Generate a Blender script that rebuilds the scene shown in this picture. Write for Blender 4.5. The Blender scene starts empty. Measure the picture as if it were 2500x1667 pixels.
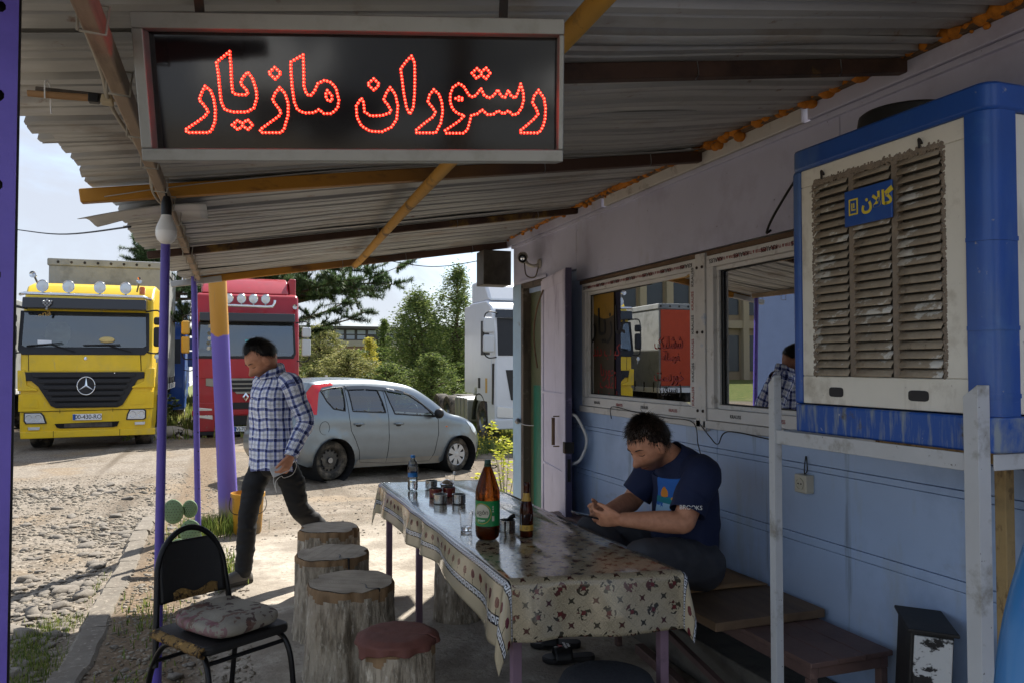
import bpy, bmesh, math, random
import numpy as np
from mathutils import Vector, Matrix, noise, geometry
sc = bpy.context.scene
random.seed(7); RNG = np.random.default_rng(7)
rad = math.radians
# ---------------------------------------------------------------- camera, sky, sun, exposure
cam = bpy.data.cameras.new('camera'); cam_o = bpy.data.objects.new('camera', cam)
sc.collection.objects.link(cam_o); sc.camera = cam_o
cam.sensor_width = 36; cam.lens = 27.36; cam.clip_start = .05; cam.clip_end = 3000
cam_o.location = (0, 0, 1.53); cam_o.rotation_euler = (rad(91.66), 0, rad(-19.7))
SUN_AZ, SUN_EL = math.atan2(.594, .828), rad(46)
world = bpy.data.worlds.new('World'); sc.world = world; world.use_nodes = True
wn = world.node_tree; wn.nodes.clear()
def wnode(t, **k):
    n = wn.nodes.new(t)
    for a, b in k.items(): setattr(n, a, b)
    return n
sky = wnode('ShaderNodeTexSky', sky_type='NISHITA', sun_disc=False, sun_elevation=SUN_EL, sun_rotation=SUN_AZ, altitude=300, air_density=1.0, dust_density=.5, ozone_density=1.2)
tc = wnode('ShaderNodeTexCoord'); mp = wnode('ShaderNodeMapping'); mp.inputs['Scale'].default_value = (1.1, 1.1, 3.4); mp.inputs['Location'].default_value = (2.3, .4, .2)
cn = wnode('ShaderNodeTexNoise'); cn.inputs['Scale'].default_value = 1.7; cn.inputs['Detail'].default_value = 9; cn.inputs['Roughness'].default_value = .58; cn.inputs['Distortion'].default_value = .5
cr = wnode('ShaderNodeMapRange', interpolation_type='SMOOTHSTEP'); cr.inputs[1].default_value = .28; cr.inputs[2].default_value = .58; cr.inputs[4].default_value = .95
mx = wnode('ShaderNodeMix', data_type='RGBA'); mx.inputs[7].default_value = (2.6, 2.78, 3.15, 1)
bg = wnode('ShaderNodeBackground'); bg.inputs['Strength'].default_value = .066; wo = wnode('ShaderNodeOutputWorld')
L = wn.links.new
L(tc.outputs['Generated'], mp.inputs[0]); L(mp.outputs[0], cn.inputs[0]); L(cn.outputs[0], cr.inputs[0]); 
zs_ = wnode('ShaderNodeSeparateXYZ'); L(tc.outputs['Generated'], zs_.inputs[0]); zr_ = wnode('ShaderNodeMapRange', interpolation_type='SMOOTHSTEP'); zr_.inputs[1].default_value = .30; zr_.inputs[2].default_value = .02; zr_.inputs[4].default_value = .6; L(zs_.outputs[2], zr_.inputs[0])
ad_ = wnode('ShaderNodeMath', operation='MAXIMUM'); L(cr.outputs[0], ad_.inputs[0]); L(zr_.outputs[0], ad_.inputs[1]); L(ad_.outputs[0], mx.inputs[0])
L(sky.outputs[0], mx.inputs[6]); L(mx.outputs[2], bg.inputs[0]); L(bg.outputs[0], wo.inputs[0])
sl = bpy.data.lights.new('sun', 'SUN'); sl.energy = 2.6; sl.angle = rad(.6); sl.color = (1, .95, .88)
so = bpy.data.objects.new('sun', sl); sc.collection.objects.link(so); so.location = (6, 8, 12)
so.rotation_euler = Vector((math.sin(SUN_AZ)*math.cos(SUN_EL), math.cos(SUN_AZ)*math.cos(SUN_EL), math.sin(SUN_EL))).to_track_quat('Z', 'Y').to_euler()
sc.view_settings.view_transform = 'Standard'; sc.view_settings.look = 'None'; sc.view_settings.gamma = 1
sc.view_settings.use_curve_mapping = False; sc.view_settings.exposure = 2.05
sc.render.engine = 'CYCLES'; sc.cycles.use_denoising = True
sc.cycles.max_bounces = 8; sc.cycles.diffuse_bounces = 4; sc.cycles.glossy_bounces = 3; sc.cycles.transmission_bounces = 6; sc.cycles.transparent_max_bounces = 16; sc.cycles.sample_clamp_indirect = 6
sc.cycles.caustics_reflective = False; sc.cycles.caustics_refractive = False
# ---------------------------------------------------------------- helpers
COL = sc.collection
def lin(h):
    h = h.lstrip('#'); v = [int(h[i:i+2], 16)/255 for i in (0, 2, 4)]
    return tuple(c/12.92 if c <= .04045 else ((c+.055)/1.055)**2.4 for c in v)
def C4(c): return (*(lin(c) if isinstance(c, str) else c), 1)
MATS = {}
def pm(name, col, rough=.6, metal=0., layers=(), bump=0., bscale=40, bdist=.01, stretch=(1, 1, 1), var=.0, vscale=6, coat=0., spec=.5, trans=0., ior=1.45, alpha=1., emit=None, estr=0., coord='Object', fn=None, sheen=0.):
    """principled material; layers = [(colour, scale, lo, hi, stretch, rough)] mixed on through noise masks"""
    m = bpy.data.materials.new(name); m.use_nodes = True; nt = m.node_tree; N = nt.nodes; Lk = nt.links.new
    b = N['Principled BSDF']; b.inputs['Roughness'].default_value = rough; b.inputs['Metallic'].default_value = metal
    b.inputs['Specular IOR Level'].default_value = spec; b.inputs['IOR'].default_value = ior
    if coat: b.inputs['Coat Weight'].default_value = coat; b.inputs['Coat Roughness'].default_value = .08
    if trans: b.inputs['Transmission Weight'].default_value = trans
    if alpha < 1: b.inputs['Alpha'].default_value = alpha
    if sheen: b.inputs['Sheen Weight'].default_value = sheen
    if emit: b.inputs['Emission Color'].default_value = C4(emit); b.inputs['Emission Strength'].default_value = estr
    t = N.new('ShaderNodeTexCoord'); co = t.outputs[coord]
    def mapped(st):
        if tuple(st) == (1, 1, 1): return co
        q = N.new('ShaderNodeMapping'); q.inputs['Scale'].default_value = st; Lk(co, q.inputs[0]); return q.outputs[0]
    def nz(scale, st=(1, 1, 1), det=6, ro=.6):
        n = N.new('ShaderNodeTexNoise'); n.inputs['Scale'].default_value = scale; n.inputs['Detail'].default_value = det; n.inputs['Roughness'].default_value = ro
        Lk(mapped(st), n.inputs[0]); return n.outputs[0]
    rgb = N.new('ShaderNodeRGB'); rgb.outputs[0].default_value = C4(col); cur = rgb.outputs[0]
    curr = None
    if fn: cur = fn(nt, t, cur)
    if var:
        h = N.new('ShaderNodeHueSaturation'); r = N.new('ShaderNodeMapRange'); r.inputs[1].default_value = .3; r.inputs[2].default_value = .7
        r.inputs[3].default_value = 1-var; r.inputs[4].default_value = 1+var; Lk(nz(vscale, stretch), r.inputs[0]); Lk(r.outputs[0], h.inputs['Value']); Lk(cur, h.inputs['Color']); cur = h.outputs[0]
    for ly in layers:
        c, s, lo, hi = ly[:4]; st = ly[4] if len(ly) > 4 else (1, 1, 1); rg = ly[5] if len(ly) > 5 else None
        r = N.new('ShaderNodeMapRange'); r.inputs[1].default_value = lo; r.inputs[2].default_value = hi; Lk(nz(s, st, 8, .65), r.inputs[0])
        x = N.new('ShaderNodeMix'); x.data_type = 'RGBA'; Lk(r.outputs[0], x.inputs[0]); Lk(cur, x.inputs[6]); x.inputs[7].default_value = C4(c); cur = x.outputs[2]
        if rg is not None:
            y = N.new('ShaderNodeMix'); Lk(r.outputs[0], y.inputs[0])
            if curr is None: y.inputs[2].default_value = rough
            else: Lk(curr, y.inputs[2])
            y.inputs[3].default_value = rg; curr = y.outputs[0]
    Lk(cur, b.inputs['Base Color'])
    if curr is not None: Lk(curr, b.inputs['Roughness'])
    if bump:
        bp = N.new('ShaderNodeBump'); bp.inputs['Strength'].default_value = bump; bp.inputs['Distance'].default_value = bdist
        Lk(nz(bscale, stretch, 8, .6), bp.inputs['Height']); Lk(bp.outputs[0], b.inputs['Normal'])
    MATS[name] = m; return m
def translucent(name, fac=.45):
    nt = MATS[name].node_tree; b = nt.nodes['Principled BSDF']; src = b.inputs['Base Color'].links[0].from_socket; t = nt.nodes.new('ShaderNodeBsdfTranslucent'); nt.links.new(src, t.inputs[0]); x = nt.nodes.new('ShaderNodeMixShader'); x.inputs[0].default_value = fac
    nt.links.new(b.outputs[0], x.inputs[1]); nt.links.new(t.outputs[0], x.inputs[2]); nt.links.new(x.outputs[0], nt.nodes['Material Output'].inputs[0])
def tag(o, label=None, cat=None, group=None, kind=None):
    if label: o['label'] = label
    if cat: o['category'] = cat
    if group: o['group'] = group
    if kind: o['kind'] = kind
    return o
def empty(name, loc=(0, 0, 0), rz=0., label=None, cat=None, group=None, kind=None, rot=None, parent=None):
    o = bpy.data.objects.new(name, None); COL.objects.link(o); o.location = loc; o.rotation_euler = rot or (0, 0, rz)
    o.empty_display_size = .1; o.parent = parent
    return tag(o, label, cat, group, kind)
def frame(d, up=(0, 0, 1)):
    d = Vector(d).normalized(); u = Vector(up)
    if abs(d.dot(u)) > .98: u = Vector((0, 1, 0)) if abs(d.y) < .9 else Vector((1, 0, 0))
    x = u.cross(d).normalized(); return x, d.cross(x).normalized(), d
class MB:
    def __init__(s): s.v = []; s.f = []; s.uv = {}; s.mi = []; s.m = 0
    def add(s, vs, fs, M=None):
        o = len(s.v); s.v += [tuple(M @ Vector(p)) for p in vs] if M else [tuple(p) for p in vs]
        s.f += [tuple(i+o for i in f) for f in fs]; s.mi += [s.m]*len(fs); return o
    def box(s, c, sz, M=None, rz=0., taper=(1, 1)):
        a, b, h = (q/2 for q in sz); tx, ty = taper
        vs = [(-a, -b, -h), (a, -b, -h), (a, b, -h), (-a, b, -h), (-a*tx, -b*ty, h), (a*tx, -b*ty, h), (a*tx, b*ty, h), (-a*tx, b*ty, h)]
        T = Matrix.Translation(c) @ Matrix.Rotation(rz, 4, 'Z')
        if M: T = M @ T
        s.add(vs, [(0, 3, 2, 1), (4, 5, 6, 7), (0, 1, 5, 4), (1, 2, 6, 5), (2, 3, 7, 6), (3, 0, 4, 7)], T); return s
    def b2(s, lo, hi, M=None):
        return s.box([(p+q)/2 for p, q in zip(lo, hi)], [abs(q-p) for p, q in zip(lo, hi)], M)
    def bar(s, p, q, w, h, up=(0, 0, 1)):
        p = Vector(p); q = Vector(q); x, y, d = frame(q-p, up); vs = []
        for r in (p, q):
            for i, j in ((-1, -1), (1, -1), (1, 1), (-1, 1)): vs.append(r+x*i*w/2+y*j*h/2)
        s.add(vs, [(3, 2, 1, 0), (4, 5, 6, 7), (0, 1, 5, 4), (1, 2, 6, 5), (2, 3, 7, 6), (3, 0, 4, 7)]); return s
    def tube(s, pts, r, n=10, cap=True, ell=1., up=(0, 0, 1), M=None):
        pts = [Vector(p) for p in pts]; k = len(pts); rs = r if isinstance(r, (list, tuple)) else [r]*k; vs = []; fs = []
        px = None
        for i, p in enumerate(pts):
            d = (pts[min(i+1, k-1)]-pts[max(i-1, 0)])
            if px is None: x, y, d = frame(d, up)
            else:
                d.normalize(); x = (px-d*px.dot(d)); x.normalize(); y = d.cross(x)
            px = x; rx, ry = rs[i] if isinstance(rs[i], (list, tuple)) else (rs[i], rs[i]*ell)
            for j in range(n):
                a = 2*math.pi*j/n; vs.append(p+x*rx*math.cos(a)+y*ry*math.sin(a))
        for i in range(k-1):
            for j in range(n): fs.append((i*n+j, i*n+(j+1) % n, (i+1)*n+(j+1) % n, (i+1)*n+j))
        if cap: fs += [tuple(range(n))[::-1], tuple(range((k-1)*n, k*n))]
        s.add(vs, fs, M); return s
    def lathe(s, prof, n=24, M=None, cap=True, jit=0.):
        vs = []; fs = []; k = len(prof)
        for r, z in prof:
            for j in range(n):
                a = 2*math.pi*j/n; q = r*(1+jit*(random.random()-.5)); vs.append((q*math.cos(a), q*math.sin(a), z))
        for i in range(k-1):
            for j in range(n): fs.append((i*n+j, i*n+(j+1) % n, (i+1)*n+(j+1) % n, (i+1)*n+j))
        if cap:
            if prof[0][0] > 1e-5: fs.append(tuple(range(n))[::-1])
            if prof[-1][0] > 1e-5: fs.append(tuple(range((k-1)*n, k*n)))
        s.add(vs, fs, M); return s
    def prism(s, poly, z0, z1, M=None):
        """2-D polygon extruded along local z"""
        n = len(poly); vs = [(x, y, z0) for x, y in poly]+[(x, y, z1) for x, y in poly]
        a = sum(poly[i][0]*poly[(i+1) % n][1]-poly[(i+1) % n][0]*poly[i][1] for i in range(n))
        fs = [tuple(range(n))[::-1], tuple(range(n, 2*n))]+[(i, (i+1) % n, n+(i+1) % n, n+i) for i in range(n)]
        if a < 0: fs = [f[::-1] for f in fs]
        s.add(vs, fs, M); return s
    def grid(s, fn, nu, nv, uv=False, M=None, closed=False):
        o = len(s.v); vs = []; fs = []; fo = len(s.f)
        for j in range(nv+1):
            for i in range(nu+1): vs.append(fn(i/nu, j/nv))
        for j in range(nv):
            for i in range(nu): fs.append((j*(nu+1)+i, j*(nu+1)+i+1, (j+1)*(nu+1)+i+1, (j+1)*(nu+1)+i))
        s.add(vs, fs, M); return s
    def ball(s, c, r, nu=16, nv=10, M=None):
        r = r if isinstance(r, (tuple, list)) else (r, r, r); vs = [(c[0], c[1], c[2]-r[2])]; fs = []
        for i in range(1, nv):
            t = math.pi*i/nv
            for j in range(nu):
                a = 2*math.pi*j/nu; vs.append((c[0]+r[0]*math.sin(t)*math.cos(a), c[1]+r[1]*math.sin(t)*math.sin(a), c[2]-r[2]*math.cos(t)))
        vs.append((c[0], c[1], c[2]+r[2])); e = len(vs)-1
        for j in range(nu):
            fs.append((0, 1+(j+1) % nu, 1+j)); fs.append((e, e-nu+j, e-nu+(j+1) % nu))
        for i in range(nv-2):
            for j in range(nu): fs.append((1+i*nu+j, 1+i*nu+(j+1) % nu, 1+(i+1)*nu+(j+1) % nu, 1+(i+1)*nu+j))
        s.add(vs, fs, M); return s
    def build(s, name, mat, parent=None, smooth=False, bevel=0., loc=None, rot=None, seg=2, subsurf=0, solid=0., ang=40):
        me = bpy.data.meshes.new(name); me.from_pydata(s.v, [], s.f)
        ms = mat if isinstance(mat, (list, tuple)) else [mat]
        for m in ms: me.materials.append(MATS[m] if isinstance(m, str) else m)
        if len(ms) > 1: me.polygons.foreach_set('material_index', s.mi)
        return mkobj(name, me, parent, smooth, bevel, loc, rot, seg, subsurf, solid, ang)
def mkobj(name, me, parent=None, smooth=False, bevel=0., loc=None, rot=None, seg=2, subsurf=0, solid=0., ang=40):
    if smooth:
        me.polygons.foreach_set('use_smooth', [True]*len(me.polygons))
        if smooth != 2 and not subsurf: me.set_sharp_from_angle(angle=rad(ang))
    me.update(); o = bpy.data.objects.new(name, me); COL.objects.link(o)
    if parent: o.parent = parent
    if loc: o.location = loc
    if rot: o.rotation_euler = rot
    if solid:
        q = o.modifiers.new('solid', 'SOLIDIFY'); q.thickness = solid; q.offset = 0
    if bevel:
        q = o.modifiers.new('bevel', 'BEVEL'); q.width = bevel; q.segments = seg; q.limit_method = 'ANGLE'; q.angle_limit = rad(35)
        if not smooth:
            me.polygons.foreach_set('use_smooth', [True]*len(me.polygons)); q.harden_normals = True
    if subsurf:
        q = o.modifiers.new('sub', 'SUBSURF'); q.levels = subsurf; q.render_levels = subsurf
    return o
def box(name, lo, hi, mat, parent=None, bevel=.004, **k): return MB().b2(lo, hi).build(name, mat, parent, bevel=bevel, **k)
def copyobj(src, parent=None, name=None):
    o = src.copy(); COL.objects.link(o); o.parent = parent
    return o
def copytree(src, parent=None):
    c = copyobj(src, parent)
    for ch in src.children: copytree(ch, c)
    return c
def text_mesh(body, size=.1, ext=.001, align='CENTER', shear=0., space=1., bold=0.):
    c = bpy.data.curves.new('lettering', 'FONT'); c.body = body; c.size = size; c.extrude = ext; c.align_x = align; c.align_y = 'CENTER'; c.shear = shear; c.space_character = space; c.offset = bold; c.resolution_u = 3
    o = bpy.data.objects.new('lettering', c); COL.objects.link(o)
    bpy.context.view_layer.update()
    m = bpy.data.meshes.new_from_object(o.evaluated_get(bpy.context.evaluated_depsgraph_get()))
    bpy.data.objects.remove(o); bpy.data.curves.remove(c); return m
def text(name, body, mat, M, size, parent=None, ext=.001, **k):
    m = text_mesh(body, size, ext, **k); m.materials.clear(); m.materials.append(MATS[mat]); m.transform(M)
    o = bpy.data.objects.new(name, m); COL.objects.link(o)
    if parent: o.parent = parent
    return o
def basis(o, x, y):
    """matrix that maps local x,y,z to the given axes with origin o"""
    x = Vector(x).normalized(); y = Vector(y); y = (y-x*y.dot(x)).normalized(); z = x.cross(y)
    return Matrix(((x.x, y.x, z.x, o[0]), (x.y, y.y, z.y, o[1]), (x.z, y.z, z.z, o[2]), (0, 0, 0, 1)))
def sstep(a, b, x):
    t = min(1, max(0, (x-a)/(b-a))); return t*t*(3-2*t)
def smoothpath(pts, n=8, closed=False):
    """catmull-rom through pts"""
    P = [Vector(p) for p in pts]; k = len(P); out = []
    rng = range(k if closed else k-1)
    for i in rng:
        a, b, c, d = (P[(i-1) % k], P[i], P[(i+1) % k], P[(i+2) % k]) if closed else (P[max(i-1, 0)], P[i], P[i+1], P[min(i+2, k-1)])
        for j in range(n):
            t = j/n; out.append(.5*((2*b)+(c-a)*t+(2*a-5*b+4*c-d)*t*t+(3*b-a-3*c+d)*t**3))
    if not closed: out.append(P[-1])
    return out
# common materials
pm('steel', '#8f9092', .35, 1, var=.1); pm('chrome', '#d6d8da', .12, 1); pm('black_plastic', '#141416', .45, var=.2)
pm('rubber', '#1b1a19', .85, var=.25, bump=.2, bscale=60, layers=[('#6b6257', 9, .5, .75)])
pm('dark_metal', '#2b2725', .6, .3, layers=[('#5a3521', 8, .52, .7)], bump=.1)
pm('white_letters', '#e8e8e4', .5); pm('black_letters', '#0d0d0e', .5); pm('red_letters', '#8c1c1c', .5)
pm('cable', '#131313', .6); pm('pale_cable', '#9d978a', .6)
class X_:
    """tiny expression wrapper round math nodes"""
    nt = None
    def __init__(s, k): s.k = k
    @staticmethod
    def op(o, *a):
        n = X_.nt.nodes.new('ShaderNodeMath'); n.operation = o
        for i, q in enumerate(a):
            if isinstance(q, X_): X_.nt.links.new(q.k, n.inputs[i])
            else: n.inputs[i].default_value = q
        return X_(n.outputs[0])
    def __add__(s, o): return X_.op('ADD', s, o)
    __radd__ = __add__
    def __sub__(s, o): return X_.op('SUBTRACT', s, o)
    def __rsub__(s, o): return X_.op('SUBTRACT', o, s)
    def __mul__(s, o): return X_.op('MULTIPLY', s, o)
    __rmul__ = __mul__
    def __truediv__(s, o): return X_.op('DIVIDE', s, o)
    def __lt__(s, o): return X_.op('LESS_THAN', s, o)
    def __gt__(s, o): return X_.op('GREATER_THAN', s, o)
    def fr(s): return X_.op('FRACT', s)
    def fl(s): return X_.op('FLOOR', s)
    def ab(s): return X_.op('ABSOLUTE', s)
    def cos(s): return X_.op('COSINE', s)
    def sin(s): return X_.op('SINE', s)
    def mx(s, o): return X_.op('MAXIMUM', s, o)
    def mn(s, o): return X_.op('MINIMUM', s, o)
def xmix(f, a, b):
    n = X_.nt.nodes.new('ShaderNodeMix'); n.data_type = 'RGBA'; X_.nt.links.new(f.k, n.inputs[0])
    for i, q in ((6, a), (7, b)):
        if isinstance(q, str): n.inputs[i].default_value = C4(q)
        else: X_.nt.links.new(q, n.inputs[i])
    return n.outputs[2]
def xuv(nt, t, name='UV'):
    X_.nt = nt; s = nt.nodes.new('ShaderNodeSeparateXYZ'); nt.links.new(t.outputs[name], s.inputs[0]); return X_(s.outputs[0]), X_(s.outputs[1]), X_(s.outputs[2])
def xnoise(nt, t, scale, name='UV', det=5):
    n = nt.nodes.new('ShaderNodeTexNoise'); n.inputs['Scale'].default_value = scale; n.inputs['Detail'].default_value = det; nt.links.new(t.outputs[name], n.inputs[0]); return X_(n.outputs[0])
def set_uv(me, uvs):
    ul = me.uv_layers.new(name='UVMap'); idx = np.zeros(len(me.loops), dtype=np.int32); me.loops.foreach_get('vertex_index', idx)
    ul.data.foreach_set('uv', np.asarray(uvs, dtype=np.float32)[idx].ravel())
# ---------------------------------------------------------------- ground
def gz(x, y):
    near = 0 if x > -.64 else -.07*sstep(-.64, -.9, x)
    far = -.25-.11*sstep(1.4, 3.7, x)
    z = near+(far-near)*sstep(6.8, 11.5, y)
    if y > 26: z += .012*(y-26)
    if y > 26: z = min(z, .9)
    return z
def gbump(x, y):
    n = noise.fractal(Vector((x*1.1, y*1.1, 0)), 1, 2, 4)*.014
    if x < -.86 or y > 8: n += noise.fractal(Vector((x*.45, y*.45, 3)), 1, 2, 3)*.02
    if -.64 < x < -.05 and y < 6.9: n += -.012+noise.fractal(Vector((x*4, y*4, 9)), 1, 2, 3)*.014
    return n
def axis(segs):
    out = []
    for a, b, st in segs:
        k = max(1, round((b-a)/st)); out += [a+(b-a)*i/k for i in range(k)]
    return out+[segs[-1][1]]
def ground_fn(nt, t, cur):
    N = nt.nodes; Lk = nt.links.new
    sx = N.new('ShaderNodeSeparateXYZ'); Lk(t.outputs['Object'], sx.inputs[0])
    def nz(s, d=8, r=.62):
        n = N.new('ShaderNodeTexNoise'); n.inputs['Scale'].default_value = s; n.inputs['Detail'].default_value = d; n.inputs['Roughness'].default_value = r; Lk(t.outputs['Object'], n.inputs[0]); return n.outputs[0]
    def mth(op, a, b=None, c=None):
        m = N.new('ShaderNodeMath'); m.operation = op
        for i, q in enumerate((a, b, c)):
            if q is None: continue
            if isinstance(q, (int, float)): m.inputs[i].default_value = q
            else: Lk(q, m.inputs[i])
        return m.outputs[0]
    def mr(v, lo, hi):
        r = N.new('ShaderNodeMapRange'); r.interpolation_type = 'SMOOTHSTEP'; r.inputs[1].default_value = lo; r.inputs[2].default_value = hi; Lk(v, r.inputs[0]); return r.outputs[0]
    def mix(f, a, b):
        x = N.new('ShaderNodeMix'); x.data_type = 'RGBA'; Lk(f, x.inputs[0])
        for i, q in ((6, a), (7, b)):
            if isinstance(q, str): x.inputs[i].default_value = C4(q)
            else: Lk(q, x.inputs[i])
        return x.outputs[2]
    X, Y = sx.outputs[0], sx.outputs[1]; wob = mth('MULTIPLY_ADD', nz(1.3), 1.6, -.8); wf = mth('MULTIPLY_ADD', nz(.25, 4), 9, -4.5)
    dirt = mix(mr(nz(2.2), .38, .66), '#6b6255', '#877d70')
    dirt = mix(mr(nz(14), .46, .62), dirt, '#6a5e50')
    dirt = mix(mr(nz(55), .56, .66), dirt, '#a2977f')
    gravel = mix(mr(nz(1.1), .4, .62), '#7d756a', '#6b6154')
    gravel = mix(mr(nz(34), .5, .62), gravel, '#9c9283'); gravel = mix(mr(nz(18), .56, .7), gravel, '#5d5549')
    conc = mix(mr(nz(3.1), .35, .7), '#aaa193', '#beb5a6'); conc = mix(mr(nz(21), .5, .7), conc, '#91887b'); conc = mix(mr(nz(80), .58, .7), conc, '#a8a092')
    damp = mix(mr(nz(1.7), .42, .6), conc, '#8d8477')
    base = mix(mr(mth('ADD', X, mth('MULTIPLY', wob, .12)), -.8, -.7), gravel, dirt)
    base = mix(mth('MULTIPLY', mr(mth('ADD', X, mth('MULTIPLY', wob, .35)), -.3, 0), mr(mth('ADD', Y, wob), 8.2, 6.4)), base, damp)
    tm = N.new('ShaderNodeMapping'); tm.inputs['Scale'].default_value = (1.5, .10, 1); tm.inputs['Rotation'].default_value = (0, 0, .5); Lk(t.outputs['Object'], tm.inputs[0]); tn = N.new('ShaderNodeTexNoise'); tn.inputs['Scale'].default_value = 1.1; tn.inputs['Detail'].default_value = 5; Lk(tm.outputs[0], tn.inputs[0])
    yard = mth('MULTIPLY', mr(tn.outputs[0], .50, .66), mth('MAXIMUM', mr(Y, 7.5, 9), mr(X, -.9, -1.1))); base = mix(mth('MULTIPLY', yard, .75), base, '#54493c')
    patch = mr(nz(.55, 4), .55, .66); base = mix(mth("MULTIPLY", patch, .5), base, "#8c7a62")
    soil = mix(mr(nz(30), .5, .64), '#6d5d4a', '#8a7a66')
    base = mix(mth('MULTIPLY', mr(mth('ADD', X, mth('MULTIPLY', wob, .3)), -.1, -.35), mr(X, -.75, -.6)), base, soil)
    grass = mix(mr(nz(2.4), .4, .62), '#5c6a34', '#7f7f4a'); grass = mix(mr(nz(23), .45, .65), grass, '#46532a')
    right = mr(mth('ADD', X, wob), 2.2, 3.6); far = mr(mth('ADD', Y, mth('MULTIPLY', wob, .8)), 15.6, 16.6)
    g1 = mth('MULTIPLY', right, far); g2 = mr(mth('ADD', Y, wf), 29, 34)
    return mix(mth('MAXIMUM', g1, g2), base, grass)
pm('ground', '#8a7f70', .92, fn=ground_fn, bump=.65, bscale=38, bdist=.02, spec=.25)
xs = axis([(-160, -20, 12), (-20, -6, 1), (-6, -.9, .12), (-.9, 2.2, .07), (2.2, 8, .35), (8, 24, 1.2), (24, 260, 14)])
ys = axis([(-12, 2, .8), (2, 8.5, .07), (8.5, 14, .16), (14, 24, .5), (24, 60, 2), (60, 420, 20)])
mb = MB(); nx = len(xs)
vs = [(x, y, gz(x, y)+gbump(x, y)) for y in ys for x in xs]
fs = [(j*nx+i, j*nx+i+1, (j+1)*nx+i+1, (j+1)*nx+i) for j in range(len(ys)-1) for i in range(nx-1)]
mb.add(vs, fs); ground = tag(mb.build('ground', 'ground', smooth=2), 'stony dirt yard with gravel, trodden terrace and far grass', None, kind='structure')
# ---- stones lying in the gravel
pm('river_stone', '#736c62', .85, var=.12, vscale=3, layers=[('#8b8478', 2.2, .5, .68), ('#6f675b', 1.1, .56, .7)], bump=.35, bscale=30, coord='Object')
pm('gravel_stone', '#787062', .88, layers=[('#928a7c', 5, .48, .62), ('#675f53', 3.1, .52, .66), ('#7f6f5c', 1.7, .55, .7)], bump=.25, bscale=60)
def rock_verts(sub, amp, seed):
    bm = bmesh.new(); bmesh.ops.create_icosphere(bm, subdivisions=sub, radius=1)
    off = Vector((seed*3.1, seed*1.7, seed))
    for v in bm.verts: v.co *= 1+amp*noise.noise(v.co*1.3+off)
    vv = [tuple(v.co) for v in bm.verts]; ff = [tuple(q.index for q in f.verts) for f in bm.faces]; bm.free(); return vv, ff
ROCKS = [rock_verts(2, .5, i) for i in range(6)]; PEB = [rock_verts(1, .6, i+9) for i in range(6)]
def proj(x, y, z):
    v = cam_o.matrix_basis.inverted() @ Vector((x, y, z)); return (1250+1900*v.x/-v.z, 833.5-1900*v.y/-v.z, -v.z) if v.z < -.1 else (0, 0, -1)
stones = []
tries = 0
while len(stones) < 5200 and tries < 60000:
    tries += 1
    q = random.random()
    y = 3.4+9.5*random.random()**1.35; x = -.9-6.5*random.random()
    if q < .05: x = -.6+.5*random.random()
    px, py, d = proj(x, y, -.05)
    if d < 0 or px < -30 or px > 640 or py < 1090 or py > 1700: continue
    dens = .12+.6*sstep(-.15, .35, noise.noise(Vector((x*.7, y*.6, 5))))
    if y > 9: dens *= .5
    if random.random() > dens: continue
    r = .010+.022*random.random()**2.2
    if random.random() < .035: r = .03+.035*random.random()
    if x > -.64: r *= .6
    stones.append((r*1900/d, x, y, r))
stones.sort(reverse=True)
rock_mesh = []
for vv, ff in ROCKS:
    me = bpy.data.meshes.new('stone'); me.from_pydata([(a, b, c) for a, b, c in vv], [], ff); me.materials.append(MATS['river_stone'])
    me.polygons.foreach_set('use_smooth', [True]*len(me.polygons)); rock_mesh.append(me)
for i, (w, x, y, r) in enumerate(stones[:290]):
    o = bpy.data.objects.new('stone', rock_mesh[i % 6]); COL.objects.link(o); o.parent = ground
    o.location = (x, y, gz(x, y)+gbump(x, y)+r*.12); o.scale = (r*(1+.7*random.random()), r*(.75+.4*random.random()), r*(.35+.3*random.random())); o.rotation_euler = (random.uniform(-.25, .25), random.uniform(-.25, .25), random.random()*6.28)
def pebbles(name, lst, parent, mat='gravel_stone'):
    m = MB()
    for w, x, y, r in lst:
        vv, ff = random.choice(PEB); M = Matrix.Translation((x, y, gz(x, y)+gbump(x, y)+r*.1)) @ Matrix.Rotation(random.random()*6.28, 4, 'Z') @ Matrix.Rotation(random.uniform(-.3, .3), 4, 'X') @ Matrix.Diagonal((r*(1+.7*random.random()), r*(.7+.4*random.random()), r*(.4+.35*random.random()), 1))
        m.add(vv, ff, M)
    return tag(m.build(name, mat, parent, smooth=2), kind='stuff')
extra = []
for _ in range(26000):
    y = 3+11*random.random()**1.2; x = -.66-6*random.random()
    if random.random() < .25: x = -.64+random.random()*.75 if y < 7 else random.uniform(-1, 5)
    px, py, d = proj(x, y, -.05)
    if d < 0 or px < -20 or px > 1300 or py > 1690: continue
    extra.append((0, x, y, .004+.011*random.random()**2))
pebbles('small_stones', stones[290:]+extra, ground)
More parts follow.
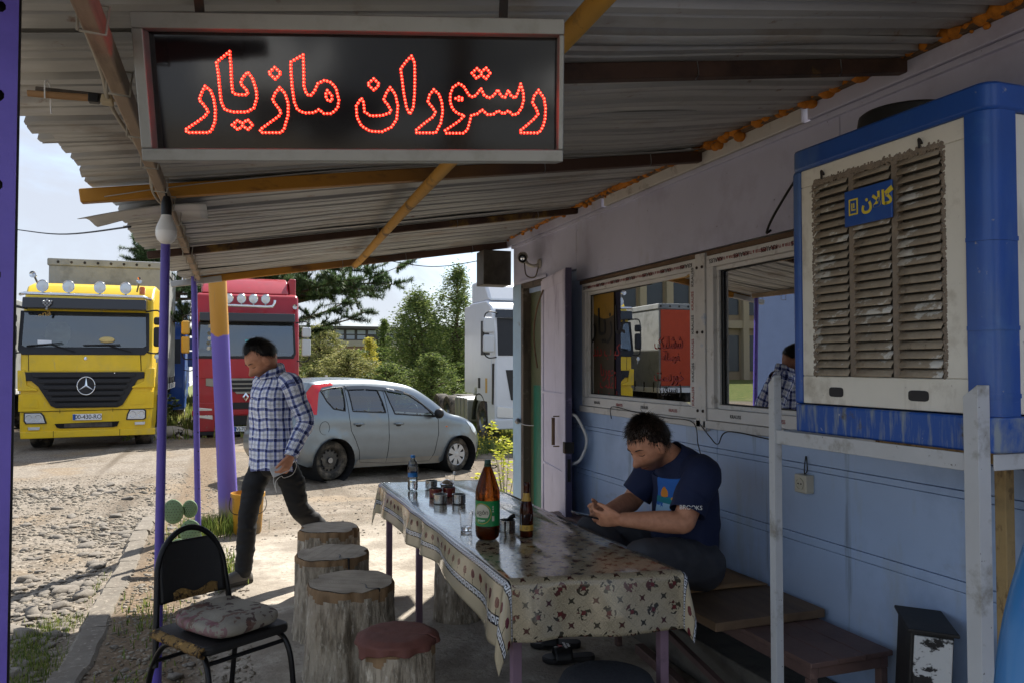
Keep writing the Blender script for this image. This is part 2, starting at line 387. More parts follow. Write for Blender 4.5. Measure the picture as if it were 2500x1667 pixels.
# ---- kerb
pm('kerb_concrete', '#716a5f', .9, var=.15, vscale=5, layers=[('#665e53', 9, .46, .66), ('#958c7e', 30, .56, .68)], bump=.6, bscale=45)
kerb = empty('kerb', (0, 0, 0), kind='structure', label='worn concrete kerb between gravel yard and terrace')
y = 2.9
while y < 9.3:
    ln = random.uniform(.55, .95); y1 = min(y+ln, 9.4); m = MB(); k = 8; M = None
    ox, tilt, dz = random.uniform(-.012, .012), random.uniform(-.02, .02), random.uniform(-.008, .01)
    rows = []
    for i in range(k+1):
        t = i/k; yy = y+.006+(y1-y-.012)*t; cx = -.75+ox-(.10*sstep(6.5, 9.4, yy)); zz = min(gz(-.6, yy), .0)+dz+.015
        e = [random.uniform(-.01, .01) for _ in range(4)]
        rows.append([(cx-.075+e[0], yy, zz-.22), (cx-.07+e[0], yy, zz-.022+e[2]*.4), (cx-.055+e[1], yy, zz-.004+e[2]*.5), (cx+.065+e[3], yy, zz-.004+e[1]*.6), (cx+.08+e[3], yy, zz-.022), (cx+.085, yy, zz-.22)])
    vs = [p for r in rows for p in r]; fs = []
    for i in range(k):
        for j in range(5): fs.append((i*6+j+1, i*6+j, (i+1)*6+j, (i+1)*6+j+1))
    fs += [tuple(range(6)), tuple(range(k*6, k*6+6))[::-1]]
    m.add(vs, fs); m.build('kerb_stone', 'kerb_concrete', kerb, smooth=True, ang=30); y = y1
# ---- grass
def fgrass(c1, c2, c3):
    def fn(nt, t, cur):
        N = nt.nodes; a = N.new('ShaderNodeNewGeometry'); r = N.new('ShaderNodeValToRGB'); e = r.color_ramp.elements
        e[0].color = C4(c1); e[1].color = C4(c3); q = e.new(.5); q.color = C4(c2); nt.links.new(a.outputs['Random Per Island'], r.inputs[0]); return r.outputs[0]
    return fn
pm('grass', '#5d7030', .6, fn=fgrass('#47591f', '#66793a', '#93924e'), spec=.3); pm('dry_grass', '#8f8a55', .7, fn=fgrass('#6f7440', '#8d8a55', '#a89c6c'), spec=.2)
pm('field_grass', '#7a8444', .7, fn=fgrass('#5f7034', '#7d8846', '#a7a263'), spec=.2)
for q_ in ('grass', 'dry_grass', 'field_grass'): translucent(q_, .4)
def blades(m, cx, cy, n, sx, sy, h0, h1, w=.004, lean=.6, z=None):
    for _ in range(n):
        x, y = random.gauss(cx, sx), random.gauss(cy, sy); h = random.uniform(h0, h1); a = random.random()*6.28; ln = random.random()*lean*h; zz = (gz(x, y)+gbump(x, y) if z is None else z)-.004
        dx, dy = math.cos(a)*ln, math.sin(a)*ln; b = random.random()*6.28; wx, wy = math.cos(b)*w, math.sin(b)*w
        m.add([(x-wx, y-wy, zz), (x+wx, y+wy, zz), (x+dx*.4+wx*.7, y+dy*.4+wy*.7, zz+h*.6), (x+dx*.4-wx*.7, y+dy*.4-wy*.7, zz+h*.6), (x+dx, y+dy, zz+h)], [(0, 1, 2, 3), (3, 2, 4)])
m = MB()
for yy in np.arange(4.0, 5.6, .07): blades(m, -1.02+.06*math.sin(yy*7), yy, 120, .07, .05, .015, .06, .0022)
blades(m, -.92, 4.1, 160, .03, .25, .015, .05, .003); blades(m, -.9, 6.3, 60, .02, .25, .02, .05, .003)
for a in [(-.2, 7.75, 800, .12, .13, .06, .2), (.02, 7.85, 420, .1, .1, .08, .24), (-.35, 7.3, 260, .12, .14, .04, .12), (-.12, 6.35, 300, .1, .2, .03, .1), (-.02, 6.05, 160, .07, .12, .03, .09), (-.45, 5.2, 200, .1, .3, .02, .07), (-.42, 4.1, 140, .1, .25, .02, .06), (-.05, 3.75, 120, .1, .1, .02, .06)]: blades(m, *a)
tag(m.build('grass', 'grass'), 'short green grass tufts along the kerb and posts', 'grass', kind='stuff')
m = MB()
for _ in range(16000):
    d = random.random(); y = 16.2+26*d**1.7; x = random.uniform(2.2, 6+.42*y); w = .012+.02*d
    if random.random() < .5: y = random.uniform(15.8, 22); x = random.uniform(3, 9.5)
    h = random.uniform(.05, .16) if y < 21 else random.uniform(.15, .5); a = random.random()*6.28; z = gz(x, y)
    m.add([(x-w, y, z), (x+w, y, z), (x+math.cos(a)*h*.4, y+math.sin(a)*h*.3, z+h)], [(0, 1, 2)])
for _ in range(5000):
    y = random.uniform(20, 40); x = random.uniform(-2.4, 3); h = random.uniform(.1, .4); z = gz(x, y); w = .02
    m.add([(x-w, y, z), (x+w, y, z), (x+random.uniform(-.1, .1), y, z+h)], [(0, 1, 2)])
tag(m.build('field_grass', 'field_grass'), 'rough green and straw grass in the field behind the car', 'grass', kind='stuff')
# ---------------------------------------------------------------- restaurant building
XW = 2.4
pm('wall_lilac', '#bcbdd2', .5, var=.07, vscale=1.2, layers=[('#9a95ab', 1.6, .52, .75), ('#a09da2', 3.4, .58, .8, (1, 1, .3)), ('#6d6878', 22, .66, .74), ('#4e4a50', 60, .70, .74)], bump=.16, bscale=1.6, bdist=.03)
pm('wall_blue', '#a6bad8', .45, var=.08, vscale=1.4, layers=[('#8398b8', 1.3, .48, .72), ('#9fa9b4', 5, .56, .75, (1, 1, .22)), ('#7d7f86', 2.6, .6, .8, (1, .5, 1)), ('#76808e', 8, .62, .74, (1, 1, .07)), ('#c3cddc', 3.7, .66, .78), ('#4a4f58', 28, .69, .74), ('#2f3238', 70, .72, .75)], bump=.16, bscale=1.6, bdist=.03)
pm('corner_blue', '#9db9cf', .5, var=.08, layers=[('#7f8f9c', 7, .6, .72)])
pm('white_pvc', '#c9c7c4', .45, var=.06, layers=[('#8e877e', 11, .58, .72), ('#5f574e', 30, .68, .76)])
pm('sill_white', '#c4c1bd', .5, var=.08, layers=[('#8b857c', 8, .55, .7), ('#8fa0bd', 3, .62, .7)])
pm('door_lilac', '#c9c4d6', .5, var=.07, layers=[('#8f86a0', 6, .55, .72, (1, 1, .3)), ('#4f4a55', 26, .7, .77)])
pm('door_edge', '#4b4560', .55, layers=[('#8a80a0', 12, .58, .7)])
pm('jamb_brown', '#5b5148', .7, layers=[('#2d2824', 10, .5, .68, (1, 1, .2)), ('#8e8579', 9, .6, .74)])
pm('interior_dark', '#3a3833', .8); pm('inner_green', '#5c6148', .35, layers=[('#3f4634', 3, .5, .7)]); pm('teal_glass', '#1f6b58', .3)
pm('foam', '#b5701d', .85, var=.2, vscale=20, layers=[('#6b3f12', 14, .55, .75)], bump=.5, bscale=60)
pm('wood_batten', '#6a5440', .8, layers=[('#3c2f24', 7, .45, .7, (1, .2, 1))], bump=.3)
def glass_mat(name, tint, refl, rough=.0, tcol=(1, 1, 1)):
    m = bpy.data.materials.new(name); m.use_nodes = True; nt = m.node_tree; N = nt.nodes; N.clear()
    g = N.new('ShaderNodeBsdfGlossy'); g.inputs['Roughness'].default_value = rough; g.inputs['Color'].default_value = (*tint, 1)
    tr = N.new('ShaderNodeBsdfTransparent'); tr.inputs['Color'].default_value = (*tcol, 1)
    lw = N.new('ShaderNodeFresnel'); lw.inputs['IOR'].default_value = 1.5
    a = N.new('ShaderNodeMath'); a.operation = 'ADD'; a.use_clamp = True; a.inputs[1].default_value = refl; nt.links.new(lw.outputs[0], a.inputs[0])
    x = N.new('ShaderNodeMixShader'); o = N.new('ShaderNodeOutputMaterial'); nt.links.new(a.outputs[0], x.inputs[0]); nt.links.new(tr.outputs[0], x.inputs[1]); nt.links.new(g.outputs[0], x.inputs[2]); nt.links.new(x.outputs[0], o.inputs[0]); MATS[name] = m
glass_mat('window_glass', (.95, .97, 1), .42, .004, (.6, .62, .62)); glass_mat('vehicle_glass', (.9, .95, 1), .10, .02, (.45, .52, .52)); glass_mat('lamp_glass', (1, 1, 1), .12, .02, (.9, .9, .9))
bld = empty('restaurant_building', (XW, 3, 0), label='single storey lilac and blue panel building along the right side', cat='building')
bld_inv = Matrix.Translation((-XW, -3, 0))
def bpart(m, name, mat, **k):
    m.v = [(x-XW, y-3, z) for x, y, z in m.v]; return m.build(name, mat, bld, **k)
WIN = [(3.66, 5.14), (2.06, 3.56)]; Z0, Z1 = 1.235, 2.105
ycols = [-1.6, .45, 2.0, 3.5, 5.28, 5.86]
for i in range(5):
    for z0, z1, dx in [(0.02, .7345, 0), (.7365, .7725, .003), (.7745, 1.0605, 0), (1.0625, 1.0885, .003), (1.0905, 1.19, 0)]:
        bpart(MB().b2((XW-dx, ycols[i]+.0015, z0), (XW+.045, ycols[i+1]-.0015, z1)), 'wall_panel', 'wall_blue', bevel=.003)
for y0, y1 in [(-1.6, 2.03), (5.17, 5.86)]: bpart(MB().b2((XW, y0, 1.194), (XW+.045, y1, 2.14)), 'wall_panel', 'wall_blue' if y0 > 2 else 'wall_lilac', bevel=.003)
for y0, y1 in [(-1.6, .45), (.45, 2.6), (2.6, 5.28), (5.28, 6.66)]:
    bpart(MB().b2((XW, y0+.0015, 2.235 if y0 > 5 else 2.145), (XW+.045, y1-.0015, 2.6)), 'wall_panel', 'wall_lilac', bevel=.003)
bpart(MB().b2((XW-.006, 6.44, 0), (XW+.05, 6.665, 2.235)), 'corner_trim', 'corner_blue', bevel=.006)
bpart(MB().b2((XW+.05, 6.60, 0), (XW+2.6, 6.665, 2.6)), 'end_wall', 'corner_blue', bevel=.004)
bpart(MB().b2((XW-.02, -1.6, 2.575), (XW+.04, 6.67, 2.60)), 'trim_strip', 'wall_lilac', bevel=.004)
for k in range(4): bpart(MB().b2((XW-.032, -1.2+2.0*k, 2.602), (XW+.03, .78+2.0*k-.02, 2.665+.004*k)), 'fascia_board', 'wall_lilac' if k % 2 else 'sill_white', bevel=.005)
# room behind
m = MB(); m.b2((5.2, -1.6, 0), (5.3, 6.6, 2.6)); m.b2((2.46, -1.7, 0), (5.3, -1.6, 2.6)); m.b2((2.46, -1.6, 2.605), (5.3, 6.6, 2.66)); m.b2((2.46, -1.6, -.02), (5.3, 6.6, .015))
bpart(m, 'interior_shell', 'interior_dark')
m = MB()
for y0, y1, z0, z1 in [(-1.6, 5.86, .0, 1.22), (-1.6, 6.6, 2.15, 2.6), (-1.6, 2.03, 1.22, 2.15), (5.17, 5.86, 1.22, 2.15)]: m.b2((XW+.0455, y0, z0), (XW+.07, y1, z1))
bpart(m, 'inner_lining', 'wall_blue')
# foam bead + batten along the roof junction
m = MB()
y = 1.2
while y < 6.75:
    r = .007+.024*random.random()**1.6
    if 2.3 < y < 2.75 or 4.25 < y < 4.5: r += .018*random.random()
    m.ball((XW-.035-r*.4, y, 2.684+.01*random.random()-(.03 if random.random() < .06 else 0)), (r*1.1, r*(.9+.5*random.random()), r), 8, 6); y += r*random.uniform(.5, 1.3)
bpart(m, 'insulation_foam', 'foam', smooth=2)
bpart(MB().bar((XW-.03, -1.2, 2.674), (XW-.03, 6.7, 2.674), .05, .016), 'batten', 'wood_batten')
# windows
pm('dark_sheet', '#3a3222', .5, layers=[('#2c261c', 3, .45, .7)]); pm('sheet_yellow', '#8c6a1e', .5, layers=[('#6d531b', 6, .5, .7)])
pm('tape_white', '#cfcdc8', .5); pm('pane_gasket', '#1c1c1c', .6)
for wi, (y0, y1) in enumerate(WIN):
    m = MB(); w = .062; X0, X1 = XW-.022, XW+.05
    for a, b in [((y0, Z0), (y1, Z0+w)), ((y0, Z1-w), (y1, Z1)), ((y0, Z0+w), (y0+w, Z1-w)), ((y1-w, Z0+w), (y1, Z1-w))]: m.b2((X0, a[0], a[1]), (X1, b[0], b[1]))
    fw = bpart(m, 'window', 'white_pvc', bevel=.004)
    def wp(m, name, mat, **k):
        m.v = [(x-XW, y-3, z) for x, y, z in m.v]; return m.build(name, mat, fw, **k)
    m = MB(); i0, i1, j0, j1 = y0+w, y1-w, Z0+w, Z1-w; q = .022
    for a, b in [((i0, j0), (i1, j0+q)), ((i0, j1-q), (i1, j1)), ((i0, j0+q), (i0+q, j1-q)), ((i1-q, j0+q), (i1, j1-q))]: m.b2((XW+.0, a[0], a[1]), (XW+.035, b[0], b[1]))
    wp(m, 'sash', 'white_pvc', bevel=.003)
    i0 += q; i1 -= q; j0 += q; j1 -= q; m = MB()
    for a, b in [((i0, j0), (i1, j0+.006)), ((i0, j1-.006), (i1, j1)), ((i0, j0), (i0+.006, j1)), ((i1-.006, j0), (i1, j1))]: m.b2((XW+.012, a[0], a[1]), (XW+.02, b[0], b[1]))
    wp(m, 'gasket', 'pane_gasket')
    yy0, yy1 = i0-.01, i1+.01
    tl_ = .029 if wi == 0 else .0126
    pn_ = MB().b2((XW+.018, yy0, j0-.01), (XW+.022, yy1, j1+.01)); pn_.v = [(x+(y-(yy0+yy1)/2)*tl_, y, z) for x, y, z in pn_.v]; wp(pn_, 'pane', 'window_glass')
    wp(MB().b2((XW-.03, y0-.05, Z0-.045), (XW+.04, y1+.03, Z0-.002)), 'sill', 'sill_white', bevel=.005)
    Mt = lambda y, z, x=XW-.0235: Matrix.Translation((-XW, -3, 0)) @ basis((x, y, z), (0, -1, 0), (0, 0, 1))
    # printed film tape on the frame
    for k in range(13):
        y = y1-.09-k*.108
        if y < y0+.06: break
        t = 'FENSTER & TUREN' if k % 2 else 'KRAUSS'
        text('lettering', t, 'red_letters' if k % 2 else 'black_letters', Mt(y, Z1-.03) @ Matrix.Rotation(math.pi, 4, 'Z'), .022 if k % 2 else .034, fw, .0006)
    for k in range(4): text('lettering', 'KRAUSS', 'red_letters' if k % 2 else 'black_letters', Mt(y1-.25-.33*k, Z0+.03), .026, fw, .0006)
    for k in range(6): text('lettering', 'KRAUSS', 'black_letters' if k % 2 else 'red_letters', Mt(y0+.03, Z0+.12+.13*k) @ Matrix.Rotation(math.pi/2, 4, 'Z'), .03, fw, .0006)
    # self-adhesive menu lettering on the pane
    Mg = lambda y, z: Mt(y, z, XW+.0118+(y-(yy0+yy1)/2)*tl_)
    if wi == 0:
        m = MB(); m.b2((XW+.0135, i1-.335, j0), (XW+.0155, i1, j1)); m.v = [(x+(y-(yy0+yy1)/2)*tl_, y, z) for x, y, z in m.v]; wp(m, 'dark_sheet', 'dark_sheet')  # dark matt sheet added over this end so the pane shows no reflection
        m = MB(); pts = [(i1-.42, j1), (i1, j1), (i1, j1-.13)]+[(i1-.42*t, j1-.13-.05*math.sin(math.pi*t)) for t in (.2, .4, .6, .8)]+[(i1-.42, j1-.10)]
        pts = [(max(a, i1-.335), b) for a, b in pts]; m.v = [(XW+.0128+(a-(yy0+yy1)/2)*tl_, a, b) for a, b in pts]; m.f = [tuple(range(len(pts)))]; m.mi = [0]; wp(m, 'sheet_header', 'sheet_yellow')
        for s, col, y, z, sz in [('\ufead\ufe8e\ufef3\u0632\ufe8e\ufee3', 'black_letters', i1-.26, j1-.21, .27), ('\ufeaa\ufee7\u062f \ufe8f\ufe8e\ufe92\ufedb', 'red_letters', i1-.21, j1-.40, .115), ('\ufe8e\ufe91\u0631\ufeee\ufb7c', 'red_letters', i1-.24, j1-.535, .12), ('\ufe96\ufee0\ufee3\u0627', 'red_letters', i1-.24, j1-.62, .115), ('\u0631\ufe8e\ufef4\ufea7  \ufe96\ufeb3\ufe8e\ufee3', 'red_letters', i1-.24, j1-.70, .075),
                               ('\ufb8f\ufef4\ufee0\ufeb7\ufeb7', 'red_letters', i1-1.07, j1-.37, .10), ('\ufeea\ufedf\ufe8e\ufeb3\ufeee\ufed4', 'red_letters', i1-1.09, j1-.45, .07), ('\ufe96\ufeb3\u0631\ufeee\ufea7', 'red_letters', i1-1.07, j1-.56, .10), ('( \ufef1\ufeb0\ufe92\ufeb3 )', 'black_letters', i1-1.07, j1-.635, .08)]:
            text('lettering', s, col, Mg(y, z), sz, fw, .0006)
    else:
        text('lettering', '\u063a', 'black_letters', Mg(i1-.43, j0+.12), .1, fw, .0006)
bpart(MB().b2((XW-.03, 3.565, Z0-.06), (XW+.04, 3.655, Z1+.02)), 'mullion_post', 'sill_white', bevel=.004)
m = MB()
for y in (3.585, 3.635):
    for z in (1.28, 1.7, 2.05): m.lathe([(.009, 0), (.007, .006), (0, .008)], 8, basis((XW-.03, y, z), (0, -1, 0), (0, 0, 1)))
bpart(m, 'mullion_screws', 'dark_metal')
bpart(MB().b2((XW-.012, 2.0, Z1+.003), (XW+.04, 5.2, Z1+.03)), 'lintel_strip', 'wood_batten', bevel=.004)
m = MB(); m.tube(smoothpath([(XW-.035, 4.65, 1.17), (XW-.045, 4.62, 1.25), (XW-.04, 4.3, 1.232), (XW-.04, 3.95, 1.222), (XW-.045, 3.66, 1.215), (XW-.04, 3.62, 1.1), (XW-.03, 3.58, .99), (XW-.03, 3.56, 1.02)]), .003, 6)
m.tube(smoothpath([(XW-.04, 3.6, 1.21), (XW-.045, 3.5, 1.15), (XW-.045, 3.43, 1.12), (XW-.04, 3.35, 1.19), (XW-.04, 3.0, 1.18), (XW-.04, 2.6, 1.17)]), .003, 6)
bpart(m, 'wire', 'cable', smooth=2)
# doorway
m = MB(); m.b2((XW-.012, 6.38, 0), (XW+.09, 6.44, 2.22)); m.b2((XW-.012, 5.86, 0), (XW+.09, 5.90, 2.22)); m.b2((XW-.012, 5.86, 2.19), (XW+.09, 6.44, 2.234))
dfr = bpart(m, 'door_frame', 'jamb_brown', bevel=.005)
bpart(MB().b2((XW+.06, 5.9, .02), (XW+.075, 6.38, 2.19)), 'inner_door', 'inner_green', bevel=.003)
bpart(MB().b2((XW+.054, 5.93, .25), (XW+.0595, 6.3, 1.35)), 'inner_glazing', 'teal_glass', bevel=.002)
hinge = Vector((XW-.02, 5.87, 0)); dd_ = Vector((-.135, -.79, 0)); wl = dd_.length; dx_ = dd_.normalized(); nrm = Vector((dx_.y, -dx_.x, 0))
if nrm.x > 0: nrm = -nrm
Md = bld_inv @ basis(hinge, dx_, (0, 0, 1))
if (Md.to_3x3() @ Vector((0, 0, 1))).x > 0: ZS = -1
else: ZS = 1
door = MB().b2((0, .04, -.02), (wl, 2.215, .02), Md).build('door', 'door_lilac', bld, bevel=.003)
MB().b2((wl+.001, .04, -.022), (wl+.012, 2.215, .022), Md).build('door_edge', 'door_edge', door, bevel=.002)
m = MB(); o = .021*ZS
for a in [((.0, .04), (.07, 2.2)), ((wl-.09, .04), (wl, 2.2)), ((.07, 1.30), (wl-.09, 1.32)), ((.07, 2.12), (wl-.09, 2.2)), ((.07, .04), (wl-.09, .14)), ((.07, .74), (wl-.09, .76))]:
    m.b2((a[0][0], a[0][1], min(o, o+.006*ZS)), (a[1][0], a[1][1], max(o, o+.006*ZS)), Md)
m.build('door_rail', 'door_lilac', door, bevel=.002)
m = MB(); hx = wl-.2; m.tube([Md @ Vector((hx, .93, .02*ZS)), Md @ Vector((hx, .93, .065*ZS))], .005, 6); m.tube([Md @ Vector((hx, 1.15, .02*ZS)), Md @ Vector((hx, 1.15, .065*ZS))], .005, 6)
m.tube([Md @ Vector((hx, .94, .065*ZS)), Md @ Vector((hx, 1.14, .065*ZS))], .013, 10); m.build('handle', 'wood_batten', door, smooth=True)
m = MB(); m.tube(smoothpath([Md @ Vector(p) for p in [(wl-.03, .82, -.03*ZS), (wl+.03, .86, -.08*ZS), (wl+.05, 1.0, -.12*ZS), (wl+.02, 1.15, -.06*ZS), (wl-.02, 1.17, -.03*ZS)]]), .011, 8); m.build('pull_bar', 'white_pvc', door, smooth=2)
m = MB(); m.b2((wl-.03, .9, -.035), (wl+.025, .98, .035), Md); m.b2((wl+.012, .70, -.012), (wl+.018, .86, .012), Md); m.build('lock', 'dark_metal', door, bevel=.004)
m = MB(); m.tube(smoothpath([Md @ Vector(p) for p in [(.1, 2.12, .03*ZS), (.03, 2.0, .06*ZS), (-.06, 1.84, .07*ZS), (-.1, 1.68, .06*ZS), (-.08, 1.5, .04*ZS)]]), .007, 6); m.build('door_stay', 'wood_batten', door, smooth=2)
bpart(MB().b2((XW-.014, 5.85, 2.236), (XW+.02, 6.5, 2.262)), 'drip_strip', 'wall_lilac', bevel=.003)
m = MB(); m.tube(smoothpath([(XW-.03, 6.46, 1.02), (XW-.06, 6.2, 1.015), (XW-.08, 5.95, 1.03)]), .004, 6); m.ball((XW-.03, 6.47, 1.03), .028, 8, 6); bpart(m, 'door_wire', 'steel', smooth=2)
# hanging sheet-metal duct at the corner
pm('dull_zinc', '#57534c', .55, .6, layers=[('#3c3833', 5, .45, .7)], bump=.1, bscale=9)
m = MB(); m.b2((2.12, 6.68, 2.245), (2.385, 6.9, 2.56)); tag(m.build('sheet_metal_downpipe', 'dull_zinc', bevel=.006), 'dark sheet metal box hanging under the roof at the building corner', 'duct')
# CCTV camera
pm('cctv_grey', '#a9a59d', .4, .2, var=.08)
cc = empty('security_camera', (XW-.005, 6.0, 2.36), label='grey bullet security camera above the door', cat='camera')
MB().lathe([(.0, 0), (.04, 0), (.038, .014), (0, .016)], 16, basis((0, 0, 0), (0, 1, 0), (0, 0, 1)) @ Matrix.Rotation(math.pi, 4, 'X')).build('mount', 'cctv_grey', cc, smooth=True)
MB().tube(smoothpath([(0, 0, 0), (-.05, .0, -.02), (-.09, .03, -.005), (-.11, .06, .03)]), .014, 10).build('arm', 'cctv_grey', cc, smooth=True)
q = Vector((-.35, -.9, -.18)).normalized(); ctr = Vector((-.12, .09, .055))
Mq = basis(ctr, q.cross(Vector((0, 0, 1))), Vector((0, 0, 1))-q*q.z); Mq = Mq if (Mq.to_3x3() @ Vector((0, 0, 1))).dot(q) > 0 else basis(ctr, -q.cross(Vector((0, 0, 1))), Vector((0, 0, 1))-q*q.z)
bd = MB().lathe([(0, -.1), (.036, -.1), (.04, -.09), (.04, .09), (.036, .095), (.034, .08)], 20, Mq, cap=False).build('body', 'cctv_grey', cc, smooth=True)
MB().lathe([(0, .082), (.034, .082)], 20, Mq).build('lens_plate', 'black_plastic', bd); MB().lathe([(.018, .083), (.016, .092), (0, .09)], 16, Mq).build('lens', 'chrome', bd, smooth=True)
m = MB(); m.grid(lambda u, v: tuple(Mq @ Vector((.047*math.cos(math.pi*u), .047*math.sin(math.pi*u), -.1+.23*v))), 12, 1); m.build('sun_shield', 'cctv_grey', cc, smooth=True, solid=.003)
MB().tube(smoothpath([(-.1, .1, .02), (-.09, .08, -.09), (-.04, .02, -.11), (-.02, 0, -.05), (-.01, 0, -.01)]), .006, 6).build('cable_loop', 'jamb_brown', cc, smooth=2)
# socket
skt = empty('wall_socket', (XW, 2.815, 1.005), label='small white electrical socket box on the blue wall', cat='socket')
pm('socket_white', '#b9b4a4', .5)
MB().b2((-.045, -.038, -.04), (0, .038, .04)).build('body', 'socket_white', skt, bevel=.005)
MB().lathe([(.026, 0), (.026, .005), (.022, .005), (.021, .0005), (0, .0005)], 20, basis((-.0455, 0, 0), (0, -1, 0), (0, 0, 1))).build('face_ring', 'socket_white', skt, smooth=True)
m = MB()
for dy in (-.009, .009): m.lathe([(.0035, 0), (.0035, .002), (0, .002)], 8, basis((-.0468, dy, 0), (0, -1, 0), (0, 0, 1)))
m.build('socket_hole', 'black_plastic', skt)
m = MB(); m.tube(smoothpath([(-.02, 0, .04), (-.015, .006, .07), (-.012, .0, .12)]), .0025, 6); m.tube(smoothpath([(-.02, 0, .04), (-.015, -.012, .06), (-.012, -.004, .12)]), .0025, 6); m.build('lead', 'cable', skt)
# ---------------------------------------------------------------- canopy
pm('zinc_sheet', '#a9a9a6', .45, .2, layers=[('#8a8b8b', 1.3, .45, .65, (.25, 3, 1), .5), ('#8f8273', 2.3, .54, .74, (1, 1, 1), .75), ('#7a5a44', 9, .63, .74, (1, 1, 1), .85)], bump=.12, bscale=4, bdist=.02)
pm('purlin_rust', '#4a352a', .7, .2, layers=[('#33241d', 5, .45, .65), ('#8a6a2e', 3, .58, .68)], bump=.15)
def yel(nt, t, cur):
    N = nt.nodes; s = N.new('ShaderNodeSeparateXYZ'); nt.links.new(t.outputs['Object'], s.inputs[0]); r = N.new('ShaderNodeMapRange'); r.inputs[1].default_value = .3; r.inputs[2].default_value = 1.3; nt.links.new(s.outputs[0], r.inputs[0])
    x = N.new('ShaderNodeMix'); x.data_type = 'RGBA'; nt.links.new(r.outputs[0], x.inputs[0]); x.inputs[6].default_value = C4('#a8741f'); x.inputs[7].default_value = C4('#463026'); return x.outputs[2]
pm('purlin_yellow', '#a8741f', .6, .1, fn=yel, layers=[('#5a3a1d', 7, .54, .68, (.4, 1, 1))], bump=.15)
pm('yellow_pole', '#b98a35', .7, layers=[('#5e4526', 6, .55, .68), ('#2e2216', 17, .62, .7)], bump=.2, bscale=30)
pm('rafter_wood', '#9a8672', .8, layers=[('#5f4d3e', 9, .5, .7, (1, .15, 1)), ('#c0ad98', 14, .6, .72, (1, .2, 1))], bump=.3, bscale=25)
can = empty('canopy', (0, 0, 2.2), label='sloping corrugated metal canopy with rusty purlins over the terrace', cat='canopy')
def zl(y): return 2.262-.05*sstep(3.75, 4.1, y)+.03*sstep(5.5, 7.2, y)
def zroof(x, y): return zl(y)+(2.69-.02*sstep(5, 7, y)-zl(y))*(x+.55)/2.95
def sheet(y0, y1, xl, skew=0., dz=0., seed=0, droop=0.):
    P = .19; prof = []; y = y0
    while y < y1:
        for a, h in ((0, 0), (.055, 0), (.075, .028), (.095, .028), (.115, 0), (.15, .0), (.155, .006), (.165, .006), (.17, 0)):
            if y+a <= y1: prof.append((y+a, h))
        y += P
    k = 16; m = MB(); vs = []
    for j, (yy, h) in enumerate(prof):
        for i in range(k+1):
            t = i/k; edge = xl+.03*noise.noise(Vector((yy*3, seed, 0)))+(.012 if j % 9 in (2, 3) else 0); x = edge+(2.43-edge)*t; n = noise.noise(Vector((x*1.4, yy*1.2, seed*2.3)))*.012
            vs.append((x, yy+skew*(1-t), zroof(x, yy)+h+n+dz-droop*(1-t)**6*sstep(y1, y0, yy)-2.2))
    n = len(prof); m.add(vs, [(j*(k+1)+i, j*(k+1)+i+1, (j+1)*(k+1)+i+1, (j+1)*(k+1)+i) for j in range(n-1) for i in range(k)])
    return m.build('roof_sheet', 'zinc_sheet', can, smooth=True, solid=.0016, ang=25)
ysh = [1.02, 1.40, 2.06, 2.85, 3.58, 4.3, 5.08, 5.9, 6.62, 7.12]
xls = [-.6, -.57, -.6, -.56, -.50, -.52, -.46, -.47, -.42]
for i in range(9): sheet(ysh[i]-.03, ysh[i+1]+.11, xls[i], skew=random.uniform(-.03, .03), dz=.006*(i % 2), seed=i, droop=.05 if i == 4 else 0)
# torn, folded sheet corner
m = MB(); m.grid(lambda u, v: (-.62+.50*u+.05*v*(1-u), 3.66+.40*v, .035-.10*(1-u)**1.5*(1-.5*v)+.03*math.sin(u*5+v*7)*(1-u)*v), 12, 10); m.build('torn_sheet', 'zinc_sheet', can, smooth=True, solid=.0016)
for p, q, w, h, mt in [((-.12, 2.24), (2.4, 2.24), .045, .055, 'purlin_rust'), ((-.60, 3.6), (2.4, 3.6), .05, .058, 'purlin_yellow'), ((-.50, 5.2), (2.4, 5.2), .04, .045, 'purlin_rust'), ((-.34, 7.16), (2.4, 6.78), .045, .06, 'purlin_yellow')]:
    zz = lambda a: zroof(a[0], a[1])-h/2-.008-2.2
    MB().bar((*p, zz(p)), (*q, zz(q)), w, h).build('purlin', mt, can, bevel=.006)
    for x in (.9, 1.45, 2.05):
        mm = MB(); y = p[1]+(q[1]-p[1])*(x-p[0])/(q[0]-p[0]); z = zroof(x, y)-2.21; mm.tube(smoothpath([(x, y-w/2-.004, z), (x+.005, y-w/2-.004, z-h*.8), (x-.01, y-w/2-.01, z-h-.012)], 4), .0022, 5); mm.build('tie_wire', 'steel', can)
MB().bar((-.262, 1.15, -.005), (-.285, 7.02, .055), .036, .05).build('rafter', 'rafter_wood', can, bevel=.006)
MB().tube(smoothpath([(.76, .9, .165), (.815, 2.5, .16), (.86, 4.2, .15), (.945, 6.05, .16), (.965, 6.66, .165)], 5), .027, 12).build('round_pole', 'yellow_pole', can, smooth=True)
MB().bar((-.5, 7.14, zroof(-.5, 7.14)-2.2-.05), (-.1, 7.12, zroof(-.1, 7.12)-2.2-.045), .05, .05).build('end_bracket', 'zinc_sheet', can, bevel=.004)
m = MB(); m.tube(smoothpath([(-.285, 1.1, .03), (-.3, 2.0, .025), (-.31, 2.3, .01), (-.29, 3.0, .035), (-.31, 3.5, .02), (-.25, 4.3, .03), (-.3, 5.2, .03), (-.3, 6.9, .05)]), .006, 6)
for y in np.arange(1.3, 7, .37): m.tube([(-.285, y, -.03), (-.24, y+.01, -.03), (-.235, y+.015, .03), (-.29, y+.01, .03), (-.288, y, -.03)], .003, 5)
m.build('roof_cable', 'pale_cable', can, smooth=2)
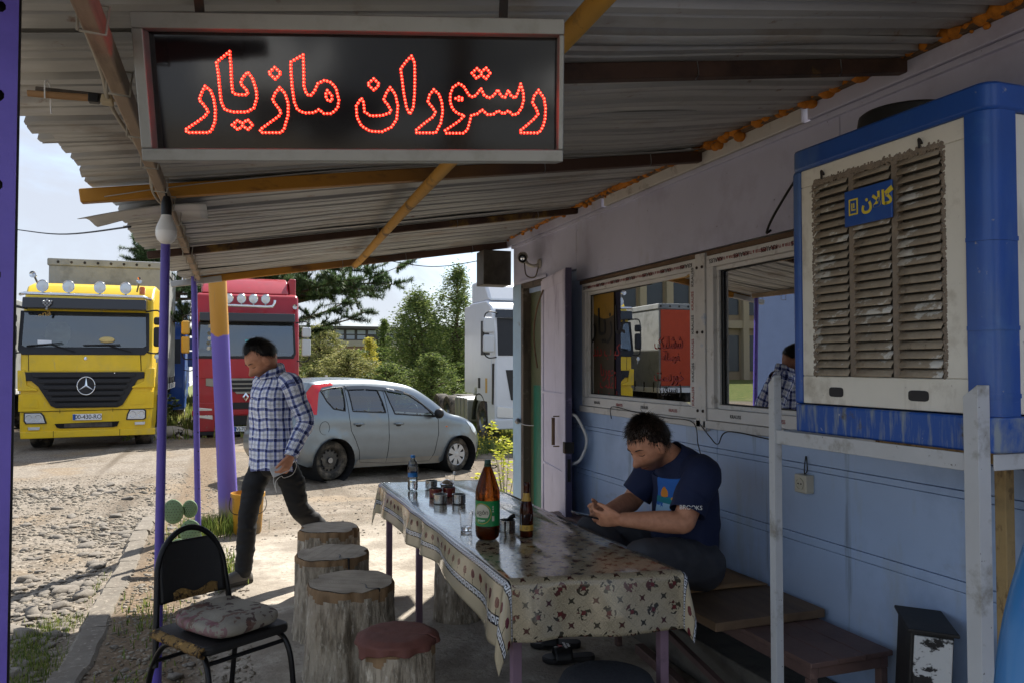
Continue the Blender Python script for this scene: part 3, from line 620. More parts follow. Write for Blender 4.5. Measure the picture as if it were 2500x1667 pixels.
# support posts
pm('purple_paint', '#5f50a8', .45, var=.07, vscale=9, layers=[('#4d4090', 4, .5, .75), ('#8a80b8', 40, .68, .74)], bump=.08, bscale=60)
def thick(nt, t, cur):
    N = nt.nodes; s = N.new('ShaderNodeSeparateXYZ'); nt.links.new(t.outputs['Object'], s.inputs[0]); n = N.new('ShaderNodeTexNoise'); n.inputs['Scale'].default_value = 9; nt.links.new(t.outputs['Object'], n.inputs[0])
    a = N.new('ShaderNodeMath'); a.operation = 'MULTIPLY_ADD'; a.inputs[1].default_value = .1; nt.links.new(n.outputs[0], a.inputs[0]); nt.links.new(s.outputs[2], a.inputs[2])
    def st(edge, c0, c1, w):
        r = N.new('ShaderNodeMapRange'); r.inputs[1].default_value = edge-w; r.inputs[2].default_value = edge+w; nt.links.new(a.outputs[0], r.inputs[0]); x = N.new('ShaderNodeMix'); x.data_type = 'RGBA'; nt.links.new(r.outputs[0], x.inputs[0])
        for i, c in ((6, c0), (7, c1)):
            if isinstance(c, str): x.inputs[i].default_value = C4(c)
            else: nt.links.new(c, x.inputs[i])
        return x.outputs[2]
    return st(.25, '#8f8577', st(1.86, '#6f5fb4', '#c08b35', .006), .07)
pm('pole_two_tone', '#6f5fb4', .6, fn=thick, layers=[('#8f7a56', 5, .62, .72, (6, 6, .3))], bump=.25, bscale=14, stretch=(4, 4, .3))
def post(name, x, y, ztop, r, label, lean=(0, 0), holes=0, mat='purple_paint', rb=None, z0=None):
    z0 = gz(x, y)-.1 if z0 is None else z0; o = empty(name, (x, y, 0), label=label, cat='post', group='canopy posts')
    MB().tube([(-lean[0], -lean[1], z0), (0, 0, (z0+ztop)/2), (lean[0], lean[1], ztop)], [rb or r, r*.98, r], 20).build('shaft', mat, o, smooth=True)
    if holes:
        m = MB(); px = Vector((-x, -y, 0)).normalized(); sd = Vector((-px.y, px.x, 0))
        for k in range(holes):
            z = .5+k*.155; cpt = px*r*.86+sd*r*.45+Vector((lean[0]*(z/ztop*2-1), 0, z)); dr = (px*.87+sd*.5).normalized(); m.lathe([(0, 0), (.006, 0), (.006, .003), (0, .003)], 8, basis(cpt, dr.cross(Vector((0, 0, 1))), (0, 0, 1)))
        m.build('bolt_hole', 'black_plastic', o)
    return o
post('support_post', -.312, 3.98, 2.23, .021, 'slim purple round post directly behind the black chair', lean=(.008, 0))
post('support_post', -.285, 7.0, 2.26, .024, 'thin purple post with drilled holes beside the cactus', lean=(-.03, 0), holes=11)
post('support_post', -.085, 7.95, 2.44, .083, 'thick round timber post, yellow above and purple below', lean=(-.072, 0), mat='pole_two_tone', rb=.092)
# perforated angle iron close to the camera at the left edge
po = empty('perforated_post', (-.385, 1.55, 0), rz=rad(8), label='purple perforated angle iron upright at the left picture edge', cat='post')
m = MB(); W, Hh, r = .054, .155, .0085
for k in range(18):
    z0 = -.1+k*Hh; cz = z0+Hh/2; hol = [(r*math.cos(a), cz+r*1.25*math.sin(a)) for a in [math.pi/8+math.pi/4*i for i in range(8)]]
    out = [(W/2, cz+.02), (.012, z0+Hh), (-.012, z0+Hh), (-W/2, cz+.02), (-W/2, cz-.02), (-.012, z0), (.012, z0), (W/2, cz-.02)]
    o_ = m.add([(a, 0, b) for a, b in hol]+[(a, 0, b) for a, b in out], [(i, (i+1) % 8, 8+(i+1) % 8, 8+i) for i in range(8)])
    m.add([(W/2, 0, cz+.02), (W/2, 0, z0+Hh), (.012, 0, z0+Hh), (-.012, 0, z0+Hh), (-W/2, 0, z0+Hh), (-W/2, 0, cz+.02), (W/2, 0, cz-.02), (W/2, 0, z0), (.012, 0, z0), (-.012, 0, z0), (-W/2, 0, z0), (-W/2, 0, cz-.02)], [(0, 1, 2), (3, 4, 5), (8, 7, 6), (11, 10, 9)])
m.build('front_flange', 'purple_paint', po, solid=.004)
box('side_flange', (-W/2-.002, 0, -.1), (-W/2+.002, .05, 2.69), 'purple_paint', po, bevel=.001)
box('back_strip', (-W/2+.004, .045, -.1), (W/2, .05, 2.69), 'black_plastic', po, bevel=.001)
# ---------------------------------------------------------------- LED sign
SC = .955
def near(p): return Vector((0, 0, 1.53))+(Vector(p)-Vector((0, 0, 1.53)))*SC
TL, TR, BR, BL = map(near, [(-.227, 1.885, 2.311), (.711, 1.634, 2.327), (.741, 1.696, 2.013), (-.198, 1.948, 1.992)])
ctr = (TL+TR+BR+BL)/4; sx_ = ((TR-TL)+(BR-BL))/2; sy_ = ((TL-BL)+(TR-BR))/2; SW, SH = sx_.length, sy_.length
Ms = basis(ctr, sx_, sy_); sign = empty('led_sign', label='black LED sign box with red glowing Persian lettering under the canopy', cat='sign'); sign.matrix_world = Ms
pm('sign_alu', '#8f8f8a', .45, .4, var=.06, layers=[('#7d7c75', 9, .5, .72)]); pm('sign_acrylic', '#0b0b0e', .09, coat=.3, layers=[('#15151a', 3, .5, .8)])
pm('led_red', '#ff3020', .4, emit='#ff2a1c', estr=1.1); pm('led_core', '#ff8a70', .4, emit='#ff5c48', estr=1.5)
w, dp = .034, .10
for a, b in [((-SW/2, SH/2-w), (SW/2, SH/2)), ((-SW/2, -SH/2), (SW/2, -SH/2+w*.8)), ((-SW/2, -SH/2+w*.8), (-SW/2+w*.7, SH/2-w)), ((SW/2-w*.35, -SH/2+w*.8), (SW/2, SH/2-w))]:
    MB().b2((a[0], a[1], -dp), (b[0], b[1], 0)).build('frame_bar', 'sign_alu', sign, bevel=.003)
MB().b2((-SW/2+.01, -SH/2+.01, -.040), (SW/2-.01, SH/2-.01, -.036)).build('face_panel', 'sign_acrylic', sign)
MB().b2((-SW/2+.004, -SH/2+.004, -dp+.004), (SW/2-.004, SH/2-.004, -.042)).build('back_box', 'sign_alu', sign)
for x in (-.33, .33): MB().bar((x, SH/2-.01, -.04), (x*1.02, SH/2+.14, -.05), .02, .004).build('hanger', 'dark_metal', sign)
QC = [(66, 52), (2259, 97), (2267, 815), (144, 815)]
def suv(px, py):
    u = v = .5
    for _ in range(12):
        f = lambda u, v: tuple(QC[0][i]*(1-u)*(1-v)+QC[1][i]*u*(1-v)+QC[2][i]*u*v+QC[3][i]*(1-u)*v for i in (0, 1))
        a = f(u, v); fu = f(u+.01, v); fv = f(u, v+.01); J = [[(fu[0]-a[0])/.01, (fv[0]-a[0])/.01], [(fu[1]-a[1])/.01, (fv[1]-a[1])/.01]]; det = J[0][0]*J[1][1]-J[0][1]*J[1][0]
        rx, ry = px-a[0], py-a[1]; u += (rx*J[1][1]-ry*J[0][1])/det; v += (J[0][0]*ry-J[1][0]*rx)/det
    return ((u-.5)*SW, (.5-v)*SH)
GL = [
 [[(2138,440),(2168,480),(2178,530),(2176,590),(2165,630),(2145,660),(2050,660),(2043,650),(2080,620),(2120,585),(2140,560),(2125,530),(2107,505),(2115,470)]],
 [[(2042,408),(2057,450),(2060,490),(2050,530),(2030,560),(2005,568),(1980,545),(1955,562),(1925,545),(1900,565),(1870,565),(1840,540),(1815,562),(1785,568),(1775,610),(1765,645),(1745,662),(1655,662),(1648,648),(1690,620),(1725,595),(1748,570),(1710,558),(1685,535),(1672,500),(1672,460),(1685,425),(1715,405),(1740,418),(1760,450),(1775,470),(1795,475),(1815,455),(1832,430),(1850,465),(1875,480),(1900,468),(1922,437),(1940,470),(1960,478),(1978,440),(1995,472),(2015,480),(2030,450)],
  [(1700,482),(1720,473),(1742,485),(1725,495)]],
 [[(1783,352),(1810,328),(1832,350),(1856,325),(1880,352),(1858,382),(1832,360),(1808,380)]],
 [[(1585,436),(1612,460),(1628,500),(1634,550),(1625,610),(1600,660),(1500,660),(1495,648),(1540,610),(1580,580),(1598,555),(1578,525),(1555,500),(1562,465)]],
 [[(1465,265),(1482,300),(1485,380),(1485,460),(1480,530),(1463,563),(1445,530),(1428,450),(1418,380),(1410,330),(1440,290)]],
 [[(1358,425),(1385,460),(1400,520),(1395,590),(1370,630),(1320,655),(1260,652),(1215,625),(1190,580),(1185,520),(1210,480),(1222,500),(1228,550),(1260,572),(1320,570),(1360,555),(1365,545),(1345,510),(1325,490),(1340,450)]],
 [[(1272,380),(1302,408),(1275,440),(1240,408)]],
 [[(908,258),(912,330),(915,420),(930,460),(950,467),(970,445),(985,405),(1020,388),(1055,400),(1080,430),(1095,490),(1090,530),(1060,560),(1020,560),(995,538),(970,555),(920,557),(885,540),(868,500),(855,420),(848,340),(845,295)],
  [(1035,440),(1058,465),(1060,495),(1040,495),(1025,465)]],
 [[(792,425),(820,455),(838,510),(838,570),(820,640),(805,660),(705,660),(698,645),(750,605),(790,575),(803,552),(780,520),(757,490),(770,455)]],
 [[(765,322),(798,350),(770,382),(735,350)]],
 [[(537,240),(545,320),(550,400),(557,450),(575,462),(630,462),(632,445),(605,415),(595,405),(605,375),(630,345),(655,380),(675,440),(678,480),(665,530),(630,552),(560,552),(520,540),(500,500),(490,420),(482,350),(472,295)]],
 [[(558,620),(585,595),(608,612),(635,592),(660,618),(640,645),(610,624),(588,645)]],
 [[(418,418),(445,440),(462,480),(472,540),(472,600),(455,650),(440,660),(335,660),(325,645),(375,610),(420,575),(437,548),(410,510),(390,490),(400,455)]]]
for loops in GL:
    m = MB()
    for lp in loops:
        P = lp+[lp[0]]; segs = [math.dist(P[i], P[i+1]) for i in range(len(lp))]; tot = sum(segs); n = max(5, round(tot/17.5)); st = tot/n
        for k in range(n):
            s = k*st; i = 0
            while s > segs[i]: s -= segs[i]; i += 1
            t = s/segs[i]; x, y = suv(P[i][0]+(P[i+1][0]-P[i][0])*t, P[i][1]+(P[i+1][1]-P[i][1])*t)
            T = Matrix.Translation((x, y, -.036)); m.m = 0; m.lathe([(.0031, 0), (.0031, .003), (.0024, .0046), (.0015, .0053)], 8, T, cap=False); m.m = 1; m.lathe([(.0015, .0053), (0, .0056)], 8, T, cap=False)
    m.build('lit_letter', ['led_red', 'led_core'], sign, smooth=2)
# ---------------------------------------------------------------- bulb, hand tool, wires
pm('bulb_white', '#d9d6cf', .35, trans=.0); pm('bulb_dome', '#e9e6e0', .3)
bu = empty('light_bulb', (-.248, 3.26, 1.99), label='unlit white LED bulb hanging from the rafter', cat='light bulb')
MB().lathe([(0, 0), (.018, .003), (.032, .016), (.0385, .035), (.038, .05)], 24, cap=False).build('diffuser', 'bulb_dome', bu, smooth=True)
MB().lathe([(.039, .05), (.037, .062), (.03, .082), (.022, .1), (.017, .118)], 24).build('housing', 'bulb_white', bu, smooth=True)
MB().lathe([(.019, .112), (.0195, .16), (.017, .168), (.012, .185), (0, .186)], 20).build('lamp_holder', 'black_plastic', bu, smooth=True)
MB().tube(smoothpath([(0, 0, .18), (-.006, 0, .21), (-.012, .0, .24)]), .004, 6).build('flex', 'cable', bu)
pm('tool_wood', '#a8825a', .7, layers=[('#6f5236', 6, .5, .7, (.2, 1, 1))]); pm('bristle', '#b7aa8f', .8)
tl = empty('paint_brush', (-.39, 2.22, 2.205), label='long handled brush tied up under the roof sheets', cat='brush')
MB().tube([(-.1, 0, 0), (-.02, .0, .002), (.035, 0, .004)], [.008, .009, .009], 10).build('handle', 'tool_wood', tl, smooth=True)
MB().b2((.035, -.012, -.008), (.06, .012, .016)).build('ferrule', 'black_plastic', tl, bevel=.003)
MB().box((.078, 0, .004), (.03, .034, .024), taper=(.8, .8)).build('head', 'bristle', tl, bevel=.004); MB().tube([(.09, 0, .004), (.14, 0, .006)], .004, 8).build('tang', 'bristle', tl)
m = MB(); m.tube(smoothpath([(-.06, -.012, -.012), (-.06, -.013, .03), (-.055, .012, .03), (-.052, .013, -.02), (-.048, .0, -.045)]), .0018, 5); m.build('tie', 'white_letters', tl)
tag(MB().b2((-.475, 2.222, 2.212), (-.31, 2.262, 2.226)).build('scrap_board', 'jamb_brown', bevel=.003), 'short dark wooden board behind the brush under the roof', 'board')
ow = MB().tube(smoothpath([(-3.4, 10.4, 3.15), (-1.98, 8.13, 2.755), (-1.16, 6.2, 2.44), (-.48, 4.2, 2.2)], 8), .005, 6).build('overhead_wire', 'cable', smooth=2); tag(ow, 'thin black wire running from the roof edge across the sky at left', 'wire')
ow = MB().tube(smoothpath([(1.1, 6.9, 2.48), (1.7, 6.95, 2.42), (2.2, 6.9, 2.5)]), .004, 6).build('overhead_wire', 'cable', smooth=2); tag(ow, 'short slack black wire under the far roof edge near the corner', 'wire')
# ---------------------------------------------------------------- evaporative cooler on its stand
pm('cooler_blue', '#1d4a94', .4, coat=.15, var=.08, layers=[('#31609f', 5, .58, .75), ('#5f7896', 2.2, .56, .8, (1, 1, .2)), ('#9a968c', 24, .66, .73)])
pm('cooler_blue_worn', '#1f4f9c', .5, layers=[('#7f8a94', 7, .5, .66, (1, 5, .6)), ('#4f4c46', 11, .6, .72), ('#b5b5ae', 20, .68, .74)])
pm('cooler_white', '#dcd8cb', .5, var=.05, layers=[('#a89f8d', 5, .55, .75), ('#8a7d68', 3.2, .6, .8, (1, 1, .25)), ('#6d6354', 26, .66, .74)])
pm('louver_dust', '#9a8d7a', .9, var=.12, vscale=14, layers=[('#c9c6bc', 5.5, .55, .58, (1, 1.1, 1.6)), ('#6f6455', 30, .6, .7)], bump=.5, bscale=70)
pm('dust', '#84786a', .95, var=.2, vscale=20, bump=.6, bscale=60); pm('cooler_yellow', '#d8c23c', .5)
X0, X1, Y0, Y1, ZB, ZT = 1.88, 2.37, 1.50, 2.275, 1.295, 2.285
ck = empty('evaporative_cooler', (X0, (Y0+Y1)/2, ZB), label='blue and white evaporative air cooler on a stand, dusty louvers', cat='air cooler')
OFF = Vector((X0, (Y0+Y1)/2, ZB))
def ckp(m, name, mat, parent=None, **k):
    m.v = [tuple(Vector(p)-OFF) for p in m.v]; return m.build(name, mat, parent or ck, **k)
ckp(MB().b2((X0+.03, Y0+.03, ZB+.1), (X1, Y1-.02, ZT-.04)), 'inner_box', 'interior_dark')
fp = MB()   # front panel around louver field, X = X0+.008
LY0, LY1, LZ0, LZ1 = 1.655, 2.165, 1.49, 2.15
for a, b in [((1.577, LZ1), (2.235, ZT-.075)), ((1.577, ZB+.1), (2.235, LZ0)), ((1.577, LZ0), (LY0, LZ1)), ((LY1, LZ0), (2.235, LZ1))]: fp.b2((X0+.008, a[0], a[1]), (X0+.03, b[0], b[1]))
ckp(fp, 'front_panel', 'cooler_white', bevel=.004)
for y in (1.823, 1.998): ckp(MB().b2((X0+.006, y-.012, LZ0), (X0+.03, y+.012, LZ1)), 'louver_divider', 'dust', bevel=.003)
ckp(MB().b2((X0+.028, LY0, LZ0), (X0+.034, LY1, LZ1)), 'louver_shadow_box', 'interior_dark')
n = 24; pitch = (LZ1-LZ0)/n
for ci, (a, b) in enumerate([(LY0, 1.811), (1.835, 1.986), (2.010, LY1)]):
    first = None
    for k in range(n):
        z = LZ0+(k+.5)*pitch
        m = MB(); m.grid(lambda u, v: (X0+.018-.016*math.sin(v*1.5)-.003*v, a+.002+(b-a-.004)*u, z-pitch*.44+pitch*.9*(1-v)), 3, 4)
        ckp(m, 'louver', 'louver_dust', smooth=True, solid=.0015)
m = MB()   # dust crust round the louver field
for yy, zz, hy, hz in [((LY0+LY1)/2, LZ1+.003, .26, .010), (LY1+.005, (LZ0+LZ1)/2, .009, .33), (LY0-.004, (LZ0+LZ1)/2, .006, .33), ]:
    for _ in range(900 if hy > .1 else 520):
        y = yy+random.uniform(-1, 1)*hy; z = zz+random.gauss(0, .5)*hz if hy > .1 else zz+random.uniform(-1, 1)*hz; r = random.uniform(.002, .0055); m.ball((X0+.0075, y, z), (.0018, r, r), 6, 4)
tag(ckp(m, 'dust_crust', 'dust', smooth=2), kind='stuff')
def slot(y, z, w):
    m = MB(); m.prism([(w*math.copysign(abs(math.cos(a))**.4, math.cos(a)), .016*math.copysign(abs(math.sin(a))**.5, math.sin(a))) for a in np.linspace(0, 2*math.pi, 20, endpoint=False)], 0, .0015, basis((X0+.0075, y, z), (0, -1, 0), (0, 0, 1))); ckp(m, 'slot', 'black_plastic')
slot(2.075, 1.438, .032); slot(1.745, 1.438, .036)
bl = ckp(MB().b2((X0-.012, 1.815, 1.972), (X0-.004, 2.008, 2.088)), 'name_plate', 'cooler_blue', bevel=.003)
Mp = Matrix.Translation(-OFF) @ basis((X0-.0125, 1.872, 2.035), (0, -1, 0), (0, 0, 1))
text('lettering', '\ufee5\ufefb\ufe8e\ufb94', 'cooler_yellow', Mp, .062, bl, .0008, bold=.002)
m = MB(); Mp2 = basis((X0-.0122, 1.968, 2.032), (0, -1, 0), (0, 0, 1))
for a, b in [((-.019, -.026), (.019, -.021)), ((-.019, .021), (.019, .026)), ((-.019, -.021), (-.014, .021)), ((.014, -.021), (.019, .021)), ((-.008, -.012), (-.004, .012)), ((-.004, -.012), (.009, -.008)), ((.0, -.004), (.004, .012))]: m.b2((a[0], a[1], 0), (b[0], b[1], .0012), Mp2)
m.v = [tuple(Vector(p)-OFF) for p in m.v]; m.build('emblem', 'cooler_yellow', bl)
ckp(MB().b2((X0, 2.235, ZB+.095), (X1, Y1, ZT-.07)), 'corner_post', 'cooler_blue', bevel=.014)
m = MB(); R_ = .05; cy, cx = Y0+R_, X0+R_
pts = [(X0, 1.576)]+[(cx-R_*math.cos(a), cy-R_*math.sin(a)) for a in np.linspace(0, math.pi/2, 9)]+[(X0+.10, Y0), (X0+.10, Y0+.02), (cx, cy), (X0+.02, 1.576)]
m.prism(pts, ZB+.095, ZT-.07); ckp(m, 'corner_post', 'cooler_blue', smooth=True, bevel=.002)
for z in (1.44, 1.62, 1.86): ckp(MB().prism([(x-.003 if i < 10 else x, y-.002 if i < 11 else y) for i, (x, y) in enumerate(pts)], z, z+.012), 'post_rib', 'cooler_blue', smooth=True)
m = MB()
for z in (1.56, 1.49): m.lathe([(.009, 0), (.008, .005), (0, .007)], 10, basis((X0+.024, Y0+.017, z), (1, -1, 0), (0, 0, 1)))
ckp(m, 'button', 'cooler_white', smooth=True)
def rrect(x0, y0, x1, y1, r, k=6):
    out = []
    for cx, cy, a0 in ((x1-r, y1-r, 0), (x0+r, y1-r, 90), (x0+r, y0+r, 180), (x1-r, y0+r, 270)):
        for i in range(k+1): a = rad(a0+90*i/k); out.append((cx+r*math.cos(a), cy+r*math.sin(a)))
    return out
ckp(MB().prism(rrect(X0-.006, Y0-.006, X1, Y1+.006, .045), ZT-.075, ZT), 'top_cap', 'cooler_blue', smooth=True, bevel=.009)
ckp(MB().prism(rrect(X0-.004, Y0-.004, X1, Y1+.004, .035), ZB, ZB+.095), 'base_tray', 'cooler_blue_worn', smooth=True, bevel=.006)
ckp(MB().b2((X0+.102, Y0+.008, ZB+.1), (X1, Y0+.03, ZT-.076)), 'side_panel', 'cooler_white', bevel=.004)
m = MB()
for y in (2.12, 1.72): m.tube(smoothpath([(X0+.008, y, 2.172), (X0-.004, y, 2.185), (X0-.003, y, 2.168), (X0-.002, y+.002, 2.158)], 4), .004, 6)
ckp(m, 'hook', 'dark_metal', smooth=2)
pm('black_tub', '#1d1d1c', .5, layers=[('#3a3834', 6, .5, .7)])
m = MB(); m.lathe([(.13, 0), (.16, .01), (.17, .05), (.165, .09), (.15, .1), (.145, .085), (.1, .08), (0, .08)], 28, Matrix.Scale(.8, 4, (1, 0, 0))); tag(m.build('black_tub', 'black_tub', smooth=True, loc=(2.14, 2.02, ZT), rot=(.06, .03, 0)), 'upturned black rubber tub on top of the air cooler', 'tub')
tag(MB().tube(smoothpath([(2.36, 1.95, 2.46), (2.33, 2.3, 2.42), (2.32, 2.55, 2.40), (2.34, 2.75, 2.38), (2.31, 2.9, 2.22), (2.32, 2.98, 2.14), (2.35, 2.99, 2.15)]), .006, 6).build('loose_cable', 'cable', smooth=2), 'loose black cable hanging down the lilac wall left of the cooler', 'cable')
pm('stand_white', '#b9bbbc', .55, var=.06, layers=[('#8b8880', 9, .56, .7), ('#3f352c', 34, .66, .7), ('#6e4326', 6, .68, .74)], bump=.1)
pm('stand_rust', '#a58b5e', .75, layers=[('#4a2f1c', 16, .5, .62, (1, 1, .5)), ('#7d6b4c', 6, .5, .7)], bump=.35, bscale=50)
stn = empty('cooler_stand', (1.86, 1.9, 0), label='white painted angle iron stand carrying the air cooler', cat='stand')
SO = Vector((1.86, 1.9, 0))
def sp(m, name, mat, **k):
    m.v = [tuple(Vector(p)-SO) for p in m.v]; return m.build(name, mat, stn, **k)
for y, zt, w in ((2.345, 1.49, .032), (1.535, 1.475, .044)):
    m = MB(); pr = [(1.838, y+w/2), (1.838, y-w/2), (1.838+w, y-w/2), (1.838+w, y-w/2+.005), (1.843, y-w/2+.005), (1.843, y+w/2)]
    m.prism(pr, -.02, zt); o = len(m.v)-6; m.v[o] = (*m.v[o][:2], zt-.03); m.v[o+5] = (*m.v[o+5][:2], zt-.03); sp(m, 'post', 'stand_white', bevel=.0015)
sp(MB().b2((1.846, 1.555, 1.245), (1.852, 2.332, 1.293)), 'front_rail', 'stand_white', bevel=.002); sp(MB().b2((1.85, 1.56, 1.245), (1.885, 2.33, 1.25)), 'front_flange', 'stand_white')
sp(MB().b2((1.885, 1.505, 1.25), (2.4, 1.51, 1.293)), 'side_rail', 'stand_white', bevel=.002)
sp(MB().b2((1.885, 2.335, 1.25), (2.4, 2.34, 1.293)), 'side_rail', 'stand_white', bevel=.002)
sp(MB().b2((2.30, 1.80, 0), (2.34, 1.84, 1.25)), 'rear_leg', 'stand_rust', bevel=.004)
sp(MB().b2((2.30, 1.51, 1.21), (2.34, 2.33, 1.248)), 'rear_rail', 'stand_rust', bevel=.004)
# black case leaning at the wall, blue pipe
pm('case_black', '#1d1c1b', .6, layers=[('#34312c', 4, .5, .7)]); pm('case_paint', '#23211f', .7, layers=[('#c4c5c3', 6.5, .43, .46, (1, 1, 1.5)), ('#8f8562', 4, .6, .64)], bump=.3)
cs = empty('metal_case', (2.205, 1.955, 0), label='black metal case with patchy white paint leaning by the wall', cat='case', rot=(0, rad(-3), rad(143)))
MB().b2((0, -.24, .0), (.13, 0, .64)).build('body', 'case_black', cs, bevel=.006); MB().b2((.005, .001, .0), (.12, .012, .63)).build('painted_end', 'case_paint', cs, bevel=.004); MB().b2((-.012, -.25, .64), (.142, .02, .652)).build('lid', 'case_black', cs, bevel=.004)
MB().b2((-.016, .001, .05), (-.002, .03, .25)).build('latch', 'dark_metal', cs, bevel=.003)
pm('pipe_blue', '#2f6fa5', .3, coat=.2, var=.06)
tag(MB().tube(smoothpath([(1.12, .80, .0), (1.16, .86, .5), (1.215, .92, .95), (1.33, .95, 1.2), (1.5, .96, 1.4)]), [.05]*33, 24).build('plastic_pipe', 'pipe_blue', smooth=True), 'bent blue plastic pipe at the lower right edge', 'pipe')
# ---------------------------------------------------------------- bench
pm('bench_maroon', '#66504a', .55, var=.1, layers=[('#4c3836', 4, .5, .7), ('#8a6e63', 15, .62, .74)], bump=.1); pm('plank_brown', '#6f5a45', .6, layers=[('#4a3a2c', 5, .45, .7, (1, .15, 1)), ('#8a7558', 22, .6, .75, (1, .1, 1))], bump=.15, bscale=30, stretch=(1, .1, 1))
pm('cardboard', '#8d6e4c', .8, var=.08, layers=[('#5d4630', 3, .52, .7)]); pm('step_concrete', '#6d675d', .9, var=.15, layers=[('#4c473f', 5, .5, .7)], bump=.4)
bn = empty('bench', (2.16, 3.7, 0), label='long low maroon bench with steel legs along the blue wall', cat='bench'); BO = Vector((2.16, 3.7, 0))
def bp_(m, name, mat, **k):
    m.v = [tuple(Vector(p)-BO) for p in m.v]; return m.build(name, mat, bn, **k)
for i in range(3): bp_(MB().b2((1.965+i*.129, 2.3+.002*i, .435), (1.965+i*.129+.126, 5.3, .455)), 'seat_board', 'bench_maroon', bevel=.004)
bp_(MB().b2((1.975, 2.315, .39), (2.01, 5.28, .434)), 'front_rail', 'bench_maroon', bevel=.003); bp_(MB().b2((2.3, 2.315, .39), (2.335, 5.28, .434)), 'back_rail', 'bench_maroon', bevel=.003)
bp_(MB().b2((2.011, 2.315, .392), (2.299, 2.345, .432)), 'end_rail', 'bench_maroon', bevel=.003)
for y in (2.33, 3.84, 5.2):
    for x in (1.99, 2.315): bp_(MB().b2((x-.016, y-.016, 0), (x+.016, y+.016, .39)), 'leg', 'bench_maroon', bevel=.003)
bp_(MB().bar((1.99, 3.82, .33), (1.99, 2.36, .05), .03, .03), 'brace', 'bench_maroon', bevel=.003)
tag(MB().b2((1.83, 2.69, .457), (2.375, 3.62, .494)).build('loose_plank', 'plank_brown', bevel=.005), 'thick bare wooden plank lying across the bench', 'plank')
m = MB(); m.grid(lambda u, v: (1.86+.51*u, 3.06+.95*v, .499+.006*math.sin(u*3+v*4)*(1-v)), 10, 12); cb = m.build('cardboard_sheet', 'cardboard', smooth=True, solid=.005); tag(cb, 'flattened brown cardboard the seated man sits on', 'cardboard')
tag(MB().b2((2.12, 2.5, .0), (2.398, 5.6, .2)).build('concrete_step', 'step_concrete', bevel=.012), 'rough concrete footing under the bench', 'step')
tag(MB().b2((1.62, 2.55, .0), (1.67, 3.9, .05)).build('wooden_beam', 'bench_maroon', bevel=.005, rot=(0, 0, rad(-6))), 'reddish timber lying on the ground under the table', 'beam')
# dark bag behind the seated man
pm('bag_black', '#1b1c20', .8, var=.2, bump=.3); m = MB(); m.ball((0, 0, .17), (.08, .12, .17), 20, 14)
tag(m.build('black_bag', 'bag_black', smooth=2, loc=(2.26, 3.62, .46), rot=(0, rad(6), 0)), 'dark soft bag against the wall behind the seated man', 'bag')
# ---------------------------------------------------------------- table and cloth
pm('leg_mauve', '#7c6472', .5, var=.08, layers=[('#574650', 6, .55, .72), ('#9a8590', 25, .66, .74)]); pm('table_board', '#5a4636', .7)
NL, NR, FL, FR = Vector((.945, 2.66, 0)), Vector((1.59, 2.565, 0)), Vector((.925, 5.12, 0)), Vector((1.555, 5.02, 0)); TZ = .752
tb = empty('dining_table', (1.25, 3.8, 0), label='long steel legged dining table under the patterned cloth', cat='table'); TO = Vector((1.25, 3.8, 0))
def tp(m, name, mat, **k):
    m.v = [tuple(Vector(p)-TO) for p in m.v]; return m.build(name, mat, tb, **k)
tp(MB().prism([tuple(p.xy) for p in (NL, NR, FR, FL)], TZ-.03, TZ-.006), 'top', 'table_board', bevel=.004)
def leg_at(x, y): tp(MB().b2((x-.018, y-.018, 0), (x+.018, y+.018, TZ-.03)), 'leg', 'leg_mauve', bevel=.003)
for x, y in [(.985, 2.71), (1.55, 2.63), (.965, 5.06), (1.51, 4.96), (1.035, 4.5)]: leg_at(x, y)
for a, b in [((.985, 2.71), (1.55, 2.63)), ((.985, 2.71), (.965, 5.06)), ((1.55, 2.63), (1.51, 4.96))]: tp(MB().bar((*a, TZ-.06), (*b, TZ-.06), .03, .03), 'apron_rail', 'leg_mauve', bevel=.003)
CW, CL = .65, 2.46
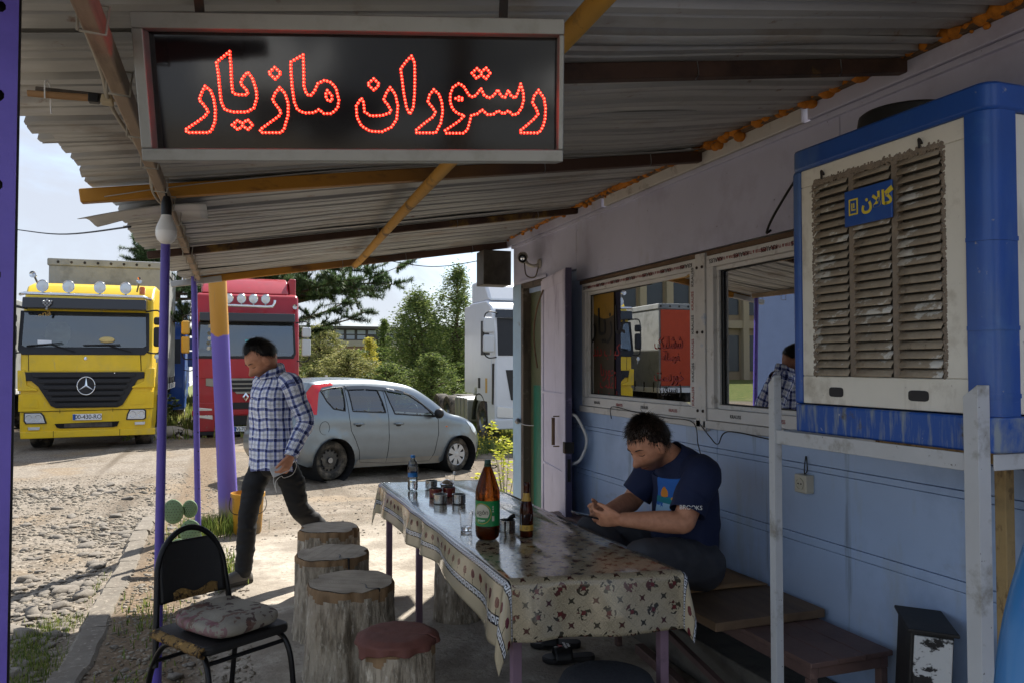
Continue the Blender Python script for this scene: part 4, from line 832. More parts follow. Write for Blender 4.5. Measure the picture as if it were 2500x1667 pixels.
def cloth_fn(nt, t, cur):
    u, v, _ = xuv(nt, t); sp_ = xnoise(nt, t, 420, det=2); mot = xnoise(nt, t, 7)
    base = xmix((mot-.4)*4, '#9c917a', '#877c66'); base = xmix((sp_ > .56), base, '#7a7058'); base = xmix((sp_ < .40), base, '#c2b698')
    wob = xnoise(nt, t, 26)
    p = .088; a = (u+v)/p+(wob-.5)*.10; b = (u-v)/p+(wob-.5)*.08; fa = a.fr()-.5; fb = b.fr()-.5; ln = (fa.ab() > .488).mx(fb.ab() > .488); base = xmix(ln*.5, base, '#5b5445')
    r = X_.op('SQRT', fa*fa+fb*fb); th = X_.op('ARCTAN2', fb, fa); par = ((a.fl()+b.fl())*.5).fr() > .25; par2 = ((a.fl())*.5).fr() > .25
    star = r < ((th*4).cos()*.06+(th*8).cos()*.035+.155); wob2 = xnoise(nt, t, 60)
    lf_ = xnoise(nt, t, 46, det=2); vine = (lf_ > .515)*(r < .43)*(r > .08)
    red = xmix(par2, '#3d1a17', '#2b281c'); base = xmix(star, base, red); base = xmix(vine*par, base, xmix((mot > .56), '#302b1f', '#46201c')); base = xmix((r < (.13+(wob2-.5)*.2))*par, base, '#561c1c')
    # side borders: tulips between two greek key bands
    def side(s, base):
        zone = s > .0; base = xmix(zone, base, '#a89c82')
        tu = v/.082; k = tu.fr()-.5; off = ((tu.fl()*.618).fr()-.5)*.02
        tul = X_.op('SQRT', (k*k)*.008+(s-.085+off)*(s-.085+off)*.9) < (.019+(wob2-.5)*.014); st = (k+(wob2-.5)*.25).ab() < .035
        base = xmix(zone*st*(s > .09)*(s < .135), base, '#4d4a33'); base = xmix(zone*tul, base, '#571a22')
        for c, h in ((.018, .0135), (.155, .017)):
            d = (s-c)/h; band = d.ab() < 1.; g = (v/(h*2.1)).fr(); q = d*.5+.5
            key = ((g < .14)+((q > .80))*(g < .8)+(g > .66)*(g < .80)*(q > .32)+(q > .30)*(q < .46)*(g > .34)*(g < .80)+(g > .34)*(g < .47)*(q > .30)*(q < .64)+(q < .12)) > .5
            base = xmix(band, base, '#c9ccd0'); base = xmix(band*key, base, '#16171f'); base = xmix((d.ab() > .88)*(d.ab() < 1.12), base, '#16171f')
        return base
    base = side(u*-1., base); return side(u-CW, base)
pm('vinyl_cloth', '#9c9178', .15, fn=cloth_fn, bump=.12, bscale=5, bdist=.02, coord='UV', stretch=(2.2, 1, 1), coat=.35, spec=.5)
us = sorted(set([-.245+.245*i/22 for i in range(23)]+[CW*i/26 for i in range(27)]+[CW+.16*i/14 for i in range(15)])); vs_ = sorted(set([-.215+.215*i/18 for i in range(19)]+[CL*i/100 for i in range(101)]+[CL+.16*i/8 for i in range(9)]))
def clothpos(s, t):
    a = -s if s < 0 else (s-CW if s > CW else 0.); b = -t if t < 0 else (t-CL if t > CL else 0.)
    cu, cv = min(1, max(0, s/CW)), min(1, max(0, t/CL)); p = NL*(1-cu)*(1-cv)+NR*cu*(1-cv)+FR*cu*cv+FL*(1-cu)*cv
    ex = (NR-NL).normalized(); ey = (FL-NL).normalized(); r = math.hypot(a, b)
    if r == 0:
        z = TZ+.003+.0025*noise.noise(Vector((s*5, t*3, 0)))
        for c, amp, w, k in ((.30, .006, .012, .05), (.42, .008, .010, .03), (.56, .007, .010, .02), (.12, .003, .012, .06)):
            d = (s-c-k*math.sin(t*2.1+c*9)); z += amp*math.exp(-(d/w)**2)*sstep(0, .5, t)*sstep(CL, CL-.6, t)*(.55+.45*math.sin(t*3.3+c*20))
        return Vector((p.x, p.y, z))
    sa = -1 if s < 0 else 1; sb = -1 if t < 0 else 1; d = (ex*(a*sa)+ey*(b*sb)); d = d/max(1e-6, d.length)
    along = t if a > 0 and b == 0 else s
    wave = .016*math.sin(along*(13 if a > 0 and b == 0 else 17)+1.3*math.sin(along*5))*min(1, r/.15) if (a == 0 or b == 0) else .02*math.sin(3*math.atan2(b, a))*min(1, r/.2)
    out = .012+.07*r*(1+.5*(a > 0 and b > 0))+wave; sl = 1.0
    if a > 0 and b == 0 and s < 0: sl = .72+.28*(1-sstep(0, .55, t))+.1*sstep(CL-.5, CL, t)+.05*math.sin(t*5)
    k = min(r, .012); drop = (r-k)*sl+k*.5
    return Vector((p.x, p.y, TZ+.002-drop))+d*(k*.7+out*min(1, r/.02))
m = MB(); nu = len(us); uvs = []
for t in vs_:
    for s in us: m.v.append(tuple(clothpos(s, t))); uvs.append((s, t))
m.f = [(j*nu+i, j*nu+i+1, (j+1)*nu+i+1, (j+1)*nu+i) for j in range(len(vs_)-1) for i in range(nu-1)]; m.mi = [0]*len(m.f)
cl = m.build('tablecloth', 'vinyl_cloth', smooth=2, solid=.0012); set_uv(cl.data, uvs); tag(cl, 'glossy beige vinyl tablecloth with flowers and key pattern borders', 'tablecloth')
TT = TZ+.0075
# ---------------------------------------------------------------- things on the table
glass_mat('clear_pet', (1, 1, 1), .03, .03, (.86, .9, .93)); pm('glass_clear', '#ffffff', .02, trans=1., ior=1.45); pm('amber_pet', '#a8531a', .06, trans=.92, ior=1.2); pm('amber_dark', '#4a1c0c', .04, trans=.75, ior=1.3)
pm('beer', '#3a1606', .05, trans=.6, ior=1.33); pm('cap_green', '#0d3a2b', .4); pm('cap_blue', '#1c6fb5', .4); pm('label_green', '#0f7a3f', .4, var=.08, vscale=30); pm('label_pale', '#b9b6a4', .5); pm('label_gold', '#b8923e', .45); pm('label_silver', '#8d9199', .5, layers=[('#5b5f67', 40, .5, .6)])
pm('tin', '#a9a9a6', .22, 1, var=.1, vscale=20, layers=[('#7d7a75', 12, .55, .7)]); pm('tin_inside', '#3c3a37', .5, .6); pm('tin_red', '#6b1714', .35, layers=[('#c9b26a', 70, .6, .63), ('#2a0d0c', 25, .6, .7)])
def lath(parent, name, prof, mat, n=28, cap=True, **k): return MB().lathe(prof, n, cap=cap).build(name, mat, parent, smooth=True, **k)
wb = empty('water_bottle', (1.046, 4.73, TT), label='small clear water bottle with blue cap at the far table end', cat='bottle')
lath(wb, 'body', [(0, .004), (.012, .002), (.026, 0), (.0305, .008), (.031, .03), (.0295, .045), (.031, .05), (.0295, .062), (.031, .075), (.0285, .095), (.031, .115), (.032, .14), (.028, .165), (.018, .182), (.0125, .19), (.0125, .2)], 'clear_pet', cap=False)
lath(wb, 'water', [(0, .005), (.029, .006), (.0295, .06), (0, .0601)], 'glass_clear'); lath(wb, 'label', [(.0315, .082), (.0300, .095), (.0315, .108)], 'cap_blue', cap=False)
lath(wb, 'cap', [(.0145, .198), (.0145, .212), (.013, .214), (0, .2142)], 'cap_blue')
pb = empty('beer_bottle', (1.07, 3.31, TT), label='large brown plastic beer bottle with green label', cat='bottle')
lath(pb, 'body', [(0, .012), (.02, .003), (.04, 0), (.051, .012), (.0545, .035), (.0545, .06), (.053, .065), (.0535, .17), (.0548, .178), (.0545, .205), (.050, .225), (.038, .262), (.026, .295), (.019, .313), (.0145, .318), (.0145, .33)], 'amber_pet', 40, cap=False)
lath(pb, 'beer', [(0, .013), (.04, .003), (.050, .015), (.0525, .04), (.052, .172), (0, .1721)], 'beer', 32)
lb = lath(pb, 'label', [(.0552, .062), (.0548, .066), (.0545, .165), (.0552, .172)], 'label_green', 40, cap=False)
Mb = lambda ang, z, r=.0558: Matrix.Rotation(ang, 4, 'Z') @ basis((0, -r, z), (1, 0, 0), (0, 0, 1))
def wrap(o, r, ang0=0.):
    for v in o.data.vertices:
        x, y, z = v.co; rr = r+y; a = ang0+x/r; v.co = (rr*math.sin(a), -rr*math.cos(a), z)
def curved(parent, name, mat, pts, r, ang0, th=.0006):
    m = MB(); m.prism(pts, 0, th, Matrix(((1, 0, 0, 0), (0, 0, -1, 0), (0, 1, 0, 0), (0, 0, 0, 1)))); o = m.build(name, mat, parent); wrap(o, r, ang0); return o
def disc(parent, name, mat, cx, cz, r, R0, ang0, lo=-9., thk=0.):
    m = MB(); m.grid(lambda u, v: (cx+r*v*math.cos(2*math.pi*u), 0, max(lo, cz+r*v*math.sin(2*math.pi*u))), 28, 8); o = m.build(name, mat, parent, smooth=2); wrap(o, R0, ang0); return o
circ = lambda cx, cz, r, n=28: [(cx+r*math.cos(2*math.pi*i/n), cz+r*math.sin(2*math.pi*i/n)) for i in range(n)]
va = math.atan2(1.07, 3.31)*-1   # faces the camera
disc(lb, 'emblem', 'label_gold', -.028, .117, .045, .0556, va); disc(lb, 'emblem', 'label_green', -.028, .117, .0425, .0560, va); disc(lb, 'emblem', 'label_pale', -.028, .122, .036, .0564, va, .10)
def ctext(parent, s, mat, size, x, z, r, ang0):
    o = text('lettering', s, mat, Matrix(((1, 0, 0, x), (0, 0, -1, 0), (0, 1, 0, z), (0, 0, 0, 1))), size, parent, .0003); wrap(o, r, ang0); return o
ctext(lb, '\u10d0\u10d5\u10d1\u10d8', 'black_letters', .026, -.026, .122, .0576, va); ctext(lb, '\u10da\u10e3\u10d3\u10d8', 'white_letters', .012, -.03, .088, .0566, va)
for z in (.147, .137, .127): curved(lb, 'icon', 'label_pale', circ(.025, z, .0038, 10), .0557, va)
curved(lb, 'barcode', 'label_pale', [(.02, .085), (.031, .085), (.031, .107), (.02, .107)], .0557, va)
lath(pb, 'cap', [(.016, .318), (.0165, .326), (.0145, .328), (.0145, .345), (.013, .347), (0, .3472)], 'cap_green'); MB().tube(smoothpath([(.016, 0, .318), (.03, -.004, .322), (.042, 0, .314), (.03, .004, .308), (.014, .005, .312)]), .0025, 6).build('carry_ring', 'cap_green', pb, smooth=2)
gb = empty('glass_bottle', (1.245, 3.285, TT), label='slim dark brown glass beer bottle with gold label', cat='bottle')
lath(gb, 'body', [(0, .006), (.02, .002), (.028, 0), (.0305, .005), (.0305, .115), (.0295, .13), (.022, .16), (.0155, .18), (.0135, .2), (.0128, .222), (.0145, .224), (.0145, .236), (.0125, .2405), (.010, .2405)], 'amber_dark', cap=False)
lath(gb, 'label', [(.0309, .03), (.0309, .055)], 'label_gold', cap=False); curved(gb, 'torn_label', 'label_silver', [(-.026, .035), (.0, .05), (.02, .075), (.026, .1), (.012, .108), (-.008, .1), (-.028, .104), (-.03, .07)], .0312, -.36); lath(gb, 'neck_label', [(.0226, .16), (.0166, .178), (.0146, .195)], 'label_gold', cap=False)
ctext(gb, 'LD', 'black_letters', .014, .0, .042, .0318, -.36)
def tumbler(loc, label, sc_=1.):
    o = empty('drinking_glass', loc, label=label, cat='glass', group='glasses on the table'); m = MB(); n = 32; out = [(.026, 0), (.0265, .012), (.029, .05), (.0325, .088)]; inn = [(.0312, .088), (.0275, .05), (.0245, .016), (0, .013)]
    m.lathe([(0, 0)]+out+inn, n); 
    for i, (x, y, z) in enumerate(m.v):
        a = math.atan2(y, x); rr = math.hypot(x, y)
        if z < .07 and rr > .02: f = 1+.025*math.cos(a*10); m.v[i] = (x*f*sc_, y*f*sc_, z*sc_)
        else: m.v[i] = (x*sc_, y*sc_, z*sc_)
    m.build('vessel', 'glass_clear', o, smooth=True); return o
tumbler((1.03, 3.51, TT), 'clear fluted tumbler in front of the large beer bottle'); t2 = tumbler((1.275, 4.70, TT), 'clear glass standing among the tins at the back', .95)
MB().lathe([(.006, 0), (.014, .02), (.0, .024)], 10).build('paper', 'white_letters', t2, loc=(.022, 0, .085), rot=(.3, .5, 0))
def tin(x, y, label, mat='tin', r=.037, h=.05):
    o = empty('tin_can', (x, y, TT), label=label, cat='tin', group='open tins used as ashtrays'); MB().lathe([(r, 0), (r+.0012, .001), (r+.0012, .003), (r, .004), (r, h-.004), (r+.0012, h-.003), (r+.0012, h), (r-.0015, h)], 32, cap=False).build('wall', mat, o, smooth=True)
    MB().lathe([(r-.0015, h), (r-.0015, .004), (0, .004)], 28, cap=False).build('inside', 'tin_inside', o, smooth=True); return o
tin(1.093, 4.235, 'bare steel tin, left of the two in the front row'); tin(1.19, 4.2, 'dented bare steel tin, right of the two in the front row'); tin(1.118, 4.44, 'dark red printed tin behind the left steel tin', 'tin_red'); tin(1.2, 4.45, 'dark red printed tin behind the right steel tin', 'tin_red'); tin(1.17, 4.76, 'plain steel tin at the back left of the group', h=.048)
pk = tin(1.205, 3.43, 'steel tin with a crumpled dark wrapper beside the beer bottle')
m = MB(); m.grid(lambda u, v: (.05*u-.012, .03*v-.015, .045+.022*u+.008*math.sin(v*5+u*4)), 8, 6); m.build('wrapper', 'black_plastic', pk, smooth=True, solid=.001)
sb = empty('sugar_bowl', (1.235, 4.63, TT), label='round steel sugar bowl with a domed lid', cat='bowl'); lath(sb, 'bowl', [(.03, 0), (.036, .006), (.038, .035), (.042, .042)], 'tin'); lath(sb, 'lid', [(.043, .043), (.042, .047), (.025, .062), (.008, .069), (0, .07)], 'chrome')
# ---------------------------------------------------------------- stump stools
def rings(nt, t, cur):
    x, y, z = xuv(nt, t, 'Object'); n = xnoise(nt, t, 3.2, 'Object'); r = X_.op('SQRT', x*x+y*y)+(n-.5)*.05; w = (r*520).sin()*.5+.5; a = xmix(w*.35, '#ab9e8b', '#c4b8a4'); a = xmix(((x*90+y*40+n*6).sin() > .75)*.25, a, '#7d7263'); return xmix((xnoise(nt, t, 7, 'Object')-.46)*3.2, a, '#857a69')
pm('stump_end', '#a39684', .8, fn=rings, bump=.25, bscale=40); pm('stump_bark', '#b8ab97', .95, layers=[('#857a69', 26, .46, .58, (1, 1, .22)), ('#d6ccba', 34, .55, .66, (1, 1, .4)), ('#968977', 5, .5, .7), ('#8a7358', 2.2, .6, .68)], bump=1., bscale=42, bdist=.03, stretch=(1, 1, .35))
pm('split_wood', '#8f7353', .8, layers=[('#5f4a34', 9, .5, .7, (1, 1, .2))], bump=.3); pm('red_cloth', '#6b4239', .75, var=.12, vscale=14, bump=.3, bscale=50)
pm('cut_wood', '#b08a54', .7)
def stump(x, y, r, h, label, seed, lean=0., notch=True):
    o = empty('stump_stool', (x, y, 0), rz=seed*1.3, label=label, cat='stool', group='log stools along the table'); n = 110; k = 30; m = MB(); vs = []
    def rr(a, z):
        q = 1+.09*noise.noise(Vector((math.cos(a)*1.2, math.sin(a)*1.2, seed*5)))+.05*noise.noise(Vector((math.cos(a)*3, math.sin(a)*3, seed+z*.6)))
        q *= 1.06-.06*z/h+.05*math.exp(-z/.06); g = noise.noise(Vector((math.cos(a)*9, math.sin(a)*9, z*3+seed))); q += .05*g*(z < h-.012)+.03*noise.noise(Vector((math.cos(a)*22, math.sin(a)*22, z*6+seed)))*(z < h-.012)
        if notch:
            for a0, w in ((2.2+seed, .18), (5.1+seed*.7, .1)): 
                d = (a-a0+math.pi) % (2*math.pi)-math.pi; q -= .13*math.exp(-(d/w)**2)
        return r*q
    for i in range(k+1):
        z = h*i/k
        for j in range(n): a = 2*math.pi*j/n; q = rr(a, z)*(1-.02*(i == k)); vs.append((q*math.cos(a), q*math.sin(a), z+(.006*noise.noise(Vector((math.cos(a)*2, math.sin(a)*2, seed))) if i == k else 0)))
    fs_ = [(i*n+j, i*n+(j+1) % n, (i+1)*n+(j+1) % n, (i+1)*n+j) for i in range(k) for j in range(n)]; m.add(vs, fs_)
    m.mi = [1 if vs[f[3]][2] > h-.02-.085*max(0, noise.noise(Vector((math.cos(2*math.pi*(f[0] % n)/n)*2.2, math.sin(2*math.pi*(f[0] % n)/n)*2.2, seed+4)))+.12) else 0 for f in fs_]; m.build('bark', ['stump_bark', 'split_wood'], o, smooth=2)
    m = MB(); vs = [(0, 0, h+.002)]; 
    for f in (.33, .66, .985):
        for j in range(n): a = 2*math.pi*j/n; q = rr(a, h)*.98*f; vs.append((q*math.cos(a), q*math.sin(a), h+.002+.004*noise.noise(Vector((q*9*math.cos(a), q*9*math.sin(a), seed)))+(.006*noise.noise(Vector((math.cos(a)*2, math.sin(a)*2, seed))) if f > .9 else 0)))
    m.add(vs, [(0, 1+j, 1+(j+1) % n) for j in range(n)]+[(1+i*n+j, 1+(i+1)*n+j, 1+(i+1)*n+(j+1) % n, 1+i*n+(j+1) % n) for i in range(2) for j in range(n)]); m.build('cut_top', 'stump_end', o, smooth=2)
    return o
stump(.60, 5.3, .195, .45, 'wide log stool farthest along the table, top partly in sun', .3)
s2 = stump(.545, 4.59, .208, .45, 'log stool with cracked top, second from the far end', 1.7)
s3 = stump(.56, 3.93, .207, .455, 'broad log stool with rough bark in the middle of the row', 2.9)
def crack(o, a, r0, r1, h):
    m = MB(); pts = []
    for i in range(9): t = i/8; r = r0+(r1-r0)*t; b = a+.12*math.sin(t*7); pts.append((r*math.cos(b), r*math.sin(b), h+.0045))
    m.tube(pts, [.0012+.005*i/8 for i in range(9)], 6, ell=.3); m.tube([pts[-1], (pts[-1][0]*1.01, pts[-1][1]*1.01, h*.7), (pts[-1][0]*1.02, pts[-1][1]*1.02, h*.35)], [.007, .006, .002], 6); m.build('crack', 'black_plastic', o, smooth=2)
crack(s2, -1.9-1.7*1.3+.6, .05, .2, .45); crack(s3, -1.4-2.9*1.3+.3, .06, .205, .455)
s4 = stump(.645, 3.2, .148, .42, 'smaller log stool covered with dark red cloth', 4.4, notch=False)
m = MB(); n = 60
def clf(u, v):
    a = u*2*math.pi; R0 = .158+.012*noise.noise(Vector((math.cos(a)*2, math.sin(a)*2, 3)))
    if v < .6: q = v/.6; return (R0*q*math.cos(a), R0*q*math.sin(a), .432+.004*noise.noise(Vector((q*math.cos(a)*4, q*math.sin(a)*4, 1)))-.012*max(0, q-.85)/.15)
    q = (v-.6)/.4; dr = .03+.028*noise.noise(Vector((math.cos(a)*1.6, math.sin(a)*1.6, 8)))+(.02 if abs(a-4.0) < .2 else 0); return ((R0+.008+.01*math.sin(a*11)*q)*math.cos(a), (R0+.008+.01*math.sin(a*11)*q)*math.sin(a), .42-dr*q)
m.grid(clf, n, 24); m.build('cloth_cover', 'red_cloth', s4, smooth=2, solid=.003)
stump(1.30, 4.6, .13, .40, 'log stool half hidden under the table', 6.1, notch=False)
pm('grey_felt', '#33353a', .95, var=.25, vscale=60, layers=[('#8f8d88', 130, .70, .72)], bump=.5, bscale=80)
gs = empty('padded_stool', (1.30, 2.60, 0), label='stool wrapped in dark grey felt at the bottom edge', cat='stool')
MB().lathe([(0, .40), (.12, .398), (.165, .385), (.178, .36), (.18, .30), (.172, .24)], 36, cap=False).build('felt_cover', 'grey_felt', gs, smooth=2); MB().lathe([(.15, 0), (.155, .3)], 28).build('log', 'stump_bark', gs, smooth=True)
m = MB(); m.prism([(-.03, -.05), (.03, -.05), (.025, .05), (-.02, .055)], 0, .008, basis((.045, -.181, .33), (1, 0, 0), (0, 0, 1))); m.build('bare_patch', 'cut_wood', gs)
# ---------------------------------------------------------------- black chair with cushion
pm('chair_tube', '#131315', .35, .3, var=.2); pm('chair_vinyl', '#1b1a1a', .5, var=.15, layers=[('#33302d', 12, .6, .75)], bump=.15, bscale=90); pm('foam_yellow', '#7d6237', .95, layers=[('#2b1f14', 38, .5, .58), ('#b08a4a', 22, .58, .66)], bump=1., bscale=60)
fd = Vector((.535, -.845, 0)).normalized(); ch = empty('chair', (-.03, 3.435, 0), rz=math.atan2(fd.y, fd.x)-math.pi/2, label='worn black stacking chair with torn seat edge and round back', cat='chair')
# local: +y forward, x right(of sitter is -?), seat 0.40 wide
sw, sd = .20, .195
m = MB(); m.prism(rrect(-sw, -sd, sw, sd, .05), .425, .462); m.build('seat', 'chair_vinyl', ch, smooth=True, bevel=.012)
m = MB()
m.grid(lambda u, v: ((1 if True else 1)*(sw-.005+.022*math.sin(v*math.pi)), -sd+.03+.36*u, .428+.034*v+.006*noise.noise(Vector((u*14, v*6, 0)))), 30, 6); torn = m.build('torn_edge', 'foam_yellow', ch, smooth=True, solid=.012)
def arch(t):   # back frame loop param 0..1
    a = math.pi*t; return (math.cos(a)*.185, math.sin(a))
pts = []
lean = .16
for z in (.30, .45, .55, .62): pts.append((.184-.030*(z-.3)/.32, -sd-.012-lean*(z-.42), z))
for i in range(1, 12): a = math.pi*i/12; pts.append((.154*math.cos(a), -sd-.012-lean*(.62+.205*math.sin(a)-.42), .62+.205*math.sin(a)))
pts += [(-x, y, z) for x, y, z in pts[:4]][::-1]
MB().tube(smoothpath(pts, 4), .0125, 12).build('back_frame', 'chair_tube', ch, smooth=True)
m = MB()
def bkf(u, v):
    z = .535+.24*v; hw = .146*math.sqrt(max(.02, 1-max(0, (z-.62)/.22)**2.4)); x = (2*u-1)*hw; return (x, -sd-.012-lean*(z-.42)-.018*(1-(x/.15)**2), z)
m.grid(bkf, 22, 18); m.build('backrest', 'chair_vinyl', ch, smooth=2, solid=.022, bevel=0)
m = MB(); m.grid(lambda u, v: (-.02-.11*u*0+.0+(.11-.2*u), -sd+.002-lean*(.118+.03*v)+.005*noise.noise(Vector((u*20, v*3, 1)))-.012*(1-((.11-.2*u)/.18)**2), .538+(.034+.012*math.sin(u*9))*v), 24, 5); m.build('torn_padding', 'foam_yellow', ch, smooth=True, solid=.006)
for s in (-1, 1):
    MB().tube(smoothpath([(s*.165, .12, .42), (s*.175, .17, .40), (s*.182, .205, .33), (s*.186, .225, .18), (s*.19, .24, 0)]), .0115, 10).build('leg', 'chair_tube', ch, smooth=True)
    MB().tube(smoothpath([(s*.165, .05, .418), (s*.175, -.12, .405), (s*.19, -.20, .30), (s*.197, -.235, .15), (s*.2, -.26, 0)]), .0115, 10).build('leg', 'chair_tube', ch, smooth=True)
MB().tube([(-.175, .17, .39), (.175, .17, .39)], .009, 8).build('crossbar', 'chair_tube', ch, smooth=True); MB().tube([(-.19, -.18, .33), (.19, -.18, .33)], .009, 8).build('crossbar', 'chair_tube', ch, smooth=True)
def cush(nt, t, cur):
    u, v, w_ = xuv(nt, t, 'Object'); n = xnoise(nt, t, 8, 'Object'); n2 = xnoise(nt, t, 30, 'Object'); base = xmix((n-.4)*3, '#8f897c', '#6f6a60')
    base = xmix(((n2 > .56)*(n > .46)*(u < .05)), base, '#4a3a36'); pais = (((v*60+n*26).sin() > .3)*(n > .57)); base = xmix(pais*.8, base, '#5f4138')
    edge = (u > .115+.0)*1.; tri = ((v*150).sin() > -.1); return xmix(edge*((n2 > .5))*.7, base, '#7a5058')
pm('cushion_print', '#8f897c', .8, fn=cush, bump=.3, bscale=90)
cu = MB(); cu.ball((0, 0, 0), (1, 1, 1), 40, 20)
for i, (x, y, z) in enumerate(cu.v):
    sx2 = math.copysign(abs(x)**.55, x); sy2 = math.copysign(abs(y)**.55, y); f = max(abs(sx2), abs(sy2)); cu.v[i] = (.165*sx2, .18*sy2, .036*math.copysign(abs(z)**.8, z)+.006*noise.noise(Vector((x*2.5, y*2.5, 0)))+(.012*(y < -.5)))
cuo = cu.build('seat_cushion', 'cushion_print', smooth=2, loc=(-.012, 3.415, .498), rot=(0, 0, math.atan2(fd.y, fd.x)-math.pi/2+.05)); tag(cuo, 'faded patterned cushion lying on the black chair', 'cushion')
# ---------------------------------------------------------------- cactus, bucket, sandals, weeds
pm('cactus_green', '#6f8762', .7, var=.1, vscale=18, layers=[('#93a882', 5, .5, .7)], bump=.15); pm('spine', '#4a4438', .8)
cac = empty('prickly_pear_cactus', (-.335, 6.45, gz(-.335, 6.45)), label='prickly pear cactus with flat round pads by the kerb', cat='cactus')
rt = Vector((.94, -.34, 0))
for cx, cz, r, tilt, yy in [(-.075, .40, .095, .1, .06), (.065, .415, .07, -.15, .1), (.045, .255, .095, .05, 0), (-.03, .10, .10, 0, .04)]:
    M = basis((cx*rt.x-yy*.3, cx*rt.y+yy, cz), rt+Vector((0, 0, tilt*.4)), (0, .15*tilt, 1)); pad = MB(); pad.ball((0, 0, 0), (r*.86, r, .024), 24, 16, M); po_ = pad.build('pad', 'cactus_green', cac, smooth=2)
    sp2 = MB()
    for i in range(-4, 5):
        for j in range(-4, 5):
            x, y = (i+.5*(j % 2))*r*.24, j*r*.22
            if (x/r/.86)**2+(y/r)**2 < .85:
                zz = .024*math.sqrt(max(0, 1-(x/r/.86)**2-(y/r)**2)); sp2.tube([M @ Vector((x, y, zz)), M @ Vector((x+.004, y+.004, zz+.011))], [.0042, .0006], 4)
                sp2.tube([M @ Vector((x, y, -zz)), M @ Vector((x+.004, y+.004, -zz-.009))], [.0022, .0004], 4)
    tag(sp2.build('spines', 'spine', po_), kind='stuff')
pm('bucket_yellow', '#c08a1c', .55, layers=[('#6b5f4a', 3.5, .48, .62, (1, 1, .6)), ('#e0a21a', 6, .62, .68)], bump=.1)
bk = empty('bucket', (.14, 7.62, gz(.14, 7.62)), label='dirty yellow plastic bucket by the timber post', cat='bucket')
MB().lathe([(.115, 0), (.122, .02), (.14, .33), (.152, .335), (.152, .37), (.146, .372), (.138, .34), (.118, .03), (0, .025)], 32).build('body', 'bucket_yellow', bk, smooth=True)
MB().tube(smoothpath([(-.15, 0, .33), (-.16, -.09, .25), (-.1, -.16, .2), (.1, -.16, .2), (.16, -.09, .26), (.15, 0, .33)]), .004, 6).build('handle', 'dark_metal', bk, smooth=2)
pm('sandal_black', '#151516', .5, var=.15); pm('sandal_red', '#8a1d22', .5)
def sandal(x, y, rz, label):
    o = empty('slide_sandal', (x, y, .0), rz=rz, label=label, cat='sandal', group='sandals under the table')
    sole = [(-.13, -.03), (-.11, -.042), (-.03, -.04), (.05, -.052), (.11, -.046), (.138, -.015), (.132, .02), (.1, .045), (.03, .048), (-.05, .036), (-.115, .036), (-.135, .0)]
    MB().prism([tuple(p.xy) for p in smoothpath([(a, b, 0) for a, b in sole], 4, True)], .004, .032).build('sole', 'sandal_black', o, smooth=True, bevel=.006)
    m = MB(); m.grid(lambda u, v: (.0+.09*v-.01, -.056*math.cos(math.pi*u)*(1), .02+.062*math.sin(math.pi*u)*(1-.12*v)), 16, 6); st = m.build('strap', 'sandal_black', o, smooth=True, solid=.005)
    text('lettering', 'CHICAGO', 'white_letters', basis((.022, -.002, .084), (0, -1, 0), (1, 0, .1)), .018, st, .0006); text('lettering', 'BULLS', 'white_letters', basis((.004, -.002, .0845), (0, -1, 0), (1, 0, .1)), .018, st, .0006)
    m = MB(); m.prism([(-.012, 0), (-.02, .012), (-.008, .006), (.008, .006), (.02, .012), (.012, 0), (.006, -.012), (-.006, -.012)], 0, .001, basis((.05, 0, .0822), (0, -1, 0), (1, 0, .0))); m.build('emblem', 'sandal_red', st)
    return o
sandal(1.66, 3.93, rad(160), 'black slide sandal farther under the table'); sandal(1.645, 3.72, rad(168), 'black slide sandal nearer the felt stool')
pm('weed_yellow', '#b8b23a', .6, fn=fgrass('#8f9a32', '#b9b843', '#d8cf5a')); pm('weed_stem', '#6b6a3a', .7); pm('flower_yellow', '#e0c934', .5)
def leafset(m, c, r, n, size):
    for _ in range(n):
        d = Vector((random.gauss(0, 1), random.gauss(0, 1), random.gauss(0, 1))).normalized()*r*random.random()**.4; p = Vector(c)+d; x, y, z = frame((random.gauss(0, 1), random.gauss(0, 1), .6+random.random())); s = size*random.uniform(.6, 1.3)
        m.add([p-x*s, p-y*s*.45, p+x*s, p+y*s*.45], [(0, 1, 2, 3)])
def weed(x, y, h, label, n=6):
    o = empty('leafy_weed', (x, y, gz(x, y)), label=label, cat='weed'); st = MB(); lf = MB()
    for k in range(n):
        a = random.random()*6.28; r = random.uniform(.02, .16); hh = h*random.uniform(.6, 1); top = (r*math.cos(a), r*math.sin(a), hh); st.tube(smoothpath([(0, 0, 0), (top[0]*.4, top[1]*.4, hh*.5), top], 4), [.005, .005, .005, .004, .004, .004, .003, .003, .002], 5)
        leafset(lf, top, .07, 26, .028); leafset(lf, (top[0]*.7, top[1]*.7, hh*.72), .06, 12, .024); leafset(lf, (top[0]*.4, top[1]*.4, hh*.4), .08, 10, .022)
    st.build('stem', 'weed_stem', o); tag(lf.build('leaf_mass', 'weed_yellow', o), kind='stuff'); return o
weed(2.43, 6.98, .95, 'tall yellow green weed beside the building corner', 6); weed(2.34, 7.4, .42, 'low yellow green weed left of the building corner', 5)
